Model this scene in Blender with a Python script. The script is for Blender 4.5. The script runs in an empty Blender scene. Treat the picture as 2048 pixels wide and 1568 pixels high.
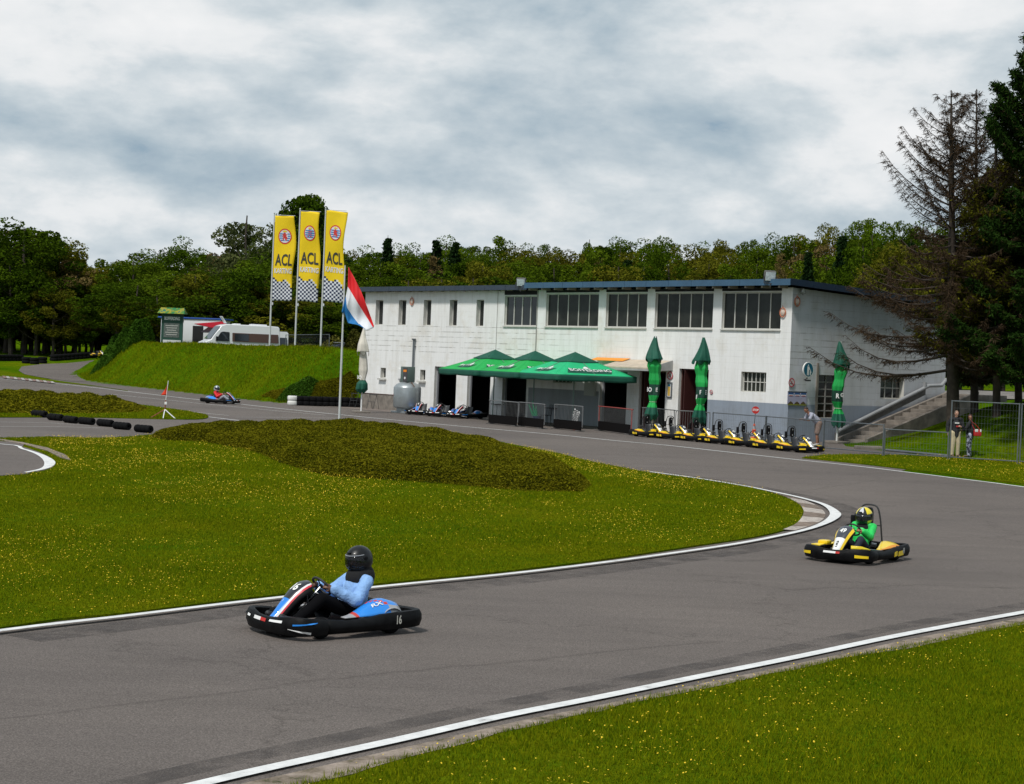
import bpy, bmesh, math, random
import numpy as np
import mathutils.geometry
from mathutils import Vector, Matrix, noise
R = math.radians
SC = bpy.context.scene
COL = SC.collection

# ------------------------------------------------------------------ camera
FPX, RW, RH = 3500.0, 2048.0, 1568.0          # focal length in photo pixels
ROLL, PITCH = math.atan(0.040), math.atan(60/3500.0)
CAMZ = 3.35
F0 = Vector((0, math.cos(PITCH), -math.sin(PITCH)))
U0 = Vector((0, math.sin(PITCH), math.cos(PITCH)))
R0 = Vector((1, 0, 0))
CR = R0*math.cos(ROLL) + U0*math.sin(ROLL)
CU = U0*math.cos(ROLL) - R0*math.sin(ROLL)
cam_data = bpy.data.cameras.new('camera')
cam = bpy.data.objects.new('camera', cam_data); COL.objects.link(cam)
cam_data.sensor_width = 36.0; cam_data.lens = FPX/RW*36.0
cam_data.clip_start = 0.1; cam_data.clip_end = 3000
mw = Matrix((CR, CU, -F0)).transposed().to_4x4(); mw.translation = (0, 0, CAMZ)
cam.matrix_world = mw
SC.camera = cam

# ------------------------------------------------------------------ world
SUN_AZ, SUN_EL = R(-148), R(56)                # azimuth clockwise from +Y
world = bpy.data.worlds.new('World'); SC.world = world; world.use_nodes = True
def build_world():
    nt = world.node_tree; nt.nodes.clear(); L = nt.links
    N = lambda t, **k: _n(nt, t, **k)
    tc = N('ShaderNodeTexCoord')
    sky = N('ShaderNodeTexSky'); sky.sky_type = 'NISHITA'; sky.sun_disc = False
    sky.sun_elevation = SUN_EL; sky.sun_rotation = SUN_AZ
    sky.air_density = 1.0; sky.dust_density = 0.6; sky.ozone_density = 1.0
    gen = tc.outputs['Generated']
    def noise_tex(scale, detail, rough, loc, dist=0.0, sc=(1, 1, 2.4), src=None):
        mp = N('ShaderNodeMapping'); mp.inputs['Location'].default_value = loc; mp.inputs['Scale'].default_value = sc
        L.new(src or gen, mp.inputs[0])
        n = N('ShaderNodeTexNoise'); n.inputs['Scale'].default_value = scale; n.inputs['Detail'].default_value = detail
        n.inputs['Roughness'].default_value = rough; n.inputs['Distortion'].default_value = dist
        L.new(mp.outputs[0], n.inputs['Vector']); return n.outputs[0]
    def math2(op, a, b, c=None):
        m = N('ShaderNodeMath', operation=op)
        for i, v in enumerate((a, b, c)):
            if v is None: continue
            if hasattr(v, 'is_linked'): L.new(v, m.inputs[i])
            else: m.inputs[i].default_value = v
        return m.outputs[0]
    def ramp(src, stops):
        r = N('ShaderNodeValToRGB'); e = r.color_ramp.elements
        e[0].position, e[0].color = stops[0][0], (*stops[0][1], 1)
        e[1].position, e[1].color = stops[-1][0], (*stops[-1][1], 1)
        for p, c in stops[1:-1]:
            q = e.new(p); q.color = (*c, 1)
        L.new(src, r.inputs[0]); return r.outputs[0]
    def mix(a, b, f, t='MIX'):
        m = N('ShaderNodeMix', data_type='RGBA', blend_type=t)
        for s, v in ((0, f), (6, a), (7, b)):
            if hasattr(v, 'is_linked'): L.new(v, m.inputs[s])
            elif isinstance(v, (int, float)): m.inputs[s].default_value = v
            else: m.inputs[s].default_value = (*v, 1)
        return m.outputs[2]
    def bump(d, r, amp):                       # a broad brighter (+) or greyer (-) cloud bank in the sky
        vd = N('ShaderNodeVectorMath', operation='DISTANCE'); L.new(gen, vd.inputs[0]); vd.inputs[1].default_value = Vector(d).normalized()
        mr = N('ShaderNodeMapRange', interpolation_type='SMOOTHSTEP'); L.new(vd.outputs['Value'], mr.inputs[0])
        mr.inputs[1].default_value = 0.0; mr.inputs[2].default_value = r; mr.inputs[3].default_value = amp; mr.inputs[4].default_value = 0.0; return mr.outputs[0]
    big = noise_tex(4.6, 3, 0.5, (7.3, 2.2, 0.4), 0.0, (1, 1, 1.6))
    puff = noise_tex(6.0, 12, 0.53, (1.1, 5.7, 3), 0.15, (1, 1, 1.9))
    fine = noise_tex(30.0, 8, 0.6, (4, 1, 8), 0.3, (1, 1, 1.6))
    puff2 = noise_tex(6.0, 12, 0.53, (1.1, 5.7, 3+0.022*1.9), 0.15, (1, 1, 1.9)); puff3 = noise_tex(22.0, 10, 0.6, (3.1, 1.7, 3), 0.1, (1, 1, 2.4)); puff4 = noise_tex(22.0, 10, 0.6, (3.1, 1.7, 3+0.010*2.4), 0.1, (1, 1, 2.4))
    v = math2('MULTIPLY_ADD', puff, 0.52, math2('MULTIPLY', big, 0.56)); v = math2('MULTIPLY_ADD', math2('SUBTRACT', puff, puff2), 0.60, v); v = math2('MULTIPLY_ADD', math2('SUBTRACT', puff3, puff4), 0.20, v); v = math2('MULTIPLY_ADD', fine, 0.06, v)
    for d, r, amp in (((0.035, 1, 0.145), 0.17, 0.08), ((-0.07, 1, 0.105), 0.12, 0.05), ((0.20, 1, 0.085), 0.09, 0.10), ((0.03, 1, 0.215), 0.12, -0.13), ((-0.24, 1, 0.085), 0.13, -0.08), ((0.14, 1, 0.115), 0.07, -0.06), ((-0.25, 1, 0.20), 0.16, 0.10), ((0.19, 1, 0.20), 0.14, 0.09), ((0.0, 1, 0.10), 0.7, 0.065)):
        v = math2('ADD', v, bump(d, r, amp))
    body = ramp(v, [(0.43, (4.1, 5.3, 6.4)), (0.52, (5.1, 6.3, 7.2)), (0.60, (6.4, 7.4, 8.1)), (0.68, (7.9, 8.7, 9.2)), (0.78, (10.2, 10.5, 10.7)), (0.90, (11.2, 11.3, 11.4))])
    gap = ramp(v, [(0.40, (1, 1, 1)), (0.48, (0, 0, 0))])
    col = mix(body, mix(sky.outputs[0], (3.0, 4.6, 6.0), 0.7), gap)
    bg = N('ShaderNodeBackground'); L.new(col, bg.inputs[0]); bg.inputs[1].default_value = SKY_STRENGTH
    out = N('ShaderNodeOutputWorld'); L.new(bg.outputs[0], out.inputs[0])
def _n(nt, t, **k):
    n = nt.nodes.new(t)
    for a, v in k.items(): setattr(n, a, v)
    return n
SKY_STRENGTH = 0.062
build_world()
sun_d = bpy.data.lights.new('sun', 'SUN'); sun_d.energy = 2.4; sun_d.angle = R(7); sun_d.color = (1.0, 0.96, 0.90)
sun = bpy.data.objects.new('sun', sun_d); COL.objects.link(sun)
sd = Vector((math.sin(SUN_AZ)*math.cos(SUN_EL), math.cos(SUN_AZ)*math.cos(SUN_EL), math.sin(SUN_EL)))
sun.rotation_euler = sd.to_track_quat('Z', 'Y').to_euler(); sun.location = sd*50
vs = SC.view_settings; vs.view_transform = 'Standard'; vs.look = 'None'; vs.gamma = 1; vs.use_curve_mapping = False
vs.exposure = 0.35

# ------------------------------------------------------------------ rays of the photo's camera (survey helpers)
def ray(px, py):
    return (F0 + CR*((px-RW/2)/FPX) - CU*((py-RH/2)/FPX))
CAM = Vector((0, 0, CAMZ))
def ss(t):
    t = min(1.0, max(0.0, t)); return t*t*(3-2*t)
def zg(y): return 0.4*ss((y-28)/32.0)
def G(px, py):                                   # ground point seen at a photo pixel (gentle ground only)
    d = ray(px, py); z = 0.2
    for _ in range(30):
        t = (z-CAMZ)/d.z; z = 0.5*z+0.5*zg(t*d.y)
    t = (z-CAMZ)/d.z
    return Vector((t*d.x, t*d.y, z))
def PD(px, py, Y):                               # point at depth Y on a ray
    d = ray(px, py); return CAM + d*(Y/d.y)
def XD(px, Y, z): return (px-1024)/FPX*Y - 0.04*(z-CAMZ)

# ------------------------------------------------------------------ building frame
CORN = G(1573, 884); CORN.z = 0.4
wv = ray(-1835, 610); wv.z = 0; wv.normalize()   # along the front wall, going left
nv = Vector((-wv.y, wv.x, 0))                    # outward normal of the front
if nv.y > 0: nv = -nv
BROT = math.atan2(wv.y, wv.x)
def FW(px, py):
    d = ray(px, py); t = (CORN-CAM).dot(nv)/d.dot(nv); p = CAM+d*t-CORN
    return (p.dot(wv), p.z)
def SW(px, py):
    d = ray(px, py); t = (CORN-CAM).dot(wv)/d.dot(wv); p = CAM+d*t-CORN
    return (-p.dot(nv), p.z)
BL = FW(727, 700)[0]; BD = SW(1893, 700)[0]
def BP(a, out, z=0): return CORN + wv*a + nv*out + Vector((0, 0, z))

# ------------------------------------------------------------------ terrain
def w2(p): return (p.x, p.y)
foot_left = [w2(G(*q)) for q in [(157, 752), (173, 762), (234, 770), (398, 789), (482, 799), (560, 807), (640, 812), (712, 813)]]
foot_right = [w2(G(*q)) for q in [(1692, 893), (1770, 903), (1850, 914), (2048, 924), (2400, 965)]]
HIGH = [(XD(166, 176, 1), 176), (XD(196, 195, 2), 195), (XD(232, 218, 3), 218), (XD(262, 262, 4), 262), (-95, 400), (-220, 900), (500, 900), (500, 60)]
HIGH = HIGH + [(60, foot_right[-1][1]+2)] + foot_right[::-1] + [w2(BP(0, -3.5)), w2(BP(0, -BD)), w2(BP(BL, -BD)), w2(BP(BL, 0.2))] + foot_left[::-1]
HA = np.array(HIGH, float)
def inpoly(P, poly):
    x, y = P[:, 0], P[:, 1]; c = np.zeros(len(P), bool); n = len(poly)
    for i in range(n):
        x0, y0 = poly[i-1]; x1, y1 = poly[i]
        if y0 == y1: continue
        m = ((y0 > y) != (y1 > y)); c ^= m & (x < (x1-x0)*(y-y0)/(y1-y0)+x0)
    return c
def pdist(P, poly):
    D = np.full(len(P), 1e9); n = len(poly)
    for i in range(n):
        a = np.array(poly[i-1], float); b = np.array(poly[i], float); ab = b-a; L2 = (ab**2).sum()+1e-12
        t = np.clip(((P-a)@ab)/L2, 0, 1); q = a+t[:, None]*ab
        D = np.minimum(D, np.hypot(*(P-q).T))
    return D
def nss(t): t = np.clip(t, 0, 1); return t*t*(3-2*t)
def Tn(P):
    P = np.asarray(P, float).reshape(-1, 2); x, y = P[:, 0], P[:, 1]
    base = 0.4*nss((y-28)/32.0)
    rear = np.clip(0.0003*np.clip(y-150, 0, 70)**2 + 0.02*np.clip(y-220, 0, 60), 0, 2.4)
    ins = inpoly(P, HIGH); s = np.where(ins, pdist(P, HIGH), 0)
    rel = P - np.array([CORN.x, CORN.y]); a = rel@np.array([wv.x, wv.y])
    W_ = 8.0-3.5*nss((a-BL+2)/4.0); rise = 2.25*nss(s/W_)
    bund = 1.15*np.exp(-((s-W_)/2.3)**2)*nss((a-BL-1)/6.0)*nss((205-y)/25.0)*ins
    far = 9.0*nss((y-150)/170.0)*ins + 5*nss((y-250)/200.0)*nss((x+40)/100)*ins
    lump = 0.10*np.sin(x*0.31+y*0.17)*np.sin(y*0.23-x*0.11)*nss(s/8.0)
    return base + np.maximum(rear, rise) + bund + far + lump
XS = [-900, -500, -300, -200, -140, -110] + list(range(-90, -58, 2)) + list(range(-58, 26)) + list(range(26, 91, 2)) + [110, 140, 200, 300, 500, 900]
YS = [-300, -100, -40, -10, 2] + list(range(6, 92, 2)) + list(range(92, 186)) + list(range(186, 231, 2)) + [240, 255, 275, 300, 340, 400, 500, 700, 900]
XA, YA = np.array(XS, float), np.array(YS, float)
gx, gy = np.meshgrid(XA, YA)
ZG = Tn(np.stack([gx.ravel(), gy.ravel()], 1)).reshape(gx.shape)
def TI(P):                                       # the built ground's height (bilinear on its grid)
    P = np.asarray(P, float).reshape(-1, 2)
    i = np.clip(np.searchsorted(XA, P[:, 0])-1, 0, len(XA)-2); j = np.clip(np.searchsorted(YA, P[:, 1])-1, 0, len(YA)-2)
    u = np.clip((P[:, 0]-XA[i])/(XA[i+1]-XA[i]), 0, 1); v = np.clip((P[:, 1]-YA[j])/(YA[j+1]-YA[j]), 0, 1)
    return (ZG[j, i]*(1-u)*(1-v)+ZG[j, i+1]*u*(1-v)+ZG[j+1, i]*(1-u)*v+ZG[j+1, i+1]*u*v)
def T(x, y): return float(TI([(x, y)])[0])
def GT(px, py, y0=40, y1=400):                   # first hit of a photo ray with the built ground
    d = ray(px, py); Y = y0
    while Y < y1:
        p = CAM+d*(Y/d.y)
        if p.z <= T(p.x, p.y): return p
        Y += 0.5
    return p

# ------------------------------------------------------------------ materials
MC = {}
def M(name, col=(.5, .5, .5), rough=0.6, metal=0.0, var=0.0, vs_=3.0, bump=0.0, bs=40.0, spec=0.5, coat=0.0, emit=None, orand=0.0, bd=0.02, twosided=None):
    if name in MC: return MC[name]
    m = bpy.data.materials.new(name); m.use_nodes = True; nt = m.node_tree; L = nt.links
    b = nt.nodes['Principled BSDF']; b.inputs['Base Color'].default_value = (*col, 1)
    b.inputs['Roughness'].default_value = rough; b.inputs['Metallic'].default_value = metal
    b.inputs['Specular IOR Level'].default_value = spec; b.inputs['Coat Weight'].default_value = coat
    tc = _n(nt, 'ShaderNodeTexCoord')
    if var or orand:
        n = _n(nt, 'ShaderNodeTexNoise'); n.inputs['Scale'].default_value = vs_; n.inputs['Detail'].default_value = 6; n.inputs['Roughness'].default_value = 0.6
        L.new(tc.outputs['Object'], n.inputs['Vector'])
        mr = _n(nt, 'ShaderNodeMapRange'); L.new(n.outputs[0], mr.inputs[0])
        mr.inputs[1].default_value = 0.3; mr.inputs[2].default_value = 0.7
        mr.inputs[3].default_value = 1-var; mr.inputs[4].default_value = 1+var
        fac = mr.outputs[0]
        if orand:
            oi = _n(nt, 'ShaderNodeObjectInfo'); m2 = _n(nt, 'ShaderNodeMapRange'); L.new(oi.outputs['Random'], m2.inputs[0])
            m2.inputs[3].default_value = 1-orand; m2.inputs[4].default_value = 1+orand
            mm = _n(nt, 'ShaderNodeMath', operation='MULTIPLY'); L.new(fac, mm.inputs[0]); L.new(m2.outputs[0], mm.inputs[1]); fac = mm.outputs[0]
        mx = _n(nt, 'ShaderNodeVectorMath', operation='SCALE'); mx.inputs[0].default_value = col; L.new(fac, mx.inputs['Scale'])
        L.new(mx.outputs[0], b.inputs['Base Color'])
    if bump:
        n2 = _n(nt, 'ShaderNodeTexNoise'); n2.inputs['Scale'].default_value = bs; n2.inputs['Detail'].default_value = 4
        L.new(tc.outputs['Object'], n2.inputs['Vector'])
        bp = _n(nt, 'ShaderNodeBump'); bp.inputs['Strength'].default_value = bump; bp.inputs['Distance'].default_value = bd
        L.new(n2.outputs[0], bp.inputs['Height']); L.new(bp.outputs[0], b.inputs['Normal'])
    if emit: b.inputs['Emission Color'].default_value = (*emit, 1); b.inputs['Emission Strength'].default_value = 1
    MC[name] = m; return m
def ramp_node(nt, src, stops):
    r = _n(nt, 'ShaderNodeValToRGB'); e = r.color_ramp.elements
    e[0].position, e[0].color = stops[0][0], (*stops[0][1], 1); e[1].position, e[1].color = stops[-1][0], (*stops[-1][1], 1)
    for p, c in stops[1:-1]: q = e.new(p); q.color = (*c, 1)
    nt.links.new(src, r.inputs[0]); return r.outputs[0]
def noise_node(nt, vec, scale, detail=6, rough=0.6, sc=None, loc=None, dist=0):
    if sc or loc:
        mp = _n(nt, 'ShaderNodeMapping')
        if sc: mp.inputs['Scale'].default_value = sc
        if loc: mp.inputs['Location'].default_value = loc
        nt.links.new(vec, mp.inputs[0]); vec = mp.outputs[0]
    n = _n(nt, 'ShaderNodeTexNoise'); n.inputs['Scale'].default_value = scale; n.inputs['Detail'].default_value = detail
    n.inputs['Roughness'].default_value = rough; n.inputs['Distortion'].default_value = dist
    nt.links.new(vec, n.inputs['Vector']); return n.outputs[0]
def mix_node(nt, f, a, b, t='MIX'):
    m = _n(nt, 'ShaderNodeMix', data_type='RGBA', blend_type=t)
    for s, v in ((0, f), (6, a), (7, b)):
        if hasattr(v, 'is_linked'): nt.links.new(v, m.inputs[s])
        elif isinstance(v, (int, float)): m.inputs[s].default_value = v
        else: m.inputs[s].default_value = (*v, 1)
    return m.outputs[2]
def custom(name, fn, rough=0.8, spec=0.3):
    if name in MC: return MC[name]
    m = bpy.data.materials.new(name); m.use_nodes = True; nt = m.node_tree
    b = nt.nodes['Principled BSDF']; b.inputs['Roughness'].default_value = rough; b.inputs['Specular IOR Level'].default_value = spec
    tc = _n(nt, 'ShaderNodeTexCoord')
    fn(nt, b, tc.outputs['Object']); MC[name] = m; return m
def bumpto(nt, b, h, strength, dist):
    bp = _n(nt, 'ShaderNodeBump'); bp.inputs['Strength'].default_value = strength; bp.inputs['Distance'].default_value = dist
    nt.links.new(h, bp.inputs['Height']); nt.links.new(bp.outputs[0], b.inputs['Normal'])
def f_grass(nt, b, v):
    big = noise_node(nt, v, 0.25, 5, 0.6); fine = noise_node(nt, v, 9, 6, 0.7); mid = noise_node(nt, v, 1.6, 5, 0.6)
    c = ramp_node(nt, big, [(0.32, (0.042, 0.102, 0.003)), (0.5, (0.086, 0.122, 0.003)), (0.68, (0.165, 0.142, 0.004))])
    c = mix_node(nt, 0.5, c, ramp_node(nt, mid, [(0.35, (0.050, 0.110, 0.003)), (0.65, (0.125, 0.140, 0.004))]))
    c = mix_node(nt, 0.55, c, ramp_node(nt, fine, [(0.3, (0.25, 0.25, 0.25)), (0.7, (1.7, 1.7, 1.6))]), 'MULTIPLY')
    nt.links.new(c, b.inputs['Base Color']); bumpto(nt, b, noise_node(nt, v, 14, 4, 0.7), 0.9, 0.08)
def f_bank(nt, b, v):
    big = noise_node(nt, v, 0.14, 5, 0.65); fine = noise_node(nt, v, 3.5, 7, 0.75, sc=(1, 1, 2.2)); mid = noise_node(nt, v, 0.9, 5, 0.6)
    c = ramp_node(nt, big, [(0.3, (0.046, 0.122, 0.003)), (0.5, (0.082, 0.152, 0.003)), (0.7, (0.145, 0.172, 0.004))])
    c = mix_node(nt, 0.8, c, ramp_node(nt, fine, [(0.3, (0.35, 0.38, 0.35)), (0.7, (1.5, 1.45, 1.4))]), 'MULTIPLY')
    c = mix_node(nt, 0.6, c, ramp_node(nt, mid, [(0.3, (0.6, 0.65, 0.6)), (0.7, (1.25, 1.2, 1.1))]), 'MULTIPLY')
    nt.links.new(c, b.inputs['Base Color']); bumpto(nt, b, noise_node(nt, v, 4, 6, 0.75), 0.9, 0.25)
def f_asphalt(nt, b, v):
    sp = noise_node(nt, v, 60, 3, 0.8); big = noise_node(nt, v, 0.12, 5, 0.6); str_ = noise_node(nt, v, 0.9, 6, 0.65, sc=(0.25, 1.6, 1), dist=0.3)
    c = ramp_node(nt, sp, [(0.25, (0.050, 0.042, 0.038)), (0.5, (0.132, 0.114, 0.103)), (0.78, (0.275, 0.238, 0.214))])
    c = mix_node(nt, 0.7, c, ramp_node(nt, big, [(0.35, (0.84, 0.84, 0.86)), (0.65, (1.12, 1.11, 1.10))]), 'MULTIPLY')
    c = mix_node(nt, 0.55, c, ramp_node(nt, str_, [(0.35, (0.86, 0.86, 0.86)), (0.6, (1.07, 1.07, 1.07))]), 'MULTIPLY')
    vo = _n(nt, 'ShaderNodeTexVoronoi', feature='DISTANCE_TO_EDGE'); vo.inputs['Scale'].default_value = 0.16
    wp = noise_node(nt, v, 0.8, 5, 0.7); ad = _n(nt, 'ShaderNodeVectorMath', operation='ADD'); cs = _n(nt, 'ShaderNodeCombineXYZ'); ml = _n(nt, 'ShaderNodeMath', operation='MULTIPLY'); ml.inputs[1].default_value = 3.0
    nt.links.new(wp, ml.inputs[0]); nt.links.new(ml.outputs[0], cs.inputs[0]); nt.links.new(ml.outputs[0], cs.inputs[1]); nt.links.new(v, ad.inputs[0]); nt.links.new(cs.outputs[0], ad.inputs[1]); nt.links.new(ad.outputs[0], vo.inputs['Vector'])
    c = mix_node(nt, 0.55, c, ramp_node(nt, vo.outputs['Distance'], [(0.0, (0.55, 0.54, 0.53)), (0.004, (0.8, 0.8, 0.8)), (0.010, (1, 1, 1))]), 'MULTIPLY')
    nt.links.new(c, b.inputs['Base Color']); bumpto(nt, b, sp, 0.5, 0.01)
def f_kerb(nt, b, v):
    n = noise_node(nt, v, 3.5, 8, 0.75); c = ramp_node(nt, n, [(0.34, (0.05, 0.06, 0.02)), (0.42, (0.17, 0.135, 0.10)), (0.58, (0.30, 0.245, 0.20)), (0.75, (0.44, 0.35, 0.31))])
    nt.links.new(c, b.inputs['Base Color']); bumpto(nt, b, noise_node(nt, v, 12, 6, 0.7), 0.8, 0.03)
def f_line(nt, b, v):
    n = noise_node(nt, v, 5, 8, 0.75); c = ramp_node(nt, n, [(0.30, (0.22, 0.21, 0.20)), (0.40, (0.60, 0.60, 0.59)), (0.7, (0.80, 0.80, 0.79))])
    nt.links.new(c, b.inputs['Base Color'])
MGRASS = custom('lawn_grass', f_grass, 0.95, 0.0); MBANK = custom('bank_grass', f_bank, 0.95, 0.0)
MASPH = custom('asphalt', f_asphalt, 0.85, 0.12); MKERB = custom('rough_concrete', f_kerb, 0.9, 0.2); MLINE = custom('worn_white_paint', f_line, 0.7, 0.3)

# ------------------------------------------------------------------ mesh builder
class MB:
    def __init__(s): s.v = []; s.f = []; s.m = []
    def add(s, vs_, fs, m=0, X=None):
        o = len(s.v)
        s.v += [tuple(X@Vector(p)) if X else tuple(p) for p in vs_]
        s.f += [tuple(o+i for i in f) for f in fs]
        s.m += (m if isinstance(m, list) else [m]*len(fs)); return s
    def box(s, c, d, m=0, X=None, taper=1.0):
        x, y, z = c; a, b, h = d[0]/2, d[1]/2, d[2]/2; t = taper
        vs_ = [(x-a, y-b, z-h), (x+a, y-b, z-h), (x+a, y+b, z-h), (x-a, y+b, z-h), (x-a*t, y-b*t, z+h), (x+a*t, y-b*t, z+h), (x+a*t, y+b*t, z+h), (x-a*t, y+b*t, z+h)]
        return s.add(vs_, [(0, 3, 2, 1), (4, 5, 6, 7), (0, 1, 5, 4), (1, 2, 6, 5), (2, 3, 7, 6), (3, 0, 4, 7)], m, X)
    def rbox(s, c, d, r=0.02, m=0, X=None):      # box with bevelled edges
        bm = bmesh.new(); bmesh.ops.create_cube(bm, size=1)
        for v in bm.verts: v.co = Vector((v.co.x*d[0], v.co.y*d[1], v.co.z*d[2]))
        bmesh.ops.bevel(bm, geom=bm.edges[:], offset=r, segments=2, affect='EDGES', profile=0.6)
        bm.verts.index_update(); c = Vector(c)
        s.add([tuple(v.co+c) for v in bm.verts], [tuple(v.index for v in f.verts) for f in bm.faces], m, X); bm.free(); return s
    def tube(s, pts, r, n=8, m=0, cap=True, X=None, closed=False):
        pts = [Vector(p) for p in pts]; k = len(pts); rr = r if isinstance(r, (list, tuple)) else [r]*k
        vs_, fs = [], []; up = None
        for i, p in enumerate(pts):
            if closed: t = (pts[(i+1) % k]-pts[i-1])
            else: t = (pts[min(i+1, k-1)]-pts[max(i-1, 0)])
            t.normalize()
            if up is None: up = Vector((0, 0, 1)) if abs(t.z) < 0.9 else Vector((1, 0, 0))
            a = up-t*up.dot(t)
            if a.length < 1e-4: a = t.orthogonal()
            a.normalize(); up = a; b = t.cross(a)
            for j in range(n):
                w = 2*math.pi*j/n; vs_.append(p+(a*math.cos(w)+b*math.sin(w))*rr[i])
        for i in range(k if closed else k-1):
            for j in range(n):
                q = (i+1) % k; fs.append((i*n+j, i*n+(j+1) % n, q*n+(j+1) % n, q*n+j))
        if cap and not closed: fs.append(tuple(range(n))[::-1]); fs.append(tuple((k-1)*n+j for j in range(n)))
        return s.add(vs_, fs, m, X)
    def lathe(s, prof, n=20, m=0, X=None, mats=None, fn=None):   # prof [(r,z)], optional fn(theta,i)->radius factor
        vs_, fs, ms = [], [], []
        for i, (r, z) in enumerate(prof):
            for j in range(n):
                w = 2*math.pi*j/n; q = r*(fn(w, i) if fn else 1); vs_.append((q*math.cos(w), q*math.sin(w), z))
        for i in range(len(prof)-1):
            for j in range(n):
                fs.append((i*n+j, i*n+(j+1) % n, (i+1)*n+(j+1) % n, (i+1)*n+j)); ms.append(mats[i] if mats else m)
        if prof[0][0] > 1e-4: fs.append(tuple(range(n))[::-1]); ms.append(mats[0] if mats else m)
        if prof[-1][0] > 1e-4: k = (len(prof)-1)*n; fs.append(tuple(k+j for j in range(n))); ms.append(mats[-1] if mats else m)
        return s.add(vs_, fs, ms, X)
    def prism(s, pts, h, m=0, X=None, capm=None):          # pts in local xy, thickness h along z
        n = len(pts); vs_ = [(p[0], p[1], 0) for p in pts]+[(p[0], p[1], h) for p in pts]
        fs = [tuple(range(n))[::-1], tuple(range(n, 2*n))]+[(i, (i+1) % n, n+(i+1) % n, n+i) for i in range(n)]
        cm = m if capm is None else capm
        return s.add(vs_, fs, [cm, cm]+[m]*n, X)
    def grid(s, fn, nu, nv_, mf=0, X=None, thick=0.0):
        vs_ = [fn(i/nu, j/nv_) for j in range(nv_+1) for i in range(nu+1)]
        fs, ms = [], []
        for j in range(nv_):
            for i in range(nu):
                a = j*(nu+1)+i; fs.append((a, a+1, a+nu+2, a+nu+1)); ms.append(mf(i, j) if callable(mf) else mf)
        return s.add(vs_, fs, ms, X)
    def build(s, name, mats, parent=None, smooth=None, solid=0.0, sub=0):
        me = bpy.data.meshes.new(name); me.from_pydata(s.v, [], s.f)
        mats = mats if isinstance(mats, (list, tuple)) else [mats]
        for m in mats: me.materials.append(m)
        if any(s.m): me.polygons.foreach_set('material_index', s.m)
        bm = bmesh.new(); bm.from_mesh(me); bmesh.ops.recalc_face_normals(bm, faces=bm.faces[:])
        if smooth is not None:
            for f in bm.faces: f.smooth = True
            for e in bm.edges: e.smooth = not (len(e.link_faces) == 2 and e.calc_face_angle(0) > R(smooth))
        bm.to_mesh(me); bm.free(); me.update()
        o = bpy.data.objects.new(name, me); COL.objects.link(o)
        if parent is not None: o.parent = parent
        if solid: md = o.modifiers.new('solid', 'SOLIDIFY'); md.thickness = solid; md.offset = 0
        if sub: md = o.modifiers.new('sub', 'SUBSURF'); md.levels = sub; md.render_levels = sub
        return o
def tag(o, label=None, cat=None, group=None, kind=None):
    for k, v in (('label', label), ('category', cat), ('group', group), ('kind', kind)):
        if v: o[k] = v
    return o
def thing(name, label, cat, loc=(0, 0, 0), rz=0.0, group=None):
    o = bpy.data.objects.new(name, None); COL.objects.link(o); o.empty_display_size = 0.3
    o.location = loc; o.rotation_euler = (0, 0, rz); return tag(o, label, cat, group)
def children_map():
    cm = {}
    for o in bpy.data.objects:
        if o.parent: cm.setdefault(o.parent, []).append(o)
    return cm
def dup(o, loc=None, rz=None, label=None, group=None, cm=None, parent=None, scale=None):
    cm = cm if cm is not None else children_map()
    c = o.copy(); COL.objects.link(c)
    if parent is not None: c.parent = parent
    if loc is not None: c.location = loc
    if rz is not None: c.rotation_euler = (0, 0, rz)
    if scale is not None: c.scale = scale
    if label: c['label'] = label
    if group: c['group'] = group
    for ch in cm.get(o, []): dup(ch, cm=cm, parent=c)
    return c
def rawmesh(name, V, Fa, mats, parent=None, midx=None, attr=None, smooth=False):
    """numpy verts (N,3) + faces (M,k) -> object"""
    me = bpy.data.meshes.new(name); V = np.asarray(V, np.float32); Fa = np.asarray(Fa, np.int32); k = Fa.shape[1]
    me.vertices.add(len(V)); me.vertices.foreach_set('co', V.ravel())
    me.loops.add(Fa.size); me.loops.foreach_set('vertex_index', Fa.ravel())
    me.polygons.add(len(Fa)); me.polygons.foreach_set('loop_start', np.arange(0, Fa.size, k, dtype=np.int32))
    me.polygons.foreach_set('loop_total', np.full(len(Fa), k, np.int32))
    for m in (mats if isinstance(mats, list) else [mats]): me.materials.append(m)
    if midx is not None: me.polygons.foreach_set('material_index', np.asarray(midx, np.int32))
    if smooth: me.polygons.foreach_set('use_smooth', np.ones(len(Fa), bool))
    me.update(calc_edges=True)
    if attr is not None:
        a = me.attributes.new('rnd', 'FLOAT', 'POINT'); a.data.foreach_set('value', np.asarray(attr, np.float32))
    o = bpy.data.objects.new(name, me); COL.objects.link(o)
    if parent is not None: o.parent = parent
    return o
FONT_CACHE = {}
def text_mesh(body, size, offset=0.0, sx=1.0, align='CENTER'):
    """returns (verts2d list, faces) of filled lettering centred on the origin"""
    key = (body, size, offset, sx, align)
    if key in FONT_CACHE: return FONT_CACHE[key]
    cu = bpy.data.curves.new('t', 'FONT'); cu.body = body; cu.size = size; cu.offset = offset*size
    cu.align_x = align; cu.align_y = 'CENTER'; cu.resolution_u = 3
    o = bpy.data.objects.new('t', cu); COL.objects.link(o); bpy.context.view_layer.update()
    me = bpy.data.meshes.new_from_object(o.evaluated_get(bpy.context.evaluated_depsgraph_get()))
    v = [(p.co.x*sx, p.co.y) for p in me.vertices]; f = [tuple(q.vertices) for q in me.polygons]
    bpy.data.objects.remove(o); bpy.data.curves.remove(cu); bpy.data.meshes.remove(me)
    FONT_CACHE[key] = (v, f); return v, f
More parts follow.
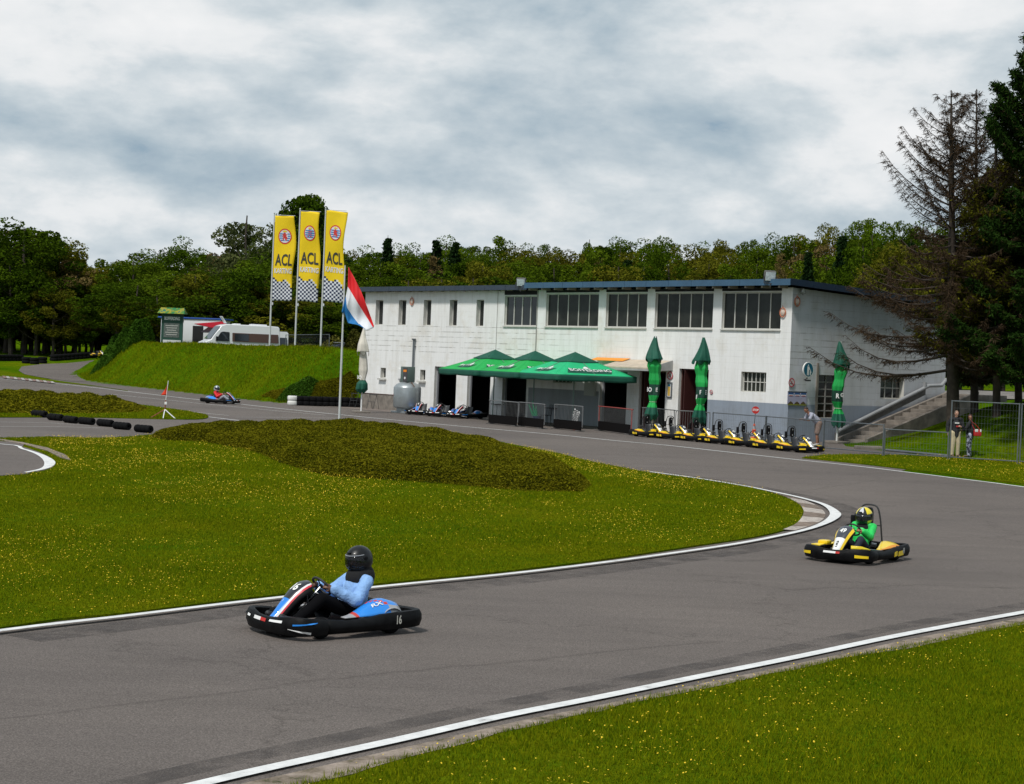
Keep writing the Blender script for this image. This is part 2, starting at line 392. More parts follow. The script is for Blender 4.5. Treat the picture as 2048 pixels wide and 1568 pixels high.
def add_text(mb, body, size, fn, m=0, offset=0.02, sx=1.0):
    v, f = text_mesh(body, size, offset, sx); mb.add([fn(x, y) for x, y in v], f, m)
def plane_fn(o, ux, uy, lift=0.0):
    o, ux, uy = Vector(o), Vector(ux).normalized(), Vector(uy); uy = (uy-ux*uy.dot(ux)).normalized(); n = ux.cross(uy)
    return lambda x, y: tuple(o+ux*x+uy*y+n*lift)

# ------------------------------------------------------------------ ground, roads, islands
def make_ground():
    nx, ny = len(XS), len(YS)
    V = np.stack([gx.ravel(), gy.ravel(), ZG.ravel()], 1)
    Fa = np.array([(j*nx+i, j*nx+i+1, (j+1)*nx+i+1, (j+1)*nx+i) for j in range(ny-1) for i in range(nx-1)])
    o = rawmesh('ground', V, Fa, MBANK, smooth=True); tag(o, kind='structure')
make_ground()
def drape(name, poly, mat, off, skirt=0.0):
    bm = bmesh.new(); V_, _, F_, _, _, _ = mathutils.geometry.delaunay_2d_cdt([Vector(p) for p in poly], [], [list(range(len(poly)))], 1, 1e-4)
    vs_ = [bm.verts.new((p[0], p[1], 0)) for p in V_]
    for f in F_: bm.faces.new([vs_[i] for i in f])
    xs = [p[0] for p in poly]; ys = [p[1] for p in poly]
    sloped = max(ys) > 100
    if sloped or True:
        for X in XS:
            if min(xs) < X < max(xs): bmesh.ops.bisect_plane(bm, geom=bm.verts[:]+bm.edges[:]+bm.faces[:], plane_co=(X, 0, 0), plane_no=(1, 0, 0))
    for Y in YS:
        if min(ys) < Y < max(ys): bmesh.ops.bisect_plane(bm, geom=bm.verts[:]+bm.edges[:]+bm.faces[:], plane_co=(0, Y, 0), plane_no=(0, 1, 0))
    bmesh.ops.recalc_face_normals(bm, faces=bm.faces[:])
    if sum(f.normal.z for f in bm.faces) < 0: bmesh.ops.reverse_faces(bm, faces=bm.faces[:])
    P = np.array([(v.co.x, v.co.y) for v in bm.verts]); Z = TI(P)
    for v, z in zip(bm.verts, Z): v.co.z = z+off
    if skirt:
        be = [e for e in bm.edges if len(e.link_faces) == 1]
        r = bmesh.ops.extrude_edge_only(bm, edges=be)
        for g in r['geom']:
            if isinstance(g, bmesh.types.BMVert): g.co.z -= skirt
    me = bpy.data.meshes.new(name); bm.to_mesh(me); bm.free(); me.materials.append(mat)
    for p in me.polygons: p.use_smooth = False
    o = bpy.data.objects.new(name, me); COL.objects.link(o); return tag(o, kind='structure')
def smooth_line(pts, n=4):
    out = []; k = len(pts)
    for i in range(k-1):
        p0, p1, p2, p3 = [Vector(pts[min(max(j, 0), k-1)]) for j in (i-1, i, i+1, i+2)]
        for t in range(n):
            u = t/n; out.append(0.5*((2*p1)+(p2-p0)*u+(2*p0-5*p1+4*p2-p3)*u*u+(3*p1-p0-3*p2+p3)*u**3))
    out.append(Vector(pts[-1])); return out
def wpts(px, n=4): return [Vector(w2(G(p[0], p[1]))) for p in smooth_line(px, n)]
def stripe(name, pts, w, mat, off, wfn=None):
    """pts world xy, w width; builds draped quads"""
    L_, R_ = [], []
    for i, p in enumerate(pts):
        t = (pts[min(i+1, len(pts)-1)]-pts[max(i-1, 0)]).normalized(); n = Vector((-t.y, t.x)); ww = (wfn(i/(len(pts)-1)) if wfn else w)/2
        L_.append(p+n*ww); R_.append(p-n*ww)
    return drape(name, [tuple(p) for p in L_]+[tuple(p) for p in R_[::-1]], mat, off)

near_px = [(-900, 1960), (-400, 1790), (100, 1656), (440, 1571), (620, 1530), (800, 1490), (1000, 1444), (1200, 1404), (1400, 1362), (1600, 1321), (1800, 1278), (2048, 1231), (2350, 1178), (2700, 1122)]
far_px = [(-500, 716), (0, 758), (108, 767), (200, 777), (328, 792), (406, 801), (482, 809), (572, 819), (740, 836), (940, 855), (1100, 869), (1240, 883), (1330, 891), (1420, 901), (1510, 911), (1600, 921), (1700, 931.5), (1800, 943.5), (1900, 956), (2048, 975), (2300, 1012), (2700, 1075)]
asph = [p+Vector((0, -0.55)) for p in wpts(near_px, 3)] + [Vector(w2(G(2750, 1100)))] + wpts(far_px[:-6:-1], 2) + [Vector(w2(G(*q))) for q in [(1900, 918), (1770, 903), (1692, 893)]] + \
    [Vector(w2(BP(0, -3.5))), Vector(w2(BP(0.3, -0.3))), Vector(w2(BP(BL-.3, -0.3))), Vector(w2(BP(BL+0.3, 0.2)))] + [Vector(w2(G(*q))) for q in [(714, 814), (640, 812), (560, 807), (482, 799), (398, 789), (234, 770), (173, 762)]] + \
    [Vector(w2(G(*q))) for q in [(140, 761), (0, 751), (-500, 710), (-900, 1000), (-1500, 1500)]]
drape('track_asphalt', [tuple(p) for p in asph], MASPH, 0.012)
# climbing side road behind the strip of grass
sr = [(foot_left[1][0]+0.5, foot_left[1][1]-0.5)]
sroad = [Vector((XD(a, Y, T(XD(a, Y, .5), Y)), Y, 0)) for a, Y in [(172, 140), (158, 152), (150, 163), (152, 172), (170, 185), (190, 196), (212, 212), (200, 216), (170, 208), (130, 200), (80, 195), (40, 185), (34, 172), (46, 160), (90, 147), (140, 139)]]
drape('side_road', [w2(p) for p in sroad], MASPH, 0.03)
main_px = [(-700, 1400), (0, 1262), (250, 1232), (500, 1201), (780, 1170), (1000, 1148), (1200, 1124), (1400, 1094), (1500, 1079), (1560, 1066), (1592, 1052), (1606, 1034), (1603, 1018), (1580, 1002), (1540, 987), (1480, 974), (1385, 959), (1300, 948), (1180, 925), (1120, 910), (1000, 886), (900, 866), (800, 856), (640, 851), (430, 853), (300, 872), (200, 878), (100, 876), (0, 878), (-500, 880)]
MAIN = [tuple(p) for p in wpts(main_px, 3)]
drape('grass_island', MAIN, MGRASS, 0.045, 0.06)
left_px = [(-400, 838), (0, 836), (160, 836), (310, 839), (390, 840), (416, 836), (400, 828), (300, 813), (200, 803), (120, 795), (60, 789), (0, 785), (-400, 752)]
LEFT = [tuple(p) for p in wpts(left_px, 3)]
drape('grass_island_with_hedge', LEFT, MGRASS, 0.045, 0.06)
strip_px = [(-400, 722), (0, 753), (60, 759), (106, 764.5), (200, 774), (256, 782.5), (180, 771), (120, 763), (94, 758.5), (60, 752), (0, 744), (-400, 712)]
drape('grass_strip', [w2(G(*q)) for q in strip_px], MGRASS, 0.05, 0.05)
patch_px = [(1604, 917.5), (1645, 912), (1720, 911), (1800, 912), (1900, 917), (2048, 927), (2400, 968), (2700, 1060), (2300, 1006), (2048, 970), (1900, 951), (1800, 938.5), (1700, 927)]
PATCH = [w2(G(*q)) for q in patch_px]
drape('grass_verge', PATCH, MGRASS, 0.05, 0.05)
verge_px = [(-900, 1995), (-400, 1825), (100, 1684), (560, 1583), (700, 1547), (860, 1505), (1000, 1469), (1150, 1436), (1300, 1400), (1500, 1360), (1640, 1329), (1800, 1297), (2048, 1248), (2350, 1193), (2700, 1136), (2700, 2600), (400, 3200)]
VERGE = [tuple(p) for p in wpts(verge_px[:15], 3)] + [w2(G(*q)) for q in verge_px[15:]]
drape('near_verge', VERGE, MGRASS, 0.02, 0.0)
# rough concrete kerb between the near line and the verge
kin = wpts(near_px, 3); kout = [Vector(p) for p in wpts(verge_px[:15], 3)]
random.seed(5)
kpoly = [(p.x, p.y-0.26+random.uniform(-.015, .015)) for p in kin] + [(p.x+random.uniform(-.05, .05), p.y-0.10+random.uniform(-.06, .06)) for p in kout[::-1]]
drape('concrete_kerb', kpoly, MKERB, 0.026)
# white lines
stripe('white_line_near', [p+Vector((0, 0.10)) for p in wpts(near_px, 4)], 0.155, MLINE, 0.034)
stripe('white_line_far', wpts(far_px, 3), 0.14, MLINE, 0.020)
inner_px = [(-500, 1342), (0, 1270), (250, 1240), (500, 1209), (780, 1178), (1000, 1156), (1200, 1132), (1400, 1104), (1500, 1088), (1600, 1067), (1646, 1052), (1669, 1037), (1667, 1026), (1645, 1012), (1600, 999), (1550, 988), (1480, 974), (1385, 958.5), (1300, 947)]
def iw(t): return 0.125+0.13*math.exp(-((t-0.63)/0.07)**2)
stripe('white_line_inner', wpts(inner_px, 4), 0.14, MLINE, 0.056, iw)
bay_px = [(-500, 890), (0, 886), (45, 897), (78, 908), (103, 921), (110, 932), (98, 942), (60, 950), (0, 956), (-500, 985)]
drape('asphalt_bay', [tuple(p) for p in wpts(bay_px, 3)], MASPH, 0.056)
stripe('white_line_bay', wpts([(-300, 878), (0, 892), (45, 902), (78, 913), (97, 925), (98, 935), (84, 943), (50, 950)], 4), 0.16, MLINE, 0.066, lambda t: 0.10+0.18*math.exp(-((t-0.62)/0.2)**2))
drape('kerb_by_bay', [w2(G(*q)) for q in [(0, 884), (50, 893), (95, 906), (120, 919), (142, 925), (130, 914), (95, 900), (45, 889), (0, 882)]], MKERB, 0.07, 0.02)
for nm, pts, w in (('lane_line', [(222, 789), (300, 797), (400, 807.5), (482, 815.5), (570, 824), (650, 831)], .07), ('lane_line', [(54, 788), (140, 797), (293, 813.5), (380, 824), (457, 832)], .06),
                   ('lane_line', [(415, 834.5), (480, 842), (547, 850)], .14), ('lane_line', [(470, 835), (600, 836), (740, 838)], .05), ('lane_line', [(0, 845), (100, 847), (180, 852)], .05), ('lane_line', [(0, 854), (120, 854.5), (200, 857)], .05)):
    stripe(nm, wpts(pts, 2), w, MLINE, 0.022)
# rubbered-in racing line, skid marks and darker margins
def f_rubber(nt, b, v):
    sp = noise_node(nt, v, 60, 3, 0.8); c = ramp_node(nt, sp, [(0.25, (0.036, 0.031, 0.029)), (0.5, (0.080, 0.070, 0.066)), (0.78, (0.16, 0.142, 0.13))])
    br = noise_node(nt, v, 1.4, 6, 0.7); al = ramp_node(nt, br, [(0.40, (0.04,)*3), (0.66, (0.55,)*3)]); nt.links.new(c, b.inputs['Base Color']); nt.links.new(al, b.inputs['Alpha'])
MRUB = custom('rubbered_asphalt', f_rubber, .8, .25)
def shift(pts, d): 
    out = []
    for i, p in enumerate(pts):
        t_ = (pts[min(i+1, len(pts)-1)]-pts[max(i-1, 0)]).normalized(); out.append(p+Vector((-t_.y, t_.x))*d)
    return out
stripe('rubber_line', shift(wpts(inner_px[1:], 3), -0.42), 0.62, MRUB, 0.016)
stripe('rubber_line', shift(wpts(near_px[1:-1], 3), 0.5), 0.30, MRUB, 0.016)
# serrated kerb at the tip of the island
def tip_kerb():
    inner = wpts([(1480, 974), (1540, 988), (1580, 1002), (1603, 1018), (1606, 1034), (1592, 1052), (1566, 1064)], 5)
    outer = wpts([(1500, 977), (1570, 992), (1618, 1006), (1645, 1022), (1650, 1035), (1632, 1048), (1590, 1062)], 5)
    mb = MB(); n = len(inner)
    for i in range(n-1):
        for h in range(2):
            u0, u1 = h/2, (h+1)/2
            a0, a1 = inner[i].lerp(inner[i+1], u0), inner[i].lerp(inner[i+1], u1); b0, b1 = outer[i].lerp(outer[i+1], u0), outer[i].lerp(outer[i+1], u1)
            z = zg(a0.y)
            mb.add([(a0.x, a0.y, z+.056), (a1.x, a1.y, z+.056), (b1.x, b1.y, z+.022), (b0.x, b0.y, z+.022)], [(0, 1, 2, 3)], (i//3) % 2)
    tag(mb.build('serrated_kerb', [M('brown_kerb', (0.24, 0.19, 0.155), 0.9, var=.35, vs_=5, spec=.1), M('pale_kerb_paint', (0.52, 0.46, 0.41), 0.8, var=.3, vs_=5, spec=.1)]), kind='structure')
tip_kerb()
def far_kerb():
    mb = MB()
    for i in range(14):
        x0 = 4+i*7.4; p = [G(x0, 753+i*.85), G(x0+6, 753.6+i*.85), G(x0+10, 758+i*.8), G(x0+3, 757.6+i*.8)]
        mb.add([(q.x, q.y, zg(q.y)+.075) for q in p], [(0, 1, 2, 3)], i % 2)
    tag(mb.build('striped_kerb', [M('faded_red_paint', (0.20, 0.12, 0.10), 0.8, var=.3), M('faded_pale_paint', (0.34, 0.31, 0.29), 0.8, var=.3)]), kind='structure')
far_kerb()
# pinkish paving in front of the building
pave = [w2(BP(-1.0, 0.0)), w2(BP(BL+1, 0.0)), w2(BP(BL+1, 2.6)), w2(BP(BL-8, 2.9)), w2(BP(8, 2.2)), w2(BP(-1, 1.6))]
drape('paving_by_building', [w2(BP(0.02, 0.02)), w2(BP(BL+1.5, 0.02)), w2(BP(BL+1.5, 2.2)), w2(BP(BL-9, 2.4)), w2(BP(12, 2.6)), w2(BP(0.02, 2.0))], M('pale_paving', (0.155, 0.125, 0.108), 0.9, var=.3, vs_=1.5, bump=.3), 0.022)
# ------------------------------------------------------------------ the white building
HB = 0.0
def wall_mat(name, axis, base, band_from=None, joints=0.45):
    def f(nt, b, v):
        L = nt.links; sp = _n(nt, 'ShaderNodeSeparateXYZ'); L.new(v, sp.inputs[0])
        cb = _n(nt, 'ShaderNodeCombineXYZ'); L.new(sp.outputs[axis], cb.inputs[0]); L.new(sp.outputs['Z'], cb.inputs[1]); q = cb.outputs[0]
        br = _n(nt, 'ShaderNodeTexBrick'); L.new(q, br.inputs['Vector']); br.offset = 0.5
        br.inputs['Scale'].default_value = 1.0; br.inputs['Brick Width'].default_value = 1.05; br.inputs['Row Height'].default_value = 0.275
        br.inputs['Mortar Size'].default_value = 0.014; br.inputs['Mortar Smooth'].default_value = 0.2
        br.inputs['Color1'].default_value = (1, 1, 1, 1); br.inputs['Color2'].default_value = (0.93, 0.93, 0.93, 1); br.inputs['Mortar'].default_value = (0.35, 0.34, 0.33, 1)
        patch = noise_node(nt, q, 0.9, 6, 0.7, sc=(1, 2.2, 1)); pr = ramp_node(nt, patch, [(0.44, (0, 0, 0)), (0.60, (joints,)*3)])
        c = mix_node(nt, pr, base, br.outputs['Color'], 'MULTIPLY')
        # long open joints in the upper courses
        wvn = _n(nt, 'ShaderNodeMath', operation='FRACT'); mu = _n(nt, 'ShaderNodeMath', operation='MULTIPLY'); mu.inputs[1].default_value = 1/0.275
        L.new(sp.outputs['Z'], mu.inputs[0]); L.new(mu.outputs[0], wvn.inputs[0])
        ln = _n(nt, 'ShaderNodeMath', operation='LESS_THAN'); L.new(wvn.outputs[0], ln.inputs[0]); ln.inputs[1].default_value = 0.13
        zr = ramp_node(nt, sp.outputs['Z'], [(0, (0, 0, 0)), (1, (1, 1, 1))]); zc = _n(nt, 'ShaderNodeMapRange'); L.new(sp.outputs['Z'], zc.inputs[0])
        zc.inputs[1].default_value = 3.1; zc.inputs[2].default_value = 3.3; z2 = _n(nt, 'ShaderNodeMapRange'); L.new(sp.outputs['Z'], z2.inputs[0]); z2.inputs[1].default_value = 4.75; z2.inputs[2].default_value = 4.7
        m1 = _n(nt, 'ShaderNodeMath', operation='MULTIPLY'); L.new(ln.outputs[0], m1.inputs[0]); L.new(zc.outputs[0], m1.inputs[1])
        m2 = _n(nt, 'ShaderNodeMath', operation='MULTIPLY'); L.new(m1.outputs[0], m2.inputs[0]); L.new(z2.outputs[0], m2.inputs[1])
        brk = ramp_node(nt, noise_node(nt, q, 1.0, 6, 0.75, sc=(0.8, 3.6, 1), loc=(3, 1, 0)), [(0.45, (0, 0, 0)), (0.56, (0.5 if joints > .4 else .62,)*3)])
        m3 = _n(nt, 'ShaderNodeMath', operation='MULTIPLY'); L.new(m2.outputs[0], m3.inputs[0]); L.new(brk, m3.inputs[1])
        fac3 = m3.outputs[0]
        if axis == 'X':
            xl = _n(nt, 'ShaderNodeMapRange'); L.new(sp.outputs['X'], xl.inputs[0]); xl.inputs[1].default_value = 13; xl.inputs[2].default_value = 17; xl.inputs[3].default_value = .12
            m4 = _n(nt, 'ShaderNodeMath', operation='MULTIPLY'); L.new(fac3, m4.inputs[0]); L.new(xl.outputs[0], m4.inputs[1]); fac3 = m4.outputs[0]
        c = mix_node(nt, fac3, c, (0.16, 0.15, 0.13))
        # grey painted dado with a slightly uneven edge
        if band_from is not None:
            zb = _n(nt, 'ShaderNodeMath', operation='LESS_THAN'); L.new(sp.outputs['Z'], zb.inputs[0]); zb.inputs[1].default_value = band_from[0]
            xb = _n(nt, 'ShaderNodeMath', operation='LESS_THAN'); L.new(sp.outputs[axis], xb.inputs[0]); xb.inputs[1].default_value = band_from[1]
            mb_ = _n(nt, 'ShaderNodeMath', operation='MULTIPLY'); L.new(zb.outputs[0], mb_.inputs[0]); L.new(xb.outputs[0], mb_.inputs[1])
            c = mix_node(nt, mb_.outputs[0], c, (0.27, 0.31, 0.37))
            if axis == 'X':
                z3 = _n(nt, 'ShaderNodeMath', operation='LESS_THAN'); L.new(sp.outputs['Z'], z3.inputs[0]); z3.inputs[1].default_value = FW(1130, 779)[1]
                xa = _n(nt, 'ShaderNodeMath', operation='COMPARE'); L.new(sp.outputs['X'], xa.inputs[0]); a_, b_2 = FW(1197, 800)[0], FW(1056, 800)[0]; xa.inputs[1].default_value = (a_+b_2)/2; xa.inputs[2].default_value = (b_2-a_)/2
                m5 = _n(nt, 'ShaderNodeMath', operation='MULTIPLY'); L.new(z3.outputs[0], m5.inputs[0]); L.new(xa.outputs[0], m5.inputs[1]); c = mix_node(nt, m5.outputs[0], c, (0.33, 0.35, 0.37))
        # weather: vertical runs, brown bloom, flaked spots
        st = ramp_node(nt, noise_node(nt, q, 1.3, 8, 0.7, sc=(2.2, 0.22, 1)), [(0.35, (0.78, 0.77, 0.74)), (0.55, (1, 1, 1))])
        c = mix_node(nt, 0.55, c, st, 'MULTIPLY')
        bl = ramp_node(nt, noise_node(nt, q, 0.55, 8, 0.72, loc=(9, 4, 0)), [(0.52, (1, 1, 1)), (0.74, (0.72, 0.64, 0.50))])
        c = mix_node(nt, 0.55, c, bl, 'MULTIPLY')
        fl = ramp_node(nt, noise_node(nt, q, 2.6, 8, 0.75, loc=(2, 7, 0)), [(0.69, (0, 0, 0)), (0.72, (0.8, 0.8, 0.8))])
        c = mix_node(nt, fl, c, (0.30, 0.24, 0.19))
        L.new(c, b.inputs['Base Color'])
        bumpto(nt, b, br.outputs['Fac'], -0.35, 0.012)
    return custom(name, f, 0.8, 0.25)
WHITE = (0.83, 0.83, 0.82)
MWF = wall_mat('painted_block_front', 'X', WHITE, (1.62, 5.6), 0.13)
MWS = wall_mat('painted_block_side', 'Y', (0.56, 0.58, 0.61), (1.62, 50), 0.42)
MREV = M('painted_reveal', (0.60, 0.59, 0.55), 0.8, var=.12, vs_=4)
MDARK = M('dark_interior', (0.012, 0.012, 0.013), 0.9)
MGLASS = M('window_glass', (0.020, 0.022, 0.022), 0.12, spec=0.6, var=.5, vs_=.6)
MGLASSG = M('dusty_glass', (0.024, 0.026, 0.022), 0.16, spec=0.25, var=.6, vs_=.9)
MFRAME = M('window_frame_paint', (0.55, 0.54, 0.50), 0.6, var=.1)
MFASC = M('blue_grey_fascia', (0.045, 0.105, 0.18), 0.45, var=.12, vs_=1.5)
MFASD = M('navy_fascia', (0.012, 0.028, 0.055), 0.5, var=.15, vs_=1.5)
MROOF = M('roof_felt', (0.05, 0.055, 0.06), 0.9, var=.2)
MMETAL = M('galvanised_steel', (0.17, 0.185, 0.20), 0.5, metal=0.6, var=.15, vs_=6)
MDKMETAL = M('dark_metal', (0.03, 0.03, 0.032), 0.5)
MBLACK = M('black_plastic', (0.006, 0.006, 0.007), 0.45, spec=.15, var=.25, vs_=9)
MWHITE = M('white_paint', (0.78, 0.78, 0.77), 0.5)
MCONC = M('concrete', (0.20, 0.175, 0.15), 0.9, var=.35, vs_=2.5, bump=.5, bs=12)
MRED = M('red_paint', (0.50, 0.02, 0.015), 0.5)
MTXT = M('white_lettering', (0.80, 0.80, 0.78), 0.6)

bld = thing('karting_building', 'long white two-storey block building with blue roof edge behind the track', 'building', tuple(CORN), BROT)
WH = FW(1573, 575)[1]                                     # wall height at the corner (local z)
Z0 = -0.6
Lz = WH
def wall_holes(mb, W0, W1, H0, H1, holes, fn, t=0.28):
    us = sorted(set([W0, W1]+[h[0] for h in holes]+[h[1] for h in holes])); zs = sorted(set([H0, H1]+[h[2] for h in holes]+[h[3] for h in holes]))
    for i in range(len(us)-1):
        for j in range(len(zs)-1):
            u, z = (us[i]+us[i+1])/2, (zs[j]+zs[j+1])/2
            if any(h[0] < u < h[1] and h[2] < z < h[3] for h in holes): continue
            q = [(us[i], zs[j]), (us[i+1], zs[j]), (us[i+1], zs[j+1]), (us[i], zs[j+1])]
            mb.add([fn(a, 0, b) for a, b in q], [(0, 1, 2, 3)], 0); mb.add([fn(a, -t, b) for a, b in q], [(3, 2, 1, 0)], 2)
    for a0, a1, z0, z1 in holes:
        for p, q in (((a0, z0), (a1, z0)), ((a1, z0), (a1, z1)), ((a1, z1), (a0, z1)), ((a0, z1), (a0, z0))):
            mb.add([fn(p[0], 0, p[1]), fn(q[0], 0, q[1]), fn(q[0], -t, q[1]), fn(p[0], -t, p[1])], [(0, 1, 2, 3)], 1)
FF = lambda a, o, z: (a, o, z)                            # local: x along front, y outward
SF = lambda b, o, z: (-o, -b, z)                          # side wall: b goes back, outward is -x
def frect(x0, y0, x1, y1):                                # px rect on the front wall -> a0,a1,z0,z1
    pa, pb = FW((x0), (y0+y1)/2), FW((x1), (y0+y1)/2); zt, zb = FW((x0+x1)/2, y0)[1], FW((x0+x1)/2, y1)[1]
    return [min(pa[0], pb[0]), max(pa[0], pb[0]), zb, zt]
def srect(x0, y0, x1, y1):
    pa, pb = SW((x0), (y0+y1)/2), SW((x1), (y0+y1)/2); zt, zb = SW((x0+x1)/2, y0)[1], SW((x0+x1)/2, y1)[1]
    return [min(pa[0], pb[0]), max(pa[0], pb[0]), zb, zt]
big = [(frect(1009, 592, 1075, 652), 4), (frect(1092, 587.5, 1197, 653.5), 5), (frect(1212, 586, 1294, 655), 4), (frect(1310, 585, 1426, 656.5), 5), (frect(1444, 584, 1562, 659), 5)]
zt = sum(b[0][3] for b in big[1:])/4; zb = sum(b[0][2] for b in big[1:])/4
for b in big[1:]: b[0][2], b[0][3] = zb, zt
big[0][0][2] = zb; big[0][0][3] = zt-0.10
slits = [frect(x, 600, x+15, 651) for x in (751, 797, 847, 899, 952.5)]
sz1 = sum(s[3] for s in slits)/5; sz0 = sum(s[2] for s in slits)/5
for s in slits: s[2], s[3] = sz0, sz1
smalls = [frect(761, 735.5, 771.5, 756), frect(840, 739.5, 850.5, 761)]
barred = frect(1106, 744, 1144, 766)
gwin = frect(1482, 744, 1532, 784)
doors = [frect(868, 733, 912, 820), frect(934, 737, 980, 830), frect(1004, 740, 1052, 840), frect(1199, 742, 1253, 850), frect(1277, 742, 1330, 860), frect(1356, 738, 1415, 870)]
for d in doors: d[2] = 0.0
dh = sum(d[3] for d in doors[:3])/3
for d in doors[:3]: d[3] = dh
holes = [b[0] for b in big]+slits+smalls+[barred, gwin]+doors
mb = MB(); wall_holes(mb, 0, BL, Z0, Lz, holes, FF); 
mb.build('front_wall', [MWF, MREV, MDARK], bld)
sdoor = srect(1636, 750, 1672, 836); swin = srect(1761, 754.5, 1808, 798)
# side wall, its top follows the falling roof
SLP = 0.035
mb = MB(); zq = Lz-SLP*BD-0.25
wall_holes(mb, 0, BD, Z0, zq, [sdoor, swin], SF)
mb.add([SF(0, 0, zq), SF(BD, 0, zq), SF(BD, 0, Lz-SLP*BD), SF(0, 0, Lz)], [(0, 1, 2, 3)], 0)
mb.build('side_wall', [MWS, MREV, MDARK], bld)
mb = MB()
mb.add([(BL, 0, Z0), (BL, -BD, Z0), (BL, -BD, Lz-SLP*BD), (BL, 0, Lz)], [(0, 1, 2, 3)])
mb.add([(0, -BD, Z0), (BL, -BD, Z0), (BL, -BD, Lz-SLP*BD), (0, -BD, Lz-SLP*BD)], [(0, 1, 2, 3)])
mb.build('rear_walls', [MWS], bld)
mb = MB(); mb.box((BL/2, -BD/2, 0.02), (BL-.7, BD-.7, 0.04)); mb.box((BL/2, -BD/2-1, 3.05), (BL-.7, BD-3, 0.2)); mb.box((BL/2, -5.5, 1.6), (BL-.7, .1, 3)); mb.box((BL/2, -4.2, 5), (BL-.7, .1, 3.4))
mb.build('floors', [MDARK], bld)
# roof slab + fascia
AX = FW(1068, 562)[0]; OV = 0.62; OVL = 0.42; SOV = 0.40
FH = 0.27; zr = Lz+0.04
mb = MB()
def slab(a0, a1, o, h, dz):
    y0, y1 = o, -BD-0.3
    zf = lambda y: zr+dz+SLP*y*0.6 if y > 0 else zr+dz+SLP*y
    v = [(a0, y0, zf(y0)), (a1, y0, zf(y0)), (a1, y1, zf(y1)), (a0, y1, zf(y1))]
    mb.add([(p[0], p[1], p[2]+.10) for p in v]+[(p[0], p[1], p[2]+h-.02) for p in v], [(0, 3, 2, 1), (4, 5, 6, 7), (0, 1, 5, 4), (1, 2, 6, 5), (2, 3, 7, 6), (3, 0, 4, 7)])
slab(-SOV+.03, AX, OV-.03, FH, 0.02); slab(AX+.01, BL+.55, OVL-.03, FH, -0.05)
rf = mb.build('roof', [MROOF], bld)
mb = MB()
n = 12
for i in range(n):                                       # fascia in folded metal lengths with visible joints
    a0 = -SOV+(AX+SOV)*i/n; a1 = -SOV+(AX+SOV)*(i+1)/n-0.015; mb.box(((a0+a1)/2, OV, zr+.02+FH/2), (a1-a0, .04, FH))
n = 9
for i in range(n):
    a0 = AX+.02+(BL+.55-AX)*i/n; a1 = AX+.02+(BL+.55-AX)*(i+1)/n-.015; mb.box(((a0+a1)/2, OVL, zr-.06+FH/2), (a1-a0, .04, FH*.92), 1)
mb.build('fascia', [MFASC, M('slate_fascia', (0.035, 0.05, 0.075), 0.5, var=.15)], rf)
mb = MB()
for i in range(8):
    y0 = OV-(OV+BD+.3)*i/8; y1 = OV-(OV+BD+.3)*(i+1)/8+.015; z0 = zr+.02+SLP*y0; z1 = zr+.02+SLP*y1
    x = -SOV
    mb.add([(x, y0, z0), (x, y1, z1), (x, y1, z1+FH), (x, y0, z0+FH), (x+.03, y0, z0), (x+.03, y1, z1), (x+.03, y1, z1+FH), (x+.03, y0, z0+FH)], [(0, 1, 2, 3), (4, 7, 6, 5), (0, 4, 5, 1), (3, 2, 6, 7), (0, 3, 7, 4), (1, 5, 6, 2)])
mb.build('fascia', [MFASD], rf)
a = 0.3
while a < BL:
    o = OV if a < AX else OVL
    mb = MB(); mb.box((a, o/2-.02, zr+.0), (.09, o-.08, .16)); a += 0.98
    mb.build('rafter', [M('pale_timber', (0.30, 0.26, 0.21), 0.8)], rf)
# windows
def window(rect, n, gl, fn, name='window', rec=0.14, fr=0.05, rows=1, bar=0.022, transom=None, tri=True):
    a0, a1, z0, z1 = rect; fb = MB()
    def bar_(u0, u1, w0, w1, d=.05, oo=0):
        c = [fn(u0, -rec-d+oo, w0), fn(u1, -rec-d+oo, w0), fn(u1, -rec-d+oo, w1), fn(u0, -rec-d+oo, w1), fn(u0, -rec+oo, w0), fn(u1, -rec+oo, w0), fn(u1, -rec+oo, w1), fn(u0, -rec+oo, w1)]
        fb.add(c, [(0, 3, 2, 1), (4, 5, 6, 7), (0, 1, 5, 4), (1, 2, 6, 5), (2, 3, 7, 6), (3, 0, 4, 7)])
    e = 0.002
    bar_(a0+e, a0+fr, z0+e, z1-e); bar_(a1-fr, a1-e, z0+e, z1-e); bar_(a0+fr, a1-fr, z0+e, z0+fr); bar_(a0+fr, a1-fr, z1-fr, z1-e)
    for i in range(1, n):
        u = a0+(a1-a0)*i/n; bar_(u-bar, u+bar, z0+fr, z1-fr, .04, .004)
    for j in range(1, rows):
        w = z0+(z1-z0)*j/rows; bar_(a0+fr, a1-fr, w-bar, w+bar, .035, .008)
    g = MB(); g.add([fn(a0+.01, -rec-.03, z0+.01), fn(a1-.01, -rec-.03, z0+.01), fn(a1-.01, -rec-.03, z1-.01), fn(a0+.01, -rec-.03, z1-.01)], [(0, 1, 2, 3)])
    o = fb.build(name, [MFRAME], bld); g.build('pane', [gl], o); return o
for r, n in big:
    o = window(r, n, MGLASS if n == 4 and r is big[0][0] else MGLASSG, FF, rec=.10)
    mb = MB(); mb.box(((r[0]+r[1])/2, .03, r[2]-.03), (r[1]-r[0]+.06, .08, .05)); mb.build('sill', [MFRAME], o)
    # dark clerestory boards above each window
    mb = MB(); mb.box(((r[0]+r[1])/2, .012, (r[3]+Lz)/2+.02), (r[1]-r[0]+.02, .03, Lz-r[3]-.06)); mb.build('header_board', [MDARK], bld)
for r in slits:
    o = window(r, 1, MGLASS, FF, rec=.22, fr=.04)
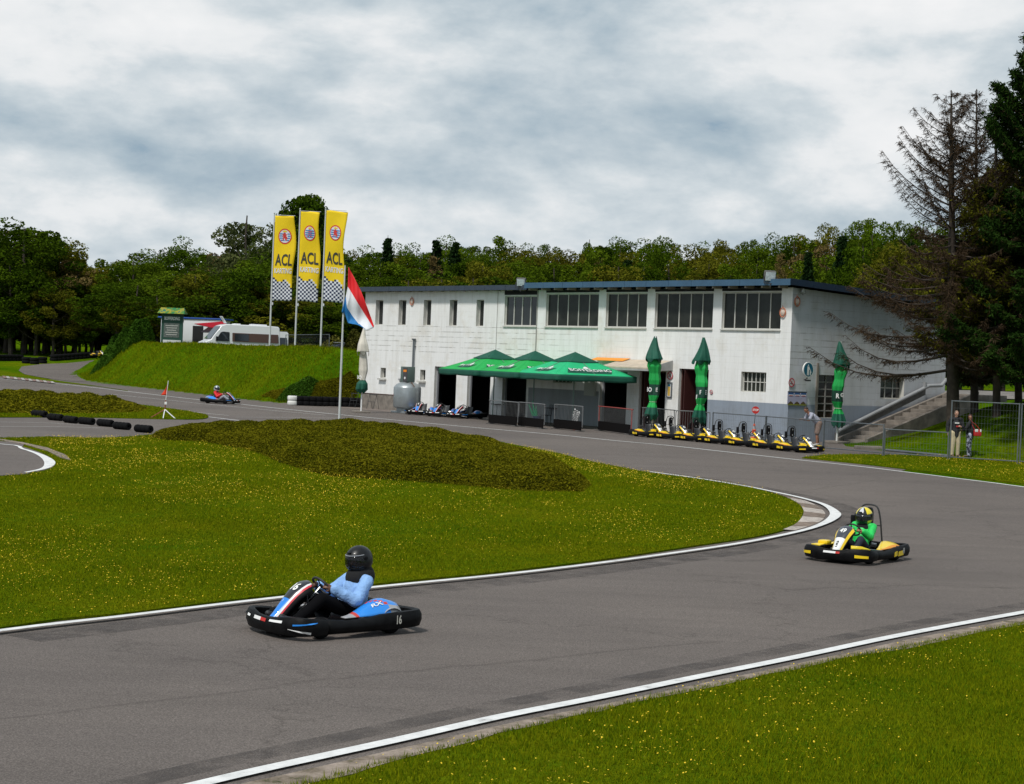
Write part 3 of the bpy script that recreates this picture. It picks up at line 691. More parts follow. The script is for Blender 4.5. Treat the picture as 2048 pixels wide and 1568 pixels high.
for r in smalls:
    o = window(r, 1, MGLASS, FF, rec=.20, fr=.05)
    mb = MB(); mb.box(((r[0]+r[1])/2, .07, r[2]-.06), (r[1]-r[0]+.16, .18, .09)); mb.build('sill', [MFRAME], o)
window(gwin, 6, MGLASSG, FF, rec=.16, fr=.035, rows=2, bar=.018); window(barred, 5, MGLASSG, FF, rec=.12, bar=.02)
window(swin, 3, MGLASS, SF, rec=.20, rows=2, bar=.02)
# side glazed door, pane grid
MGREYF = M('grey_door_frame', (0.24, 0.235, 0.22), 0.6); 
mb = MB(); a0, a1, z0, z1 = sdoor
def sb(u0, u1, w0, w1, o0=-.16, o1=-.10, m=0):
    c = [SF(u, o, w) for o in (o0, o1) for u, w in ((u0, w0), (u1, w0), (u1, w1), (u0, w1))]; mb.add(c, [(0, 3, 2, 1), (4, 5, 6, 7), (0, 1, 5, 4), (1, 2, 6, 5), (2, 3, 7, 6), (3, 0, 4, 7)], m)
sb(a0+.002, a0+.06, z0, z1-.002); sb(a1-.06, a1-.002, z0, z1-.002); mid = (a0+a1)/2; sb(mid-.03, mid+.03, z0, z1-.002, -.16, -.095)
for k in range(7):
    w = z0+(z1-z0)*k/6; sb(a0+.06, a1-.06, max(z0, w-.025), min(z1-.002, w+.025), -.155, -.105)
dr = mb.build('glazed_door', [MGREYF], bld)
mb = MB(); sb(a0+.01, a1-.01, z0+.01, z1-.01, -.14, -.13); mb.build('pane', [M('brown_glass', (0.02, 0.012, 0.009), .2)], dr)
mb = MB(); sb(-0.02+a0-.16, a0-.06, z0-.1, SW(1634, 726)[1], .0, .05); mb.build('door_post', [M('worn_timber', (0.22, 0.19, 0.16), .8)], bld)
# doorway frames and leaves on the front
for i, d in enumerate(doors):
    mb = MB(); w = .07; o0, o1 = -.26, -.16
    for u0, u1, w0, w1 in ((d[0]+.002, d[0]+w, 0.02, d[3]-.002), (d[1]-w, d[1]-.002, 0.02, d[3]-.002), (d[0]+w, d[1]-w, d[3]-w, d[3]-.002)):
        mb.box(((u0+u1)/2, (o0+o1)/2, (w0+w1)/2), (u1-u0, o1-o0, w1-w0))
    mb.build('door_frame', [M('grey_frame', (0.30, 0.31, 0.33), .6) if i < 4 else M('maroon_frame', (0.06, 0.018, 0.015), .6)], bld)
    if i >= 4:
        mb = MB(); mb.box((d[1]-.06-.3, -.45, d[3]/2), (.04, .9, d[3]-.1)); mb.build('door_leaf', [M('maroon_door', (0.055, 0.016, 0.014), .5)], bld)
# small fixtures on the front
def onfront(px, py): a, z = FW(px, py); return a, z
mb = MB(); r = frect(1172, 762, 1193, 792); mb.rbox(((r[0]+r[1])/2, .07, (r[2]+r[3])/2), (r[1]-r[0], .13, r[3]-r[2]), .02); mb.box(((r[0]+r[1])/2, .142, (r[2]+r[3])/2), (r[1]-r[0]-.08, .01, r[3]-r[2]-.08))
tag(mb.build('meter_box', [M('pale_enamel', (0.42, 0.44, 0.40), .5)], bld))
# concrete plinth line and movement joint / cable duct
mb = MB(); a = FW(1075, 620)[0]; mb.box((a, .02, (3.15+Lz)/2), (.06, .03, Lz-3.15)); mb.build('movement_joint', [M('duct_grey', (0.33, 0.32, 0.30), .7)], bld); mb = MB(); a2 = FW(996, 600)[0]; mb.tube([(a2, .02, Lz), (a2, .02, 2.9)], .012, 6); mb.build('cable_duct', [M('duct_grey', (0.33, 0.32, 0.30), .7)], bld)
mb = MB(); a3 = FW(640+94.5, 760)[0]; mb.box((BL-2.3, .012, .42), (4.4, .02, .84), 0); mb.box((BL-2.3, .03, .86), (4.4, .03, .03), 1); mb.build('plinth', [MCONC, M('rusty_strip', (0.08, 0.03, 0.02), .8)], bld)
# lean-to roof canopy over the middle doorway
c0, c1 = FW(1344, 735)[0], FW(1248, 735)[0]; zc = FW(1300, 727)[1]
mb = MB()
mb.add([(c0, 0.02, zc+.10), (c1, .02, zc+.10), (c1, 1.5, zc-.26), (c0, 1.5, zc-.26), (c0, .02, zc+.16), (c1, .02, zc+.16), (c1, 1.5, zc-.20), (c0, 1.5, zc-.20)], [(0, 3, 2, 1), (4, 5, 6, 7), (0, 1, 5, 4), (1, 2, 6, 5), (2, 3, 7, 6), (3, 0, 4, 7)])
cn = mb.build('entrance_canopy', [M('canopy_board', (0.50, 0.42, 0.33), .8, var=.15)], bld)
mb = MB(); mb.add([(c0-.06, .02, zc-.28), (c0-.06, 1.45, zc-.36), (c0-.06, 1.45, zc-.20), (c0-.06, .02, zc+.18), (c0, .02, zc-.28), (c0, 1.45, zc-.36), (c0, 1.45, zc-.20), (c0, .02, zc+.18)], [(0, 1, 2, 3), (4, 7, 6, 5), (0, 4, 5, 1), (1, 5, 6, 2), (2, 6, 7, 3), (3, 7, 4, 0)]); mb.box(((c0+c1)/2, 1.48, zc-.29), (c1-c0, .03, .12)); mb.build('canopy_side', [M('grey_board', (0.36, 0.36, 0.35), .8, var=.15)], cn)
mb = MB(); e0, e1 = FW(1262, 726)[0], FW(1190, 720)[0]
mb.add([(e0, .05, zc+.20), (e1-.2, .05, zc+.20), (e1-.2, .55, zc+.06), (e0, .55, zc+.06)], [(0, 1, 2, 3)]); aw = mb.build('awning', [M('orange_canvas', (0.75, 0.28, 0.03), .8)], None, solid=.015)
aw.location = CORN; aw.rotation_euler = (0, 0, BROT); tag(aw, 'small orange awning on the wall beside the lean-to canopy', 'awning')

# floodlights
def floodlight(name, label, pos, face, s=1.0, px=None):
    t = thing(name, label, 'floodlight', pos, 0)
    f = Vector(face).normalized(); q = f.to_track_quat('Y', 'Z').to_matrix().to_4x4(); q.translation = (0, 0, .28*s)
    mb = MB(); mb.rbox((0, -.10*s, 0), (.50*s, .22*s, .44*s), .05*s, X=q); mb.build('housing', [M('cast_grey', (0.10, 0.095, 0.085), .6)], t, 40)
    mb = MB(); mb.box((0, .015*s, 0), (.43*s, .012, .37*s), X=q); mb.build('lamp_glass', [M('floodlight_glass', (0.55, 0.62, 0.66), .12, spec=.8, var=.35, vs_=9)], t)
    mb = MB(); mb.tube([(-.27*s, 0, .28*s), (-.27*s, -.02, 0), (0, -.02, -.03), (.27*s, -.02, 0), (.27*s, 0, .28*s)], .018*s, 6); mb.tube([(0, -.02, -.03), (0, -.05, -.2*s)], .02*s, 6); mb.build('bracket', [MDKMETAL], t)
p = BP(FW(1057, 566)[0], OVL+.08, zr+.05); floodlight('floodlight', 'grey floodlight on the roof edge where the roof step is, pointing at the track', p, (-.25, -.9, -.3), .95)
p = BP(FW(1541, 560)[0]-.6, OV+.05, zr+.12); floodlight('floodlight', 'grey floodlight on the roof corner nearest the end wall', p, (.1, -.95, -.25), 1.0)
b, z = SW(1598, 582); floodlight('floodlight', 'small floodlight fixed high on the end wall near the corner', BP(-.22, -b, z-.1), (.8, -.5, -.4), .42)
# wall lamps with orange rings (three)
def ring_lamp(px, py, side, label):
    if side: b, z = SW(px, py); p = BP(-.02, -b, z)
    else: a, z = FW(px, py); p = BP(a, .02, z)
    t = thing('wall_lamp', label, 'lamp', p, BROT + (math.pi/2 if side else 0), 'round wall lamps on the building')
    if side: t.rotation_euler = (0, 0, BROT+math.pi/2)
    X = Matrix.Rotation(R(-90), 4, 'X')
    mb = MB(); mb.tube([(.16*math.cos(w*math.pi/8), .03, .16*math.sin(w*math.pi/8)*1.25) for w in range(16)], .022, 6, closed=True); mb.tube([(0, .02, .2), (.03, .02, .3)], .012, 5); mb.build('ring', [M('rust_orange', (0.55, 0.17, 0.08), .6)], t)
    mb = MB(); mb.lathe([(0.02, 0), (.13, .0), (.12, .05), (.0, .08)], 14, X=X); mb.build('lamp_face', [M('lamp_cream', (0.62, 0.50, 0.42), .4)], t, 40)
ring_lamp(825, 603, 0, 'round orange ringed lamp between the second and third slit windows')
ring_lamp(1567, 625, 0, 'round orange ringed lamp between the last big window and the building corner')
ring_lamp(1593, 603, 1, 'round orange ringed lamp under the small floodlight on the end wall')
# ------------------------------------------------------------------ bodies: one continuous remeshed surface
def blob(parts, vox, name, mats, parent, smooth_it=2):
    """parts: list of ('c', p0, r0, p1, r1) tapered capsules or ('e', centre, radii, matrix3|None) ellipsoids; fused by voxel remesh"""
    bm = bmesh.new()
    def sph(c, r, M3=None, u=14, v=9):
        q = bmesh.ops.create_uvsphere(bm, u_segments=u, v_segments=v, radius=1.0)
        for w in q['verts']:
            co = Vector((w.co.x*r[0], w.co.y*r[1], w.co.z*r[2]))
            if M3 is not None: co = M3@co
            w.co = co+Vector(c)
    for p in parts:
        if p[0] == 'e': sph(p[1], p[2], p[3] if len(p) > 3 else None); continue
        _, a, ra, b, rb = p; a, b = Vector(a), Vector(b); d = b-a; n = 12
        if d.length < 1e-5: continue
        t = d.normalized(); u = t.orthogonal().normalized(); w = t.cross(u)
        small = ra < .02
        sph(a, (ra,)*3, None, 8 if small else 12, 6 if small else 8); sph(b, (rb,)*3, None, 8 if small else 12, 6 if small else 8)
        A = [bm.verts.new(a+(u*math.cos(2*math.pi*i/n)+w*math.sin(2*math.pi*i/n))*ra) for i in range(n)]
        B = [bm.verts.new(b+(u*math.cos(2*math.pi*i/n)+w*math.sin(2*math.pi*i/n))*rb) for i in range(n)]
        for i in range(n): bm.faces.new((A[i], A[(i+1) % n], B[(i+1) % n], B[i]))
        bm.faces.new(A[::-1]); bm.faces.new(B)
    bmesh.ops.recalc_face_normals(bm, faces=bm.faces[:])
    me = bpy.data.meshes.new(name); bm.to_mesh(me); bm.free()
    o = bpy.data.objects.new(name, me); COL.objects.link(o)
    md = o.modifiers.new('r', 'REMESH'); md.mode = 'VOXEL'; md.voxel_size = vox; md.use_smooth_shade = True
    if smooth_it: s = o.modifiers.new('s', 'SMOOTH'); s.factor = 0.5; s.iterations = smooth_it
    bpy.context.view_layer.update()
    m2 = bpy.data.meshes.new_from_object(o.evaluated_get(bpy.context.evaluated_depsgraph_get()))
    bpy.data.objects.remove(o); bpy.data.meshes.remove(me)
    m2.name = name
    for m in (mats if isinstance(mats, list) else [mats]): m2.materials.append(m)
    m2.polygons.foreach_set('use_smooth', [True]*len(m2.polygons))
    o = bpy.data.objects.new(name, m2); COL.objects.link(o); o.parent = parent; return o
def V3(*a): return Vector(a)
def hand_parts(wrist, direction, palmn, s=1.0, curl=0.9, side=1):
    """palm, four unequal curled fingers, a thumb from the side of the palm"""
    d = Vector(direction).normalized(); n = Vector(palmn); n = (n-d*n.dot(d)).normalized(); t = d.cross(n).normalized()*side
    w = Vector(wrist); P = []; k = w+d*.075*s
    for j in (-1.5, -.5, .5, 1.5): P.append(('c', w+t*j*.010*s+d*.01, .014*s, k+t*j*.019*s, .0125*s))
    for j, L in ((-1.5, .062), (-.5, .074), (.5, .080), (1.5, .072)):
        a = k+t*j*.020*s; q = d; ang = 0
        for seg, f in enumerate((.45, .32, .23)):
            ang += curl*(.6 if seg == 0 else .9); q = d*math.cos(ang)+n*math.sin(ang); b = a+q*L*f*s; P.append(('c', a, (.0105-.001*seg)*s, b, (.0095-.001*seg)*s)); a = b
    a = w+t*.026*s+d*.022*s; b = a+(t*.75+d*.55+n*.35).normalized()*.036*s; c = b+(d*.8+n*.55+t*.1).normalized()*.028*s
    P += [('c', a, .0125*s, b, .011*s), ('c', b, .0105*s, c, .009*s)]
    return P
SKIN_D = M('skin_dark', (0.12, 0.052, 0.028), .5, var=.1, vs_=20); SKIN_L = M('skin_light', (0.42, 0.22, 0.15), .5, var=.08, vs_=20); SKIN_T = M('skin_tanned', (0.30, 0.135, 0.08), .5, var=.1, vs_=20)
def person_mesh(t, J, s, skin, hands=True, vox=.011):
    """J: joints dict in the figure's local frame"""
    H, N, hip = Vector(J['head']), Vector(J['neck']), Vector(J['hip']); up = (H-N).normalized(); f = Vector(J['face']); f = (f-up*f.dot(up)).normalized(); side = up.cross(f)
    M3 = Matrix((side, f, up)).transposed()
    P = [('e', H, (.072*s, .092*s, .112*s), M3), ('e', H-up*.05*s+f*.015*s, (.055*s, .072*s, .065*s), M3), ('c', N-up*.04*s, .055*s, H-up*.06*s, .052*s)]
    P += [('c', H+f*.088*s+up*.012*s, .011*s, H+f*.108*s-up*.022*s, .015*s), ('e', H+f*.086*s-up*.055*s, (.026*s, .012*s, .009*s), M3), ('e', H+f*.078*s+up*.028*s, (.055*s, .014*s, .010*s), M3), ('e', H+f*.07*s-up*.092*s, (.028*s, .022*s, .018*s), M3)]
    for k in (-1, 1): P.append(('e', H+side*k*.074*s-f*.005*s-up*.005*s, (.010*s, .020*s, .032*s), M3))
    ch = Vector(J.get('chest', N.lerp(hip, .3)))
    P += [('c', N-up*.05*s, .075*s, ch, .125*s), ('c', ch, .125*s, hip, .12*s)]
    for q in 'LR':
        sh, el, ha, hp, kn, an, to = [Vector(J[k+q]) for k in ('sh', 'el', 'ha', 'hp', 'kn', 'an', 'to')]
        P += [('c', ch.lerp(N, .7), .08*s, sh, .055*s), ('c', sh, .052*s, el, .038*s), ('c', el, .038*s, ha, .025*s), ('c', hip, .11*s, hp, .09*s), ('c', hp, .088*s, kn, .056*s), ('c', kn, .054*s, kn.lerp(an, .35), .055*s), ('c', kn.lerp(an, .35), .055*s, an, .034*s), ('c', an, .036*s, to, .030*s)]
        if hands: P += hand_parts(ha, J['hd'+q], J['hn'+q], s, J.get('curl', .8), 1 if q == 'L' else -1)
    blob(P, vox, 'body', skin, t, 1)
    mb = MB()
    return H, M3, up, f, side
def eyes(t, H, up, f, side, s):
    for k in (-1, 1):
        mb = MB(); c = H+side*k*.031*s+f*.082*s+up*.010*s; mb.lathe([(0, -.011*s), (.011*s, -.005*s), (.012*s, .003*s), (0, .011*s)], 8, X=Matrix.Translation(c)); mb.build('eye', [M('eye_dark', (.02, .015, .012), .2)], t, 60)
def clothes(t, J, s, name, mat, arms=1.0, inflate=.014, vox=.014, hem=0.0, collar=0):
    hip, N = Vector(J['hip']), Vector(J['neck']); ch = Vector(J.get('chest', N.lerp(hip, .3))); up = (N-hip).normalized(); e = inflate
    P = [('c', N-up*.055*s, .07*s+e, ch, .135*s+e), ('c', ch, .135*s+e, hip+up*.02, .13*s+e*1.2), ('c', hip+up*.02, .13*s+e, hip-up*hem, .12*s+e)]
    for q in 'LR':
        sh, el, ha = [Vector(J[k+q]) for k in ('sh', 'el', 'ha')]
        P += [('c', ch.lerp(N, .7), .09*s+e*.5, sh, .062*s+e*.4)]
        if arms <= .5: P += [('c', sh, .06*s+e*.5, sh.lerp(el, arms*2), .052*s+e)]
        else:
            P += [('c', sh, .06*s+e*.5, el, .046*s+e), ('c', el, .046*s+e, el.lerp(ha, (arms-.5)*2*.95), .032*s+e)]
    # soft folds
    rnd = random.Random(len(name)+int(s*100))
    for _ in range(7):
        c = ch.lerp(hip, rnd.uniform(-.1, .9)); d = Vector((rnd.uniform(-1, 1), rnd.uniform(-1, 1), rnd.uniform(-.3, .3))).normalized()*(.125*s)
        P.append(('c', c+d, .02+e, c+Vector((-d.y, d.x, .05))*.9, .015+e))
    ob = blob(P, vox, name, mat, t, 2)
    tx = bpy.data.textures.get('fold') or bpy.data.textures.new('fold', 'CLOUDS'); tx.noise_scale = .11; tx.noise_depth = 2
    md = ob.modifiers.new('folds', 'DISPLACE'); md.texture = tx; md.strength = .024; md.mid_level = .5; return ob
def trousers(t, J, s, mat, length=1.0, inflate=.014, vox=.014, name='trousers'):
    hip = Vector(J['hip']); e = inflate; P = [('c', hip+Vector((0, 0, .05)), .122*s+e*.5, hip-Vector((0, 0, .02)), .12*s+e)]
    for q in 'LR':
        hp, kn, an = [Vector(J[k+q]) for k in ('hp', 'kn', 'an')]
        P += [('c', hip, .11*s+e, hp, .098*s+e)]
        if length <= .5: P += [('c', hp, .096*s+e, hp.lerp(kn, length*2), .078*s+e)]
        else: P += [('c', hp, .094*s+e, kn, .062*s+e), ('c', kn, .062*s+e, kn.lerp(an, (length-.5)*2*.97), .048*s+e)]
    return blob(P, vox, name, mat, t, 2)
def shoes(t, J, s, mat):
    for q in 'LR':
        an, to = Vector(J['an'+q]), Vector(J['to'+q]); d = (to-an).normalized()
        blob([('c', an-d*.03*s, .044*s, an+d*.06*s, .042*s), ('c', an+d*.05*s, .042*s, to+d*.03*s, .036*s)], .012, 'shoe', mat, t, 1)
def hair(t, H, M3, up, f, s, mat, long=0.0):
    P = [('e', H+up*.018*s-f*.016*s, (.080*s, .094*s, .108*s), M3)]
    o = MB()
    if long: P += [('c', H-f*.045*s, .075*s, H-f*.06*s-up*long, .075*s), ('c', H-f*.02*s+up*.04, .085*s, H-f*.055*s-up*.08, .095*s)]
    ob = blob(P, .012, 'hair', mat, t, 1)
    # clear the face side
    bm = bmesh.new(); bm.from_mesh(ob.data); kill = [v for v in bm.verts if ((v.co-H).dot(f) > .035*s and (v.co-H).dot(up) < .058*s)]
    bmesh.ops.delete(bm, geom=kill, context='VERTS'); bm.to_mesh(ob.data); bm.free(); return ob

# ------------------------------------------------------------------ karts
def sweep_bumper(mb, pts, w=.075, h=.17, bulge=.03, m=0):
    """pts: (x,y,ztop,zbot) open path; cross-section a rounded moulded skirt"""
    k = len(pts); vs_, fs = [], []; n = 8
    for i, (x, y, zt_, zb_) in enumerate(pts):
        a = Vector(pts[max(i-1, 0)][:2]); b = Vector(pts[min(i+1, k-1)][:2]); t = (b-a).normalized(); o = Vector((t.y, -t.x))
        mid = (zt_+zb_)/2; H = (zt_-zb_)
        for d, z in ((-w, zt_-.02), (-w*.55, zt_), (0, zt_-.008), (bulge, zt_-H*.28), (bulge*1.1, zt_-H*.6), (bulge*.2, zb_+.012), (-w*.5, zb_), (-w, zb_+.02)):
            vs_.append((x+o.x*d, y+o.y*d, z))
    for i in range(k-1):
        for j in range(n): fs.append((i*n+j, i*n+(j+1) % n, (i+1)*n+(j+1) % n, (i+1)*n+j))
    fs.append(tuple(range(n))[::-1]); fs.append(tuple((k-1)*n+j for j in range(n)))
    mb.add(vs_, fs, m)
def interp(pts, n=5):
    out = []; k = len(pts)
    for i in range(k-1):
        p0, p1, p2, p3 = [Vector(pts[min(max(j, 0), k-1)]) for j in (i-1, i, i+1, i+2)]
        for t in range(n):
            u = t/n; out.append(tuple(0.5*((2*p1)+(p2-p0)*u+(2*p0-5*p1+4*p2-p3)*u*u+(3*p1-p0-3*p2+p3)*u**3)))
    out.append(tuple(pts[-1])); return out
FRONT = interp([Vector(p) for p in ((.52, -.66, .25, .055), (.70, -.665, .27, .055), (.86, -.60, .285, .05), (.97, -.40, .285, .05), (1.01, -.15, .25, .05), (1.01, .15, .25, .05), (.97, .40, .285, .05), (.86, .60, .285, .05), (.70, .665, .27, .055), (.52, .66, .25, .055))], 4)
SIDE = [Vector(p) for p in ((-.30, .665, .27, .06), (-.05, .66, .235, .06), (.22, .645, .225, .06), (.42, .63, .24, .06), (.50, .60, .24, .06))]
REAR = interp([Vector(p) for p in ((-.30, -.67, .27, .06), (-.60, -.675, .29, .065), (-.84, -.66, .30, .075), (-.95, -.52, .30, .08), (-.975, 0, .28, .09), (-.95, .52, .30, .08), (-.84, .66, .30, .075), (-.60, .675, .29, .065), (-.30, .67, .27, .06))], 4)[::-1]
NOSE = [(1.00, .165, .095), (.95, .20, .105), (.87, .27, .12), (.79, .36, .14), (.71, .45, .165), (.63, .535, .195), (.55, .595, .215), (.47, .635, .215), (.40, .645, .185), (.36, .62, .13)]
def nose_pt(u, v):                                      # u across 0..1, v up the fairing 0..1
    i = min(int(v*9), 8); fr = v*9-i; a, b = NOSE[i], NOSE[i+1]; x, z, w = [a[k]*(1-fr)+b[k]*fr for k in range(3)]
    s = (u-.5)*2; drop = .075*abs(s)**2.6
    dx, dz = b[0]-a[0], b[1]-a[1]; L_ = math.hypot(dx, dz)
    return Vector((x-drop*(dz/L_), s*w*.86, z-drop*abs(dx/L_)*1.2-drop*.25))
def nose_map(lift=.004, v0=.62):
    def fn(x, y):                                       # lettering: x across, y up the slope
        u = .5+x/.36*.86; v = v0+y/1.02; p = nose_pt(u, v); e = .01
        n = (nose_pt(u+e, v)-p).cross(nose_pt(u, v+e)-p); n.normalize()
        if n.z < 0: n = -n
        return tuple(p+n*lift)
    return fn
KC = dict(
 blue=dict(main=(0.02, 0.22, 0.72), top=(0.012, 0.013, 0.018), edge=(0.78, 0.78, 0.78), edge2=(0.62, 0.03, 0.05), pod=(0.02, 0.24, 0.74)),
 yellow=dict(main=(0.80, 0.80, 0.80), top=(0.04, 0.045, 0.06), edge=(0.86, 0.58, 0.01), edge2=(0.80, 0.22, 0.01), pod=(0.86, 0.60, 0.01)))
MTYRE = M('tyre_rubber', (0.006, 0.006, 0.0065), .8, spec=.1, var=.2, vs_=20, bump=.2); MRIM = M('alloy_rim', (0.30, 0.30, 0.31), .35, metal=.8); MFR = M('red_frame_tube', (0.38, 0.02, 0.02), .4); MSTEEL = M('bright_steel', (0.5, 0.5, 0.5), .3, metal=.9)
MBUMP = M('scuffed_black_bumper', (0.005, 0.005, 0.0055), .5, spec=.13, var=.6, vs_=7, bump=.15, bs=30)
def wheel(t, x, y, r, w, s):
    o = bpy.data.objects.new('wheel', None); COL.objects.link(o); o.parent = t; o.location = (x, y, r); o.rotation_euler = (R(90), 0, R(-14) if x > 0 and s else 0)
    h = w/2; mb = MB(); mb.lathe([(r*.55, -h*.9), (r*.62, -h), (r*.86, -h), (r*.97, -h*.8), (r, -h*.5), (r, h*.5), (r*.97, h*.8), (r*.86, h), (r*.62, h), (r*.55, h*.9)], 22); mb.build('tyre', [MTYRE], o, 35)
    mb = MB(); mb.lathe([(r*.54, -h*.85), (r*.50, -h*.6), (r*.2, -h*.35), (r*.18, h*.35), (r*.50, h*.6), (r*.54, h*.85)], 16); mb.build('rim', [MRIM], o, 35)
def make_kart(label, loc, heading, style, number=None, hoop=False, steer=0, group=None, rental_mirror=False, name='racing_kart', full=True, rearname=None):
    c = KC[style]; t = thing(name, label, 'go-kart', loc, heading, group)
    mm = M(style+'_main', c['main'], .3, coat=.4); mt = M(style+'_top', c['top'], .3, coat=.4); me = M(style+'_edge', c['edge'], .3, coat=.4); m2 = M(style+'_edge2', c['edge2'], .35, coat=.3); mp = M(style+'_pod', c['pod'], .3, coat=.4)
    mb = MB(); sweep_bumper(mb, FRONT); fb = mb.build('front_bumper', [MBUMP], t, 50)
    mb = MB(); sweep_bumper(mb, REAR); rb = mb.build('rear_bumper', [MBUMP], t, 50)
    for sgn in (-1, 1):
        mb = MB(); pts = [Vector((p[0], p[1]*sgn, p[2], p[3])) for p in SIDE]; pts = pts if sgn > 0 else pts[::-1]
        sweep_bumper(mb, interp(pts[::-1], 4), w=.09, bulge=.045); sbp = mb.build('side_bumper', [MBUMP], t, 50)
    # stickers on the front bumper
    def bump_pt(path, u, z, lift=.006):
        i = min(int(u*(len(path)-1)), len(path)-2); fr = u*(len(path)-1)-i; a, b = Vector(path[i]), Vector(path[i+1]); p = a.lerp(b, fr); tt = Vector((b-a)[:2]).normalized(); o = Vector((tt.y, -tt.x)); H_ = p[2]-p[3]; d = .035+lift if .25 < (p[2]-z)/H_ < .75 else .022+lift
        return (p[0]+o.x*d, p[1]+o.y*d, z)
    def sticker(mb, path, poly, m):
        n = len(poly); mb.add([bump_pt(path, u, z, .006) for u, z in poly], [tuple(range(n))], m)
    def strip_st(mb, path, u0, u1, za, zb_, m, k=6, skew=0):
        for i in range(k):
            a, b = u0+(u1-u0)*i/k, u0+(u1-u0)*(i+1)/k
            sticker(mb, path, [(a, za[0]+(za[1]-za[0])*i/k), (b, za[0]+(za[1]-za[0])*(i+1)/k), (b, zb_[0]+(zb_[1]-zb_[0])*(i+1)/k), (a, zb_[0]+(zb_[1]-zb_[0])*i/k)], m)
    def ST(u0, u1, za, zb_, m, k=6):
        mb = MB(); strip_st(mb, FRONT, u0, u1, za, zb_, 0, k); mb.build('sticker', [(mp, MWHITE, MRED)[m]], fb)
    if style == 'blue':
        for q in (0, 1):
            f = (lambda u: 1-u) if q else (lambda u: u)
            ST(f(.56 if not q else .62), f(.66), (.225, .235), (.20, .205), 1); 
            ST(f(.73), f(.90), (.205, .232), (.185, .222), 0)
            ST(f(.70), f(.85), (.145, .115), (.14, .085), 1)
        ST(.43, .49, (.235, .23), (.195, .19), 1); ST(.49, .53, (.23, .225), (.19, .185), 2, 2)
    else:
        for q in (0, 1):
            f = (lambda u: 1-u) if q else (lambda u: u)
            ST(f(.20), f(.32), (.17, .185), (.125, .13), 0)
        ST(.44, .53, (.222, .222), (.185, .185), 1); ST(.53, .56, (.222, .222), (.185, .185), 2, 2)
    # nose fairing
    NU, NV = 18, 18
    def nm(i, j):
        if style != 'blue' and 8 <= j <= 14 and 2 < i < 15: return 1
        if i in (0, 17) or j >= 17: return 4
        if i in (1, 2, 15, 16): return (3 if i in (2, 15) else 4) if style == 'blue' else 2
        if i in (3, 14): return 2 if style == 'blue' else 0
        if style == 'blue': return 1 if j >= 8 else 0
        return 1 if 10 <= j <= 15 else (3 if j < 2 else 0)
    mb = MB(); mb.grid(nose_pt, NU, NV, nm); nf = mb.build('nose_fairing', [mm, mt, me, m2, MBLACK], t, 60, solid=.012)
    if number:
        mb = MB(); add_text(mb, number, .20 if style == 'blue' else .175, nose_map(.014, .63 if style == 'blue' else .61), 0, .03, .78); mb.build('number', [MTXT], nf)
    mb = MB()
    if style == 'blue': add_text(mb, '1', .05, lambda x, y: tuple(nose_pt(.5+x/.36, .40+y)+Vector((.008, 0, .008))), 0, .02)
    else: add_text(mb, 'LRS', .085, lambda x, y: tuple(nose_pt(.5-y/.36, .30+x)+Vector((.012, 0, .010))), 0, .02)
    mb.build('lettering', [MWHITE if style == 'blue' else MBLACK], nf)
    # chassis, floor, axle, pedals
    for y in (-.30, .30):
        mb = MB(); mb.tube([(.93, y*.7, .10), (.55, y, .09), (-.2, y*1.05, .09), (-.80, y*1.1, .10)], .016, 6); mb.build('chassis_tube', [MFR], t, 40)
    mb = MB(); mb.tube([(.90, -.32, .16), (.90, .32, .16)], .012, 6); mb.build('front_tube', [MSTEEL], t, 40)
    mb = MB(); mb.tube([(.52, -.52, .13), (.52, .52, .13)], .014, 6); mb.build('front_axle', [MFR], t, 40)
    mb = MB(); mb.tube([(-.52, -.58, .14), (-.52, .58, .14)], .02, 8); mb.build('rear_axle', [MSTEEL], t, 40)
    mb = MB(); mb.box((.42, 0, .065), (.95, .60, .012)); mb.build('floor_tray', [M('tray_metal', (.05, .05, .055), .5)], t)
    for y in (-.14, .14):
        mb = MB(); mb.tube([(.86, y, .09), (.84, y, .21)], .010, 6); mb.box((.845, y, .215), (.02, .08, .03)); mb.build('pedal', [MSTEEL], t)
    for x, y, r, w, s in ((.52, -.50, .13, .125, 1), (.52, .50, .13, .125, 1), (-.52, -.50, .14, .19, 0), (-.52, .50, .14, .19, 0)): wheel(t, x, y, r, w, s)
    # seat
    path = [(.16, .115), (.05, .095), (-.10, .09), (-.22, .13), (-.30, .24), (-.36, .40), (-.41, .56)]
    def seat(u, v):
        i = min(int(v*6), 5); fr = v*6-i; x = path[i][0]*(1-fr)+path[i+1][0]*fr; z = path[i][1]*(1-fr)+path[i+1][1]*fr
        s_ = (u-.5)*2; lift = .15*abs(s_)**3*(1-.4*v); hw = .20-.02*v
        return (x+lift*(.9*v), s_*hw, z+lift*(1-.5*v))
    mb = MB(); mb.grid(seat, 12, 14, 0); mb.build('seat', [M('grey_seat_shell', (.035, .036, .04), .45)], t, 60, solid=.014)
    # steering
    sx, sz = .185, .575
    X = Matrix.Translation((sx, 0, sz)) @ Matrix.Rotation(R(-52), 4, 'Y') @ Matrix.Rotation(steer, 4, 'Z')
    mb = MB(); mb.tube([(.148*math.cos(2*math.pi*i/24)*(0.86 if math.cos(2*math.pi*i/24) > .7 else 1), .148*math.sin(2*math.pi*i/24), 0) for i in range(24)], .016, 8, closed=True, X=X)
    for a in (0, 2.2, 4.08): mb.tube([(0, 0, -.012), (.14*math.cos(a), .14*math.sin(a), 0)], .010, 6, X=X)
    mb.lathe([(.0, -.02), (.03, -.02), (.03, .004), (0, .008)], 10, X=X); sw = mb.build('steering_wheel', [M('grip_black', (.015, .015, .016), .6)], t, 45)
    mb = MB(); mb.tube([(sx+.02, 0, sz-.02), (.62, 0, .16)], .011, 6); mb.build('steering_column', [MSTEEL], t)
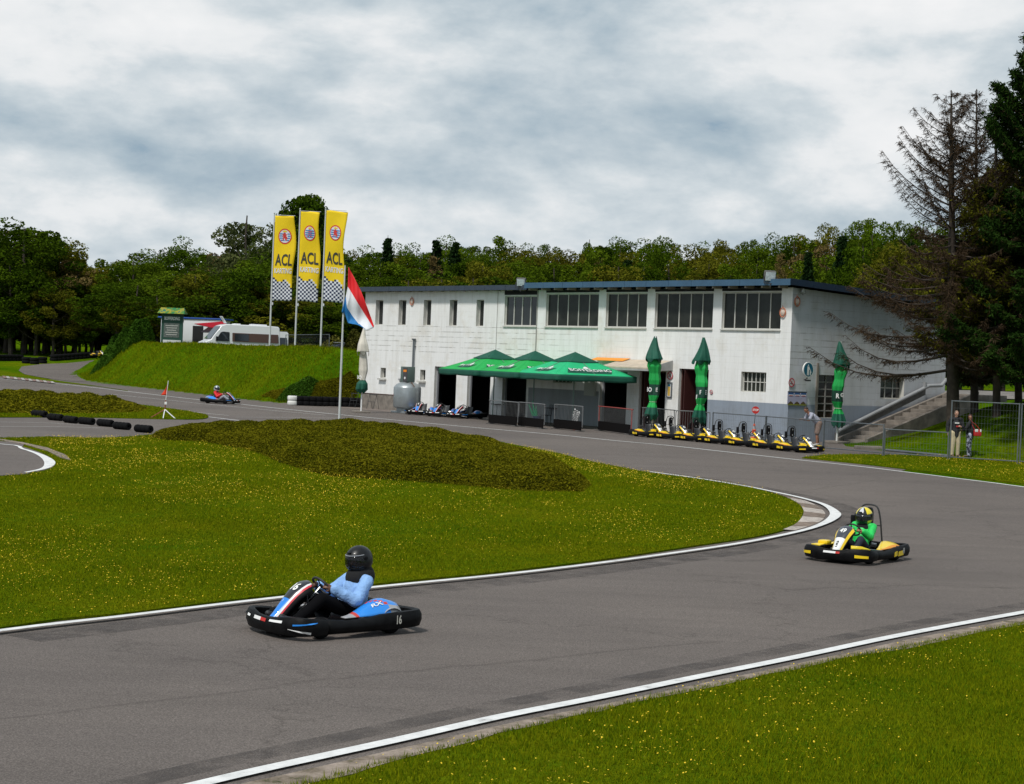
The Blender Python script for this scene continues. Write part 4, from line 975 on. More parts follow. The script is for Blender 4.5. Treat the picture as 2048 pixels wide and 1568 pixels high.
    for y in (-.1, .1):
        mb = MB(); mb.tube([(.46, y, .57), (.50, y*1.8, .10)], .009, 6); mb.build('fairing_stay', [MDKMETAL], t)
    # side pods with coloured panels
    for sg in (-1, 1):
        def pod(u, v):
            x = .22-.88*v; yo = .60; zi = .235+.02*v; zo = .245
            top = .10*math.sin(min(1, v*1.25)*math.pi/2)**2*(1 if v < .8 else 1-(v-.8)*1.4)
            if style == 'blue': top *= 1.75
            s_ = u; y = yo-.27*s_*min(1, .35+v); z = .245+top*math.sin(min(1., s_*1.25)*math.pi/2)+.0*s_
            return (x, sg*y, z)
        def pm(i, j):
            if style == 'blue': return 1 if j < 3 or (j > 12 and i < 3) else (2 if j == 3 or (i+j) % 19 == 15 else 0)
            return 2 if i < 2 else 0
        mb = MB(); mb.grid(pod, 8, 16, pm); po = mb.build('side_pod', [mp, M('pod_grey', (.34, .34, .35), .4) if style == 'blue' else MWHITE, M(style+'_pod_trim', (.55, .05, .03) if style == 'blue' else (.80, .30, .01), .4)], t, 60, solid=.012)
        if style == 'blue':
            mb = MB(); mb.tube([(-.40, sg*.49, .27), (-.45, sg*.49, .315), (-.52, sg*.49, .33), (-.60, sg*.49, .31), (-.66, sg*.49, .25)], .02, 6)
            for k in range(8):
                a0, a1 = R(35+k*15), R(35+(k+1)*15); r = .185
                mb.add([(-.52+r*math.cos(a0), sg*.41, .14+r*math.sin(a0)), (-.52+r*math.cos(a1), sg*.41, .14+r*math.sin(a1)), (-.52+r*math.cos(a1), sg*.59, .14+r*math.sin(a1)), (-.52+r*math.cos(a0), sg*.59, .14+r*math.sin(a0))], [(0, 1, 2, 3)])
            mb.build('rear_mudguard', [M('pod_grey', (.34, .34, .35), .4)], t, 60)
            if full:
                mb = MB(); k = -1 if sg > 0 else 1
                lw = lambda x, y: tuple(Vector(pod(.42+y*1.6, .62+x*k*-1*1.05))+Vector((0, sg*.006, .016)))
                add_text(mb, 'RX' if full else '', .15, lw, 0, .02, 1.0); mb.build('lettering', [MWHITE], po)
        else:
            mb = MB(); mb.add([(.68, sg*.60, .275), (.86, sg*.50, .29), (.90, sg*.32, .285), (.78, sg*.26, .32), (.66, sg*.42, .31)], [(0, 1, 2, 3, 4)]); mb.build('front_wing_panel', [mp], t, solid=.015)
            if sg < 0: mb = MB(); mb.rbox((.66, sg*.33, .335), (.20, .20, .08), .035); mb.build('pedal_cover', [mp], t, 50)
            for x0, w in ((-.15, .10), (-.32, .19)):
                mb = MB(); q = [(x0, sg*.712, .19), (x0-w, sg*.712, .205), (x0-w-.01, sg*.712, .12), (x0+.015, sg*.712, .105)]; mb.add(q, [(0, 1, 2, 3)]); mb.build('yellow_sticker', [mp], t, solid=.006)
    if number and full:
        for sg in (1, -1):
            mb = MB(); add_text(mb, number, .15, lambda x, y: (-.52-x*sg*-1*-1 if sg < 0 else -.52-x, sg*.716, .19+y) if sg > 0 else (-.52+x, sg*.716, .19+y), 0, .03, .6)
            mb.build('number', [M('grey_number', (.52, .50, .44), .6)], rb)
    # engine behind the seat
    mb = MB(); mb.rbox((-.42, -.34, .27), (.22, .18, .20), .02)
    for k in range(5): mb.box((-.42, -.34, .385+k*.014), (.18, .15, .006))
    mb.rbox((-.42, -.34, .47), (.16, .13, .05), .015); eng = mb.build('engine', [M('engine_grey', (.07, .07, .075), .5, metal=.3)], t, 40)
    mb = MB(); mb.tube([(-.52, -.30, .30), (-.66, -.20, .25), (-.72, .1, .22), (-.72, .22, .22)], [.02, .035, .04, .02], 8); mb.build('exhaust', [MSTEEL], t, 40)
    mb = MB(); mb.rbox((-.40, .33, .26), (.20, .15, .16), .03); mb.build('fuel_tank', [MBLACK], t, 40)
    if hoop:
        mb = MB(); mb.tube(interp([Vector(p) for p in ((-.62, -.24, .14), (-.56, -.235, .45), (-.52, -.21, .78), (-.505, -.15, .97), (-.50, 0, 1.01), (-.505, .15, .97), (-.52, .21, .78), (-.56, .235, .45), (-.62, .24, .14))], 4), .017, 8); mb.tube([(-.54, -.22, .62), (-.54, .22, .62)], .010, 6); mb.build('roll_hoop', [MDKMETAL], t, 40)
        mb = MB()
        def pad(u, v):
            a = u*2*math.pi; rx, rz = .085, .20; ex = .55
            ca, sa = math.cos(a), math.sin(a); y = rx*abs(ca)**ex*(1 if ca > 0 else -1); z = rz*abs(sa)**ex*(1 if sa > 0 else -1)
            return y, z
        pts = [pad(i/20, 0) for i in range(20)]
        Xp = Matrix.Translation((-.50, 0, .76)) @ Matrix(((0, 0, 1, 0), (1, 0, 0, 0), (0, 1, 0, 0), (0, 0, 0, 1)))
        mb.prism(pts, .07, 0, X=Xp)
        pdd = mb.build('headrest', [MBLACK], t, 50)
        mb = MB()
        for z in (.87, .65): mb.box((-.425, 0, z), (.006, .03, .055))
        mb.build('headrest_slot', [M('slot_grey', (.35, .35, .34), .6)], pdd)
        mb = MB(); mb.rbox((-.46, .31 if rental_mirror else -.31, .66), (.12, .07, .26), .02); mb.build('air_box', [MBLACK], t, 40)
    return t
def gz(px, py): p = G(px, py); return (p.x, p.y, T(p.x, p.y)+.014)
def hd(hx, hy): return math.atan2(hy, hx)
def kart_driver(label, kart, skin, shirt, pants, helmet, s=1.0, lean=0.0, look=0.0, turn=0.0, headz=0.0, back=0.0):
    t = thing('person', label, 'person', kart.location, kart.rotation_euler.z)
    z = lambda v: v*s
    sxh = -.27-lean
    J = dict(hip=(-.14, 0, .215), chest=(-.235, turn*.03, .47), neck=(-.28, turn*.05, .655), head=(-.255, turn*.06, .80+headz), face=(math.cos(look), math.sin(look), -.08),
             shL=(-.275, .185, .60), shR=(-.275, -.185, .60), elL=(-.07, .30, .385), elR=(-.07, -.30, .385), haL=(.125, .160, .53), haR=(.125, -.160, .53),
             hpL=(-.10, .10, .20), hpR=(-.10, -.10, .20), knL=(.30, .205, .42), knR=(.30, -.205, .42), anL=(.66, .15, .15), anR=(.66, -.15, .15), toL=(.80, .15, .22), toR=(.80, -.15, .22),
             hdL=(.75, -.25, .35), hdR=(.75, .25, .35), hnL=(0, -.8, -.5), hnR=(0, .8, -.5), curl=1.05)
    for k in ('hip', 'chest', 'neck', 'head', 'shL', 'shR', 'elL', 'elR', 'hpL', 'hpR'): J[k] = (J[k][0]-back*(.6 if k[:2] == 'el' else 1), J[k][1], J[k][2])
    if s != 1.0:
        b = Vector((-.14, 0, .215))
        for k in ('chest', 'neck', 'head', 'shL', 'shR'): J[k] = tuple(b+(Vector(J[k])-b)*s)
        for q, g in (('L', 1), ('R', -1)): J['el'+q] = (-.04, g*.24, .42); J['kn'+q] = (.24, g*.19, .38); J['an'+q] = (.54, g*.15, .14); J['to'+q] = (.66, g*.15, .20)
    H, M3, up, f, side = person_mesh(t, J, s, skin)
    clothes(t, J, s, 'jumper', shirt, arms=.97, inflate=helmet.get('bulk', .026)); trousers(t, J, s, pants); shoes(t, J, s, M('black_trainer', (.02, .02, .022), .6))
    nk = helmet.get('neck', .9)
    # helmet
    hs = 1.0; c = H+up*.012
    hel = bpy.data.objects.new('helmet', None); COL.objects.link(hel); hel.parent = t; q = M3.to_4x4(); q.translation = c; hel.matrix_local = q @ Matrix.Scale(1.14, 4)
    def shell(az, el, r=1.0):                           # az 0 = forward (+y)
        x = .128*r*math.sin(az)*math.cos(el); y = .152*r*math.cos(az)*math.cos(el)-.012; z_ = .142*r*math.sin(el)
        if el < 0: k = -el/(math.pi/2); x *= 1+.25*k; y *= 1+(.32 if abs(az) < 1.4 else .12)*k; z_ *= .92
        return (x, y, z_)
    NA, NE = 32, 20; e0, e1 = R(-62), R(90)
    def fn(u, v): return shell(-math.pi+2*math.pi*u, e0+(e1-e0)*v)
    def mf(i, j):
        az = abs(-180+360*(i+.5)/NA); el = math.degrees(e0+(e1-e0)*(j+.5)/NE)
        if helmet['kind'] == 'race':
            if el > 24 and 48 < az < 112: return 1
            if el > 48 and (az < 22 or az > 120): return 2
            if -45 < el < -20 and 40 < az < 80: return 1
            if el < -25 and az > 95: return 1
            return 0
        if helmet['kind'] == 'silver': return 1 if (az < 18 and el > 22) or (el > 0 and 70 < az < 95) else 0
        return 0
    mb = MB(); vs_ = [fn(i/NA, j/NE) for j in range(NE+1) for i in range(NA)]; fs, ms = [], []
    for j in range(NE):
        for i in range(NA):
            az = abs(-180+360*(i+.5)/NA); el = math.degrees(e0+(e1-e0)*(j+.5)/NE)
            if az < 72 and (-30 if helmet.get('open') else -17) < el < 20: continue
            fs.append((j*NA+i, j*NA+(i+1) % NA, (j+1)*NA+(i+1) % NA, (j+1)*NA+i)); ms.append(mf(i, j))
    mb.add(vs_, fs, ms); mb.build('helmet_shell', helmet['mats'], hel, 60, solid=.016)
    mb = MB()
    lo, hi = (R(-33), R(24)) if helmet.get('open') else (R(-19), R(23))
    mb.grid(lambda u, v: shell(R(-80+160*u), lo+(hi-lo)*v, 1.05), 16, 6, 0); mb.build('visor', [helmet['visor']], hel, 60, solid=.003)
    if helmet.get('open'): mb = MB(); mb.tube([shell(R(-80+160*i/16), hi+.02, 1.06) for i in range(17)], .005, 5); mb.build('visor_rim', [M('rim_grey', (.30, .31, .33), .3)], hel, 40)
    for k in (-1, 1):
        mb = MB(); X = Matrix.Translation(shell(R(84*k), R(10), 1.07)) @ Matrix.Rotation(R(90), 4, 'Y'); mb.lathe([(0, -.008), (.022, -.008), (.022, .008), (0, .01)], 12, X=X); mb.build('visor_pivot', [MBLACK], hel, 40)
    mb = MB(); mb.rbox((0, .115, .095), (.05, .03, .012), .004); mb.build('helmet_vent', [MBLACK], hel)
    # balaclava / neck cloth
    blob([('c', H-up*.06-f*.02, .108*nk, H-up*.20-f*.03, .150*nk), ('c', H-up*.10, .10*nk, H-up*.21+f*.03, .135*nk)], .014, 'neck_cloth', M('black_cloth', (.006, .006, .007), .9), t, 2)
    return t
MVIS = M('dark_visor', (.012, .013, .016), .08, spec=.8)
MVISC = M('smoked_visor', (.012, .012, .014), .05, spec=.7)
def f_vis():
    m = MVISC; b = m.node_tree.nodes['Principled BSDF']; b.inputs['Alpha'].default_value = .45
f_vis()
# the kart in front
k16 = make_kart('blue and black kart with number 16 and driver, nearest to the camera', gz(664, 1262), hd(-.77, -.64), 'blue', '16', steer=.15); k16.scale = (.955,)*3
kart_driver('person driving the nearest kart in a light blue jumper and black helmet', k16, SKIN_D, M('light_blue_jumper', (.24, .42, .74), .9, var=.14, vs_=5, bump=1.0, bs=11, bd=.03), M('black_trousers', (.004, .004, .005), .95, spec=.1), dict(kind='black', open=1, neck=1.15, bulk=.036, mats=[M('black_helmet', (.008, .008, .009), .38, coat=.15, spec=.3, var=.4, vs_=14)], visor=MVISC), 1.0, look=.12, back=.09, headz=.03)
k49 = make_kart('yellow and white kart with number 49 cornering on the track at the right', gz(1712, 1120), hd(-.60, -.80), 'yellow', '49', hoop=True, steer=-.1); k49.scale = (.965,)*3
kart_driver('person driving the yellow kart in a bright green jumper with yellow and black helmet', k49, SKIN_T, M('green_jumper', (.015, .52, .09), .5, var=.2, vs_=6), M('navy_trousers', (.012, .015, .03), .8), dict(kind='race', neck=1.12, mats=[M('helmet_black', (.015, .015, .017), .2, coat=.6), M('helmet_yellow', (.82, .66, .02), .25, coat=.5), M('helmet_silver', (.60, .62, .65), .25, coat=.5)], visor=MVIS), .97, look=.1, headz=-.03)
kred = make_kart('blue and black kart crossing the far straight below the grass bank', gz(441, 807.5), hd(.955, -.30), 'blue', '7', full=False)
kart_driver('person in a red jacket and pale helmet driving on the far straight', kred, SKIN_L, M('red_jacket', (.62, .015, .02), .7), M('grey_trousers', (.30, .32, .36), .8), dict(kind='silver', mats=[M('helmet_silver', (.60, .62, .65), .25, coat=.5), M('helmet_green_black', (.03, .10, .08), .3)], visor=MVIS), 1.0, look=-.7)
# row of yellow karts waiting by the fence
HY = hd(.46, -.89)
row = [(1592, 903.5), (1538, 897.5), (1483, 891.5), (1430, 886), (1379, 881), (1327, 876.5), (1280.5, 872.5)][::-1]
row = [(1303, 874.5), (1352, 879), (1401, 883.5), (1450, 888.3), (1499, 893.3), (1548, 898.6), (1597, 904)]
ordl = ['yellow kart at the far left end of the row beside the fence', 'second yellow kart from the left in the row beside the fence', 'third yellow kart from the left in the row beside the fence', 'middle yellow kart of the seven in the row beside the fence', 'yellow kart parked right in front of the cone with the stop sign', 'yellow kart just left of the last one, near the leaning man', 'yellow kart at the right end of the row, nose fully visible']
p0 = gz(*row[0]); yk = make_kart(ordl[0], p0, HY, 'yellow', '42', hoop=True, group='yellow karts parked in a row', rental_mirror=False, full=False)
cm = children_map()
for i in range(1, 7): dup(yk, gz(*row[i]), HY+R([0, 2, -2, 1, 3, -1, 2][i]), ordl[i], cm=cm, scale=(.93,)*3)
yk.scale = (.93,)*3
# blue karts parked under the parasols
bp_ = [((843, 830), hd(-.25, -.95), 'blue kart parked beside the gas tank, steering wheel turned up'), ((886, 833.5), hd(-.5, -.86), 'blue kart parked before the first garage door'), ((932, 837), hd(-.62, -.78), 'blue kart parked at the left edge of the parasols')]
bk = None
for q, h, l in bp_:
    if bk is None: bk = make_kart(l, gz(*q), h, 'blue', '5', full=False, group='blue karts parked by the garage doors'); cm = children_map()
    else: dup(bk, gz(*q), h, l, cm=cm)
# far away parked karts at the end of the side road
pq = GT(203, 714); 
w1 = make_kart('white and pale kart half hidden at the far end of the side road', (pq.x-.3, pq.y, T(pq.x-.3, pq.y)), hd(.7, -.7), 'yellow', None, full=False)

# ------------------------------------------------------------------ standing people
def stand_J(h=1.75, feet=((.0, .10), (.02, -.10))):
    s = h/1.75
    J = dict(hip=(0, 0, .95), chest=(0, 0, 1.25), neck=(0, 0, 1.47), head=(.02, 0, 1.62), face=(1, 0, -.05), shL=(0, .19, 1.42), shR=(0, -.19, 1.42), elL=(-.02, .26, 1.14), elR=(-.02, -.26, 1.14), haL=(.04, .27, .90), haR=(.04, -.27, .90),
             hpL=(0, .09, .90), hpR=(0, -.09, .90), knL=(.03, .10, .50), knR=(.03, -.10, .50), anL=(0, .11, .085), anR=(0, -.11, .085), toL=(.15, .13, .05), toR=(.15, -.13, .05), hdL=(.1, 0, -1), hdR=(.1, 0, -1), hnL=(0, -1, 0), hnR=(0, 1, 0), curl=.5)
    return {k: (tuple(c*s for c in v) if isinstance(v, tuple) else v) for k, v in J.items()}, s
# leaning man
gp = G(1628, 893); J, s = stand_J(1.80)
J.update(hip=(-.16, 0, .97), chest=(.10, 0, 1.18), neck=(.30, 0, 1.33), head=(.42, .0, 1.47), face=(.95, .25, -.15), shL=(.24, .19, 1.30), shR=(.24, -.19, 1.30), elL=(.38, .22, 1.06), elR=(.36, -.22, 1.06), haL=(.60, .07, 1.09), haR=(.58, -.06, 1.09), hpL=(-.15, .09, .93), hpR=(-.17, -.09, .93), knL=(-.05, .10, .51), knR=(-.16, -.11, .51), anL=(-.08, .11, .085), anR=(-.26, -.11, .085), toL=(.07, .12, .05), toR=(-.11, -.12, .05), hdL=(.9, -.4, .1), hdR=(.9, .4, .1), hnL=(0, -.5, -.8), hnR=(0, .5, -.8), curl=.7)
t = thing('person', 'man in a grey tee shirt and shorts leaning his forearms on the mesh fence', 'person', (gp.x, gp.y, T(gp.x, gp.y)+.014), hd(-.95, -.30))
H, M3, up, f, side = person_mesh(t, J, s, SKIN_T); eyes(t, H, up, f, side, s); hair(t, H, M3, up, f, s, M('dark_brown_hair', (.03, .015, .010), .7))
clothes(t, J, s, 'tee_shirt', M('grey_tee', (.34, .35, .42), .9, var=.12, vs_=8), arms=.36, hem=.05); trousers(t, J, s, M('brown_shorts', (.20, .14, .115), .9, var=.15, vs_=7), .45, inflate=.03, name='shorts'); shoes(t, J, s, M('pale_trainer', (.45, .45, .43), .6))
# the couple beyond the tall fence
gp = GT(1909, 916); J, s = stand_J(1.78); J.update(elR=(-.06, -.30, 1.17), haR=(.02, -.32, .92), elL=(.02, .28, 1.16), haL=(.24, .12, 1.16), hdL=(.5, -.8, .3), hnL=(-.6, -.2, -.3))
t = thing('person', 'older man in a black jacket and beige trousers standing behind the tall fence', 'person', (gp.x, gp.y, T(gp.x, gp.y)), hd(.15, -1))
H, M3, up, f, side = person_mesh(t, J, s, SKIN_L); eyes(t, H, up, f, side, s)
hair(t, H, M3, up, f, s*.985, M('thin_grey_hair', (.20, .13, .09), .7))
clothes(t, J, s, 'jacket', M('black_jacket', (.010, .010, .013), .8, var=.2), arms=.97, hem=.10, inflate=.022); trousers(t, J, s, M('beige_trousers', (.50, .42, .27), .9, var=.12, vs_=8), 1.0, inflate=.022); shoes(t, J, s, M('brown_shoe', (.10, .06, .04), .6))
mb = MB(); mb.box((.168, -.03, 1.30), (.012, .17, .045)); mb.build('chest_badge', [MWHITE], t)
mb = MB(); mb.rbox((.19, -.02, 1.17), (.03, .10, .06), .02); mb.build('jacket_logo', [M('logo_red', (.55, .03, .03), .5)], t)
gp = GT(1938, 916); J, s = stand_J(1.64); J.update(face=(-.2, 1, -.1), elL=(.10, .26, 1.12), haL=(.25, .12, 1.02), elR=(.08, -.27, 1.10), haR=(.14, -.25, .86), hdL=(.8, -.4, .1))
t = thing('person', 'woman in black top and patterned trousers standing with her back half turned', 'person', (gp.x, gp.y, T(gp.x, gp.y)), hd(-.7, .3))
H, M3, up, f, side = person_mesh(t, J, s, SKIN_T); hair(t, H, M3, up, f, s*1.06, M('dark_red_hair', (.035, .008, .008), .7), long=.12)
def f_pat(nt, b, v):
    c = ramp_node(nt, noise_node(nt, v, 14, 2, .5), [(.48, (.02, .022, .04)), (.54, (.34, .36, .45))]); nt.links.new(c, b.inputs['Base Color'])
clothes(t, J, s, 'top', M('black_top', (.010, .010, .012), .85), arms=.95, hem=.10, inflate=.024); trousers(t, J, s, custom('patterned_cloth', f_pat), 1.0, inflate=.025); shoes(t, J, s, M('brown_shoe', (.10, .06, .04), .6))
# her handbag
gb = (gp.x+.24, gp.y-.14, T(gp.x, gp.y)+.84)
bg = thing('handbag', 'red and white handbag hanging at the side of the woman behind the tall fence', 'bag', gb, .2)
mb = MB(); mb.rbox((0, 0, .10), (.30, .12, .24), .04); mb.build('bag_body', [M('red_leather', (.50, .02, .02), .5)], bg, 50)
mb = MB(); mb.rbox((-.07, -.055, .19), (.13, .03, .10), .015); mb.rbox((.1, -.055, .19), (.06, .03, .10), .015); mb.build('bag_panel', [MWHITE], bg, 50)
mb = MB(); mb.tube([(-.12, 0, .21), (-.2, .05, .40), (-.28, .05, .55)], .010, 6); mb.tube([(.12, 0, .21), (-.08, .03, .42), (-.28, .05, .55)], .010, 6); mb.build('bag_strap', [M('red_leather', (.50, .02, .02), .5)], bg)
# ------------------------------------------------------------------ parasols
MGD = M('dark_green_canvas', (.002, .080, .048), .75, var=.12, vs_=3); MGB = M('bright_green_canvas', (.006, .35, .065), .75, var=.10, vs_=2.5); MGT = M('teal_green_canvas', (.008, .42, .165), .75, var=.10, vs_=2.5)
MPOLE = M('green_grey_pole', (.16, .24, .21), .5)
def open_parasol(label, x, y, yaw, bright, right_text):
    z0 = T(x, y); t = thing('parasol', label, 'parasol', (x, y, z0), yaw, 'open green parasols over the terrace')
    S, zt_, zm, zb_ = 2.12, 3.50, 3.10, 2.48
    h = .86
    def face_pt(k, u, v):                               # k side, u -1..1 along the edge, v 0 eave..1 apex
        a = k*math.pi/2; r = S*(1-v); zz = zb_+(zt_-zb_)*v-.06*math.sin(math.pi*v)
        sag = .05*(1-abs(u))*math.sin(math.pi*min(1, v*1.2)); p = Vector((r, u*r, zz-sag)); return Matrix.Rotation(a, 3, 'Z')@p
    mb = MB()
    for k in range(4): mb.grid(lambda u, v: face_pt(k, u*2-1, v*.66), 10, 8, 0)
    cn = mb.build('canopy', [bright], t, 40, solid=.012)
    mb = MB()
    for k in range(4): mb.grid(lambda u, v: face_pt(k, u*2-1, .61+v*.39)+Vector((0, 0, .035)), 8, 5, 0)
    mb.build('canopy_top', [MGD], t, 40, solid=.012)
    for k in range(4):
        mb = MB()
        def vf(u, v):
            w = (u*2-1); p = face_pt(k, w, 0); sc = .035*abs(math.sin(u*math.pi*2)); q = Matrix.Rotation(k*math.pi/2, 3, 'Z')@Vector((.02*math.sin(u*25)*v, 0, 0))
            return p+q+Vector((0, 0, -v*(.27+sc)))
        mb.grid(vf, 16, 3, 0); mb.build('valance', [MGD], t, 60, solid=.008)
    mb = MB(); mb.tube([(0, 0, .05), (0, 0, 3.5)], .032, 10); mb.build('pole', [MPOLE], t, 40)
    mb = MB(); mb.rbox((0, 0, .05), (.7, .7, .09), .02); mb.build('base', [MCONC], t, 40)
    for k in range(8):
        a = k*math.pi/4; r = S*(1 if k % 2 == 0 else 1.38); mb = MB(); mb.tube([(0.05*math.cos(a), .05*math.sin(a), 3.38), (r*math.cos(a), r*math.sin(a), 2.46)], .014, 5); mb.build('rib', [MPOLE], t)
    def deco(k, body, cx, v, sz, w, skewd=0):
        n_ = (Matrix.Rotation(k*math.pi/2, 3, 'Z')@Vector((zt_-zb_, 0, S))).normalized()
        def fn(x_, y_, lift=.02): return tuple(face_pt(k, (cx+x_)/(S*(1-(v+y_/2.35))), v+y_/2.35)+n_*lift)
        mb = MB(); hh = sz*.66
        for i in range(8):
            a, b = -w/2+w*i/8, -w/2+w*(i+1)/8; mb.add([fn(a-hh*.5, -hh), fn(b-hh*.5, -hh), fn(b+hh*.5, hh), fn(a+hh*.5, hh)], [(0, 1, 2, 3)], 0)
        add_text(mb, body, sz, lambda x_, y_: fn(x_, y_, .070), 1, .006, w*.95/text_width(body, sz))
        # small emblem above the word: white rider-like crest
        for (ex, ey, er) in ((0, hh+.17, .12), (-.12, hh+.11, .06), (.12, hh+.10, .07)): 
            mb.add([fn(ex+er*math.cos(q*math.pi/4), ey+er*math.sin(q*math.pi/4)) for q in range(8)], [tuple(range(8))], 1)
        mb.build('printed_sign', [MGD, MWHITE], cn)
    deco(right_text, 'BOFFERDING', -.10, .22, .42, 2.3); deco((right_text+3) % 4, 'BATTIN', .15, .24, .30, 1.35)
    deco((right_text+2) % 4, 'BOFFERDING', 0, .20, .26, 1.9); deco((right_text+1) % 4, 'BATTIN', 0, .22, .24, 1.35)
    return t
def text_width(b, s): v, f = text_mesh(b, s, .03, 1.0); return max(p[0] for p in v)-min(p[0] for p in v)
UY = math.atan2(.447, .894)                              # direction of the long visible edge
for px, Y, lab, mat_ in ((1148, 81.5, 'open green parasol at the right end of the terrace, nearest the canopy', MGT), (1068, 84.6, 'open green parasol in the middle of the three over the terrace', MGB), (988, 87.8, 'open green parasol at the left end of the terrace, over the garage doors', MGB)):
    x = XD(px, Y, 3.8); open_parasol(lab, x, Y, UY-math.pi/2, mat_, 0)

# folded parasols
def folded(label, px, py, prof, top_px, kind='green', text=(), seed=0):
    g = G(px, py); z0 = T(g.x, g.y); Y = g.y; sc = FPX/Y
    zt_ = PD(px+8, top_px, Y).z-z0
    t = thing('folded_parasol', label, 'parasol', (g.x, g.y, z0), seed, 'folded parasols in front of the building')
    r1 = random.Random(seed); ph = [r1.uniform(0, 6.28) for _ in range(4)]
    def lay(name, z_r, mats, amp, k, par, rag=0):
        n = 48; mb = MB(); m = 14; pr = []
        for i in range(len(z_r)-1):
            for q in range(m//2): 
                f_ = q/(m//2); s_ = f_; pr.append((z_r[i][1]*(1-s_)+z_r[i+1][1]*s_, z_r[i][0]*(1-f_)+z_r[i+1][0]*f_, z_r[i][2]))
        pr.append((z_r[-1][1], z_r[-1][0], z_r[-1][2]))
        zs = [p[1] for p in pr]; 
        def fn(w, i):
            u = i/len(pr); tri = lambda q: 2*abs(2*((q/6.2832) % 1)-1)-1; return 1+amp*(.25+.75*u)*(tri(k*w+ph[0]+2*u)*.6+tri((k+4)*w+ph[1]-2.5*u)*.4+.35*math.sin(2*w+ph[3]+4*u))
        vs_, fs, ms = [], [], []
        for i, p in enumerate(pr):
            for j in range(n):
                w = 2*math.pi*j/n; q = p[0]*fn(w, i); zz = p[1]*zt_
                if rag and i > len(pr)-6: zz += rag*(i-len(pr)+6)/5*math.sin(k*w+ph[2])
                bx_, by_ = .05*math.sin(zz*2.3+ph[2]), .04*math.sin(zz*3.1+ph[3]); vs_.append((q*math.cos(w)+bx_, q*math.sin(w)+by_, zz))
        for i in range(len(pr)-1):
            for j in range(n): fs.append((i*n+j, i*n+(j+1) % n, (i+1)*n+(j+1) % n, (i+1)*n+j)); ms.append(pr[i][2])
        mb.add(vs_, fs, ms); return mb.build(name, mats, par, 50, solid=.008)
    if kind == 'green':
        mats = [MGD, MGB, M('print_green', (.004, .05, .03), .75)]
        b = lay('canvas', [(.80, .10, 1), (.765, .22, 1), (.70, .28, 1), (.63, .21, 1), (.56, .25, 1), (.52, .22, 2), (.41, .22, 1), (.345, .13, 1), (.29, .20, 0), (.22, .27, 0), (.165, .21, 0)], mats, .34, 6, t, .06)
        lay('canvas_top', [(1.0, .045, 0), (.97, .085, 0), (.90, .18, 0), (.83, .29, 0), (.775, .37, 0), (.755, .35, 0)], mats, .26, 5, t, .09)
        mb = MB(); mb.tube([(.155*math.cos(w), .155*math.sin(w), .345*zt_) for w in [i*math.pi/8 for i in range(16)]], .012, 5, closed=True); mb.build('tie', [M('pale_cord', (.5, .5, .4), .8)], t)
        zt2 = .465*zt_
    else:
        mats = [M('cream_canvas', (.62, .58, .50), .85, var=.12), MGD]
        b = lay('canvas', [(.76, .14, 0), (.64, .20, 0), (.50, .24, 0), (.40, .15, 0), (.385, .15, 1), (.345, .27, 1), (.28, .29, 1), (.235, .18, 1)], mats, .22, 5, t, .05)
        lay('canvas_top', [(1.0, .04, 0), (.9, .13, 0), (.80, .27, 0), (.72, .33, 0), (.705, .30, 0)], mats, .2, 4, t, .16)
        zt2 = .36*zt_
    mb = MB()
    for body, ang, sz, dz in text:
        rr = .25
        def fn(x_, y_): w = ang+x_/rr; return ((rr+.025)*math.cos(w), (rr+.025)*math.sin(w), zt2+dz+y_)
        add_text(mb, body, sz, fn, 0, .03, .8)
    if text: mb.build('lettering', [MWHITE], b)
    mb = MB(); mb.tube([(0, 0, 0), (0, 0, zt_)], .04, 10); mb.build('pole', [MWHITE], t, 40)
    mb = MB(); mb.rbox((0, 0, .06), (.8, .8, .10), .02); mb.build('base', [MCONC], t, 40)
TXA = -math.pi/2
folded('folded green parasol standing left of the bare pillar, before the dark doorway', 1303, 873, None, 672, text=(('BO', TXA-.9-.0, .26, 0), ('E', TXA+.45, .24, .0)), seed=.0)
folded('folded green parasol standing before the maroon doorway', 1398, 880, None, 675, text=(('FRE', TXA+.25-1.2, .24, .0), ('R', TXA-1.9, .24, -.2)), seed=1.2)
folded('folded green parasol standing before the end wall, tied with cord', 1673, 887, None, 683, text=(('R', TXA-2.3-.35, .28, 0), ('G', TXA-2.3+.4, .24, .05)), seed=2.3)
folded('folded cream and green parasol standing at the left corner of the building', 722, 826, None, 655, kind='cream', text=(('BO', TXA-.6-3.5, .26, .25),), seed=3.5)

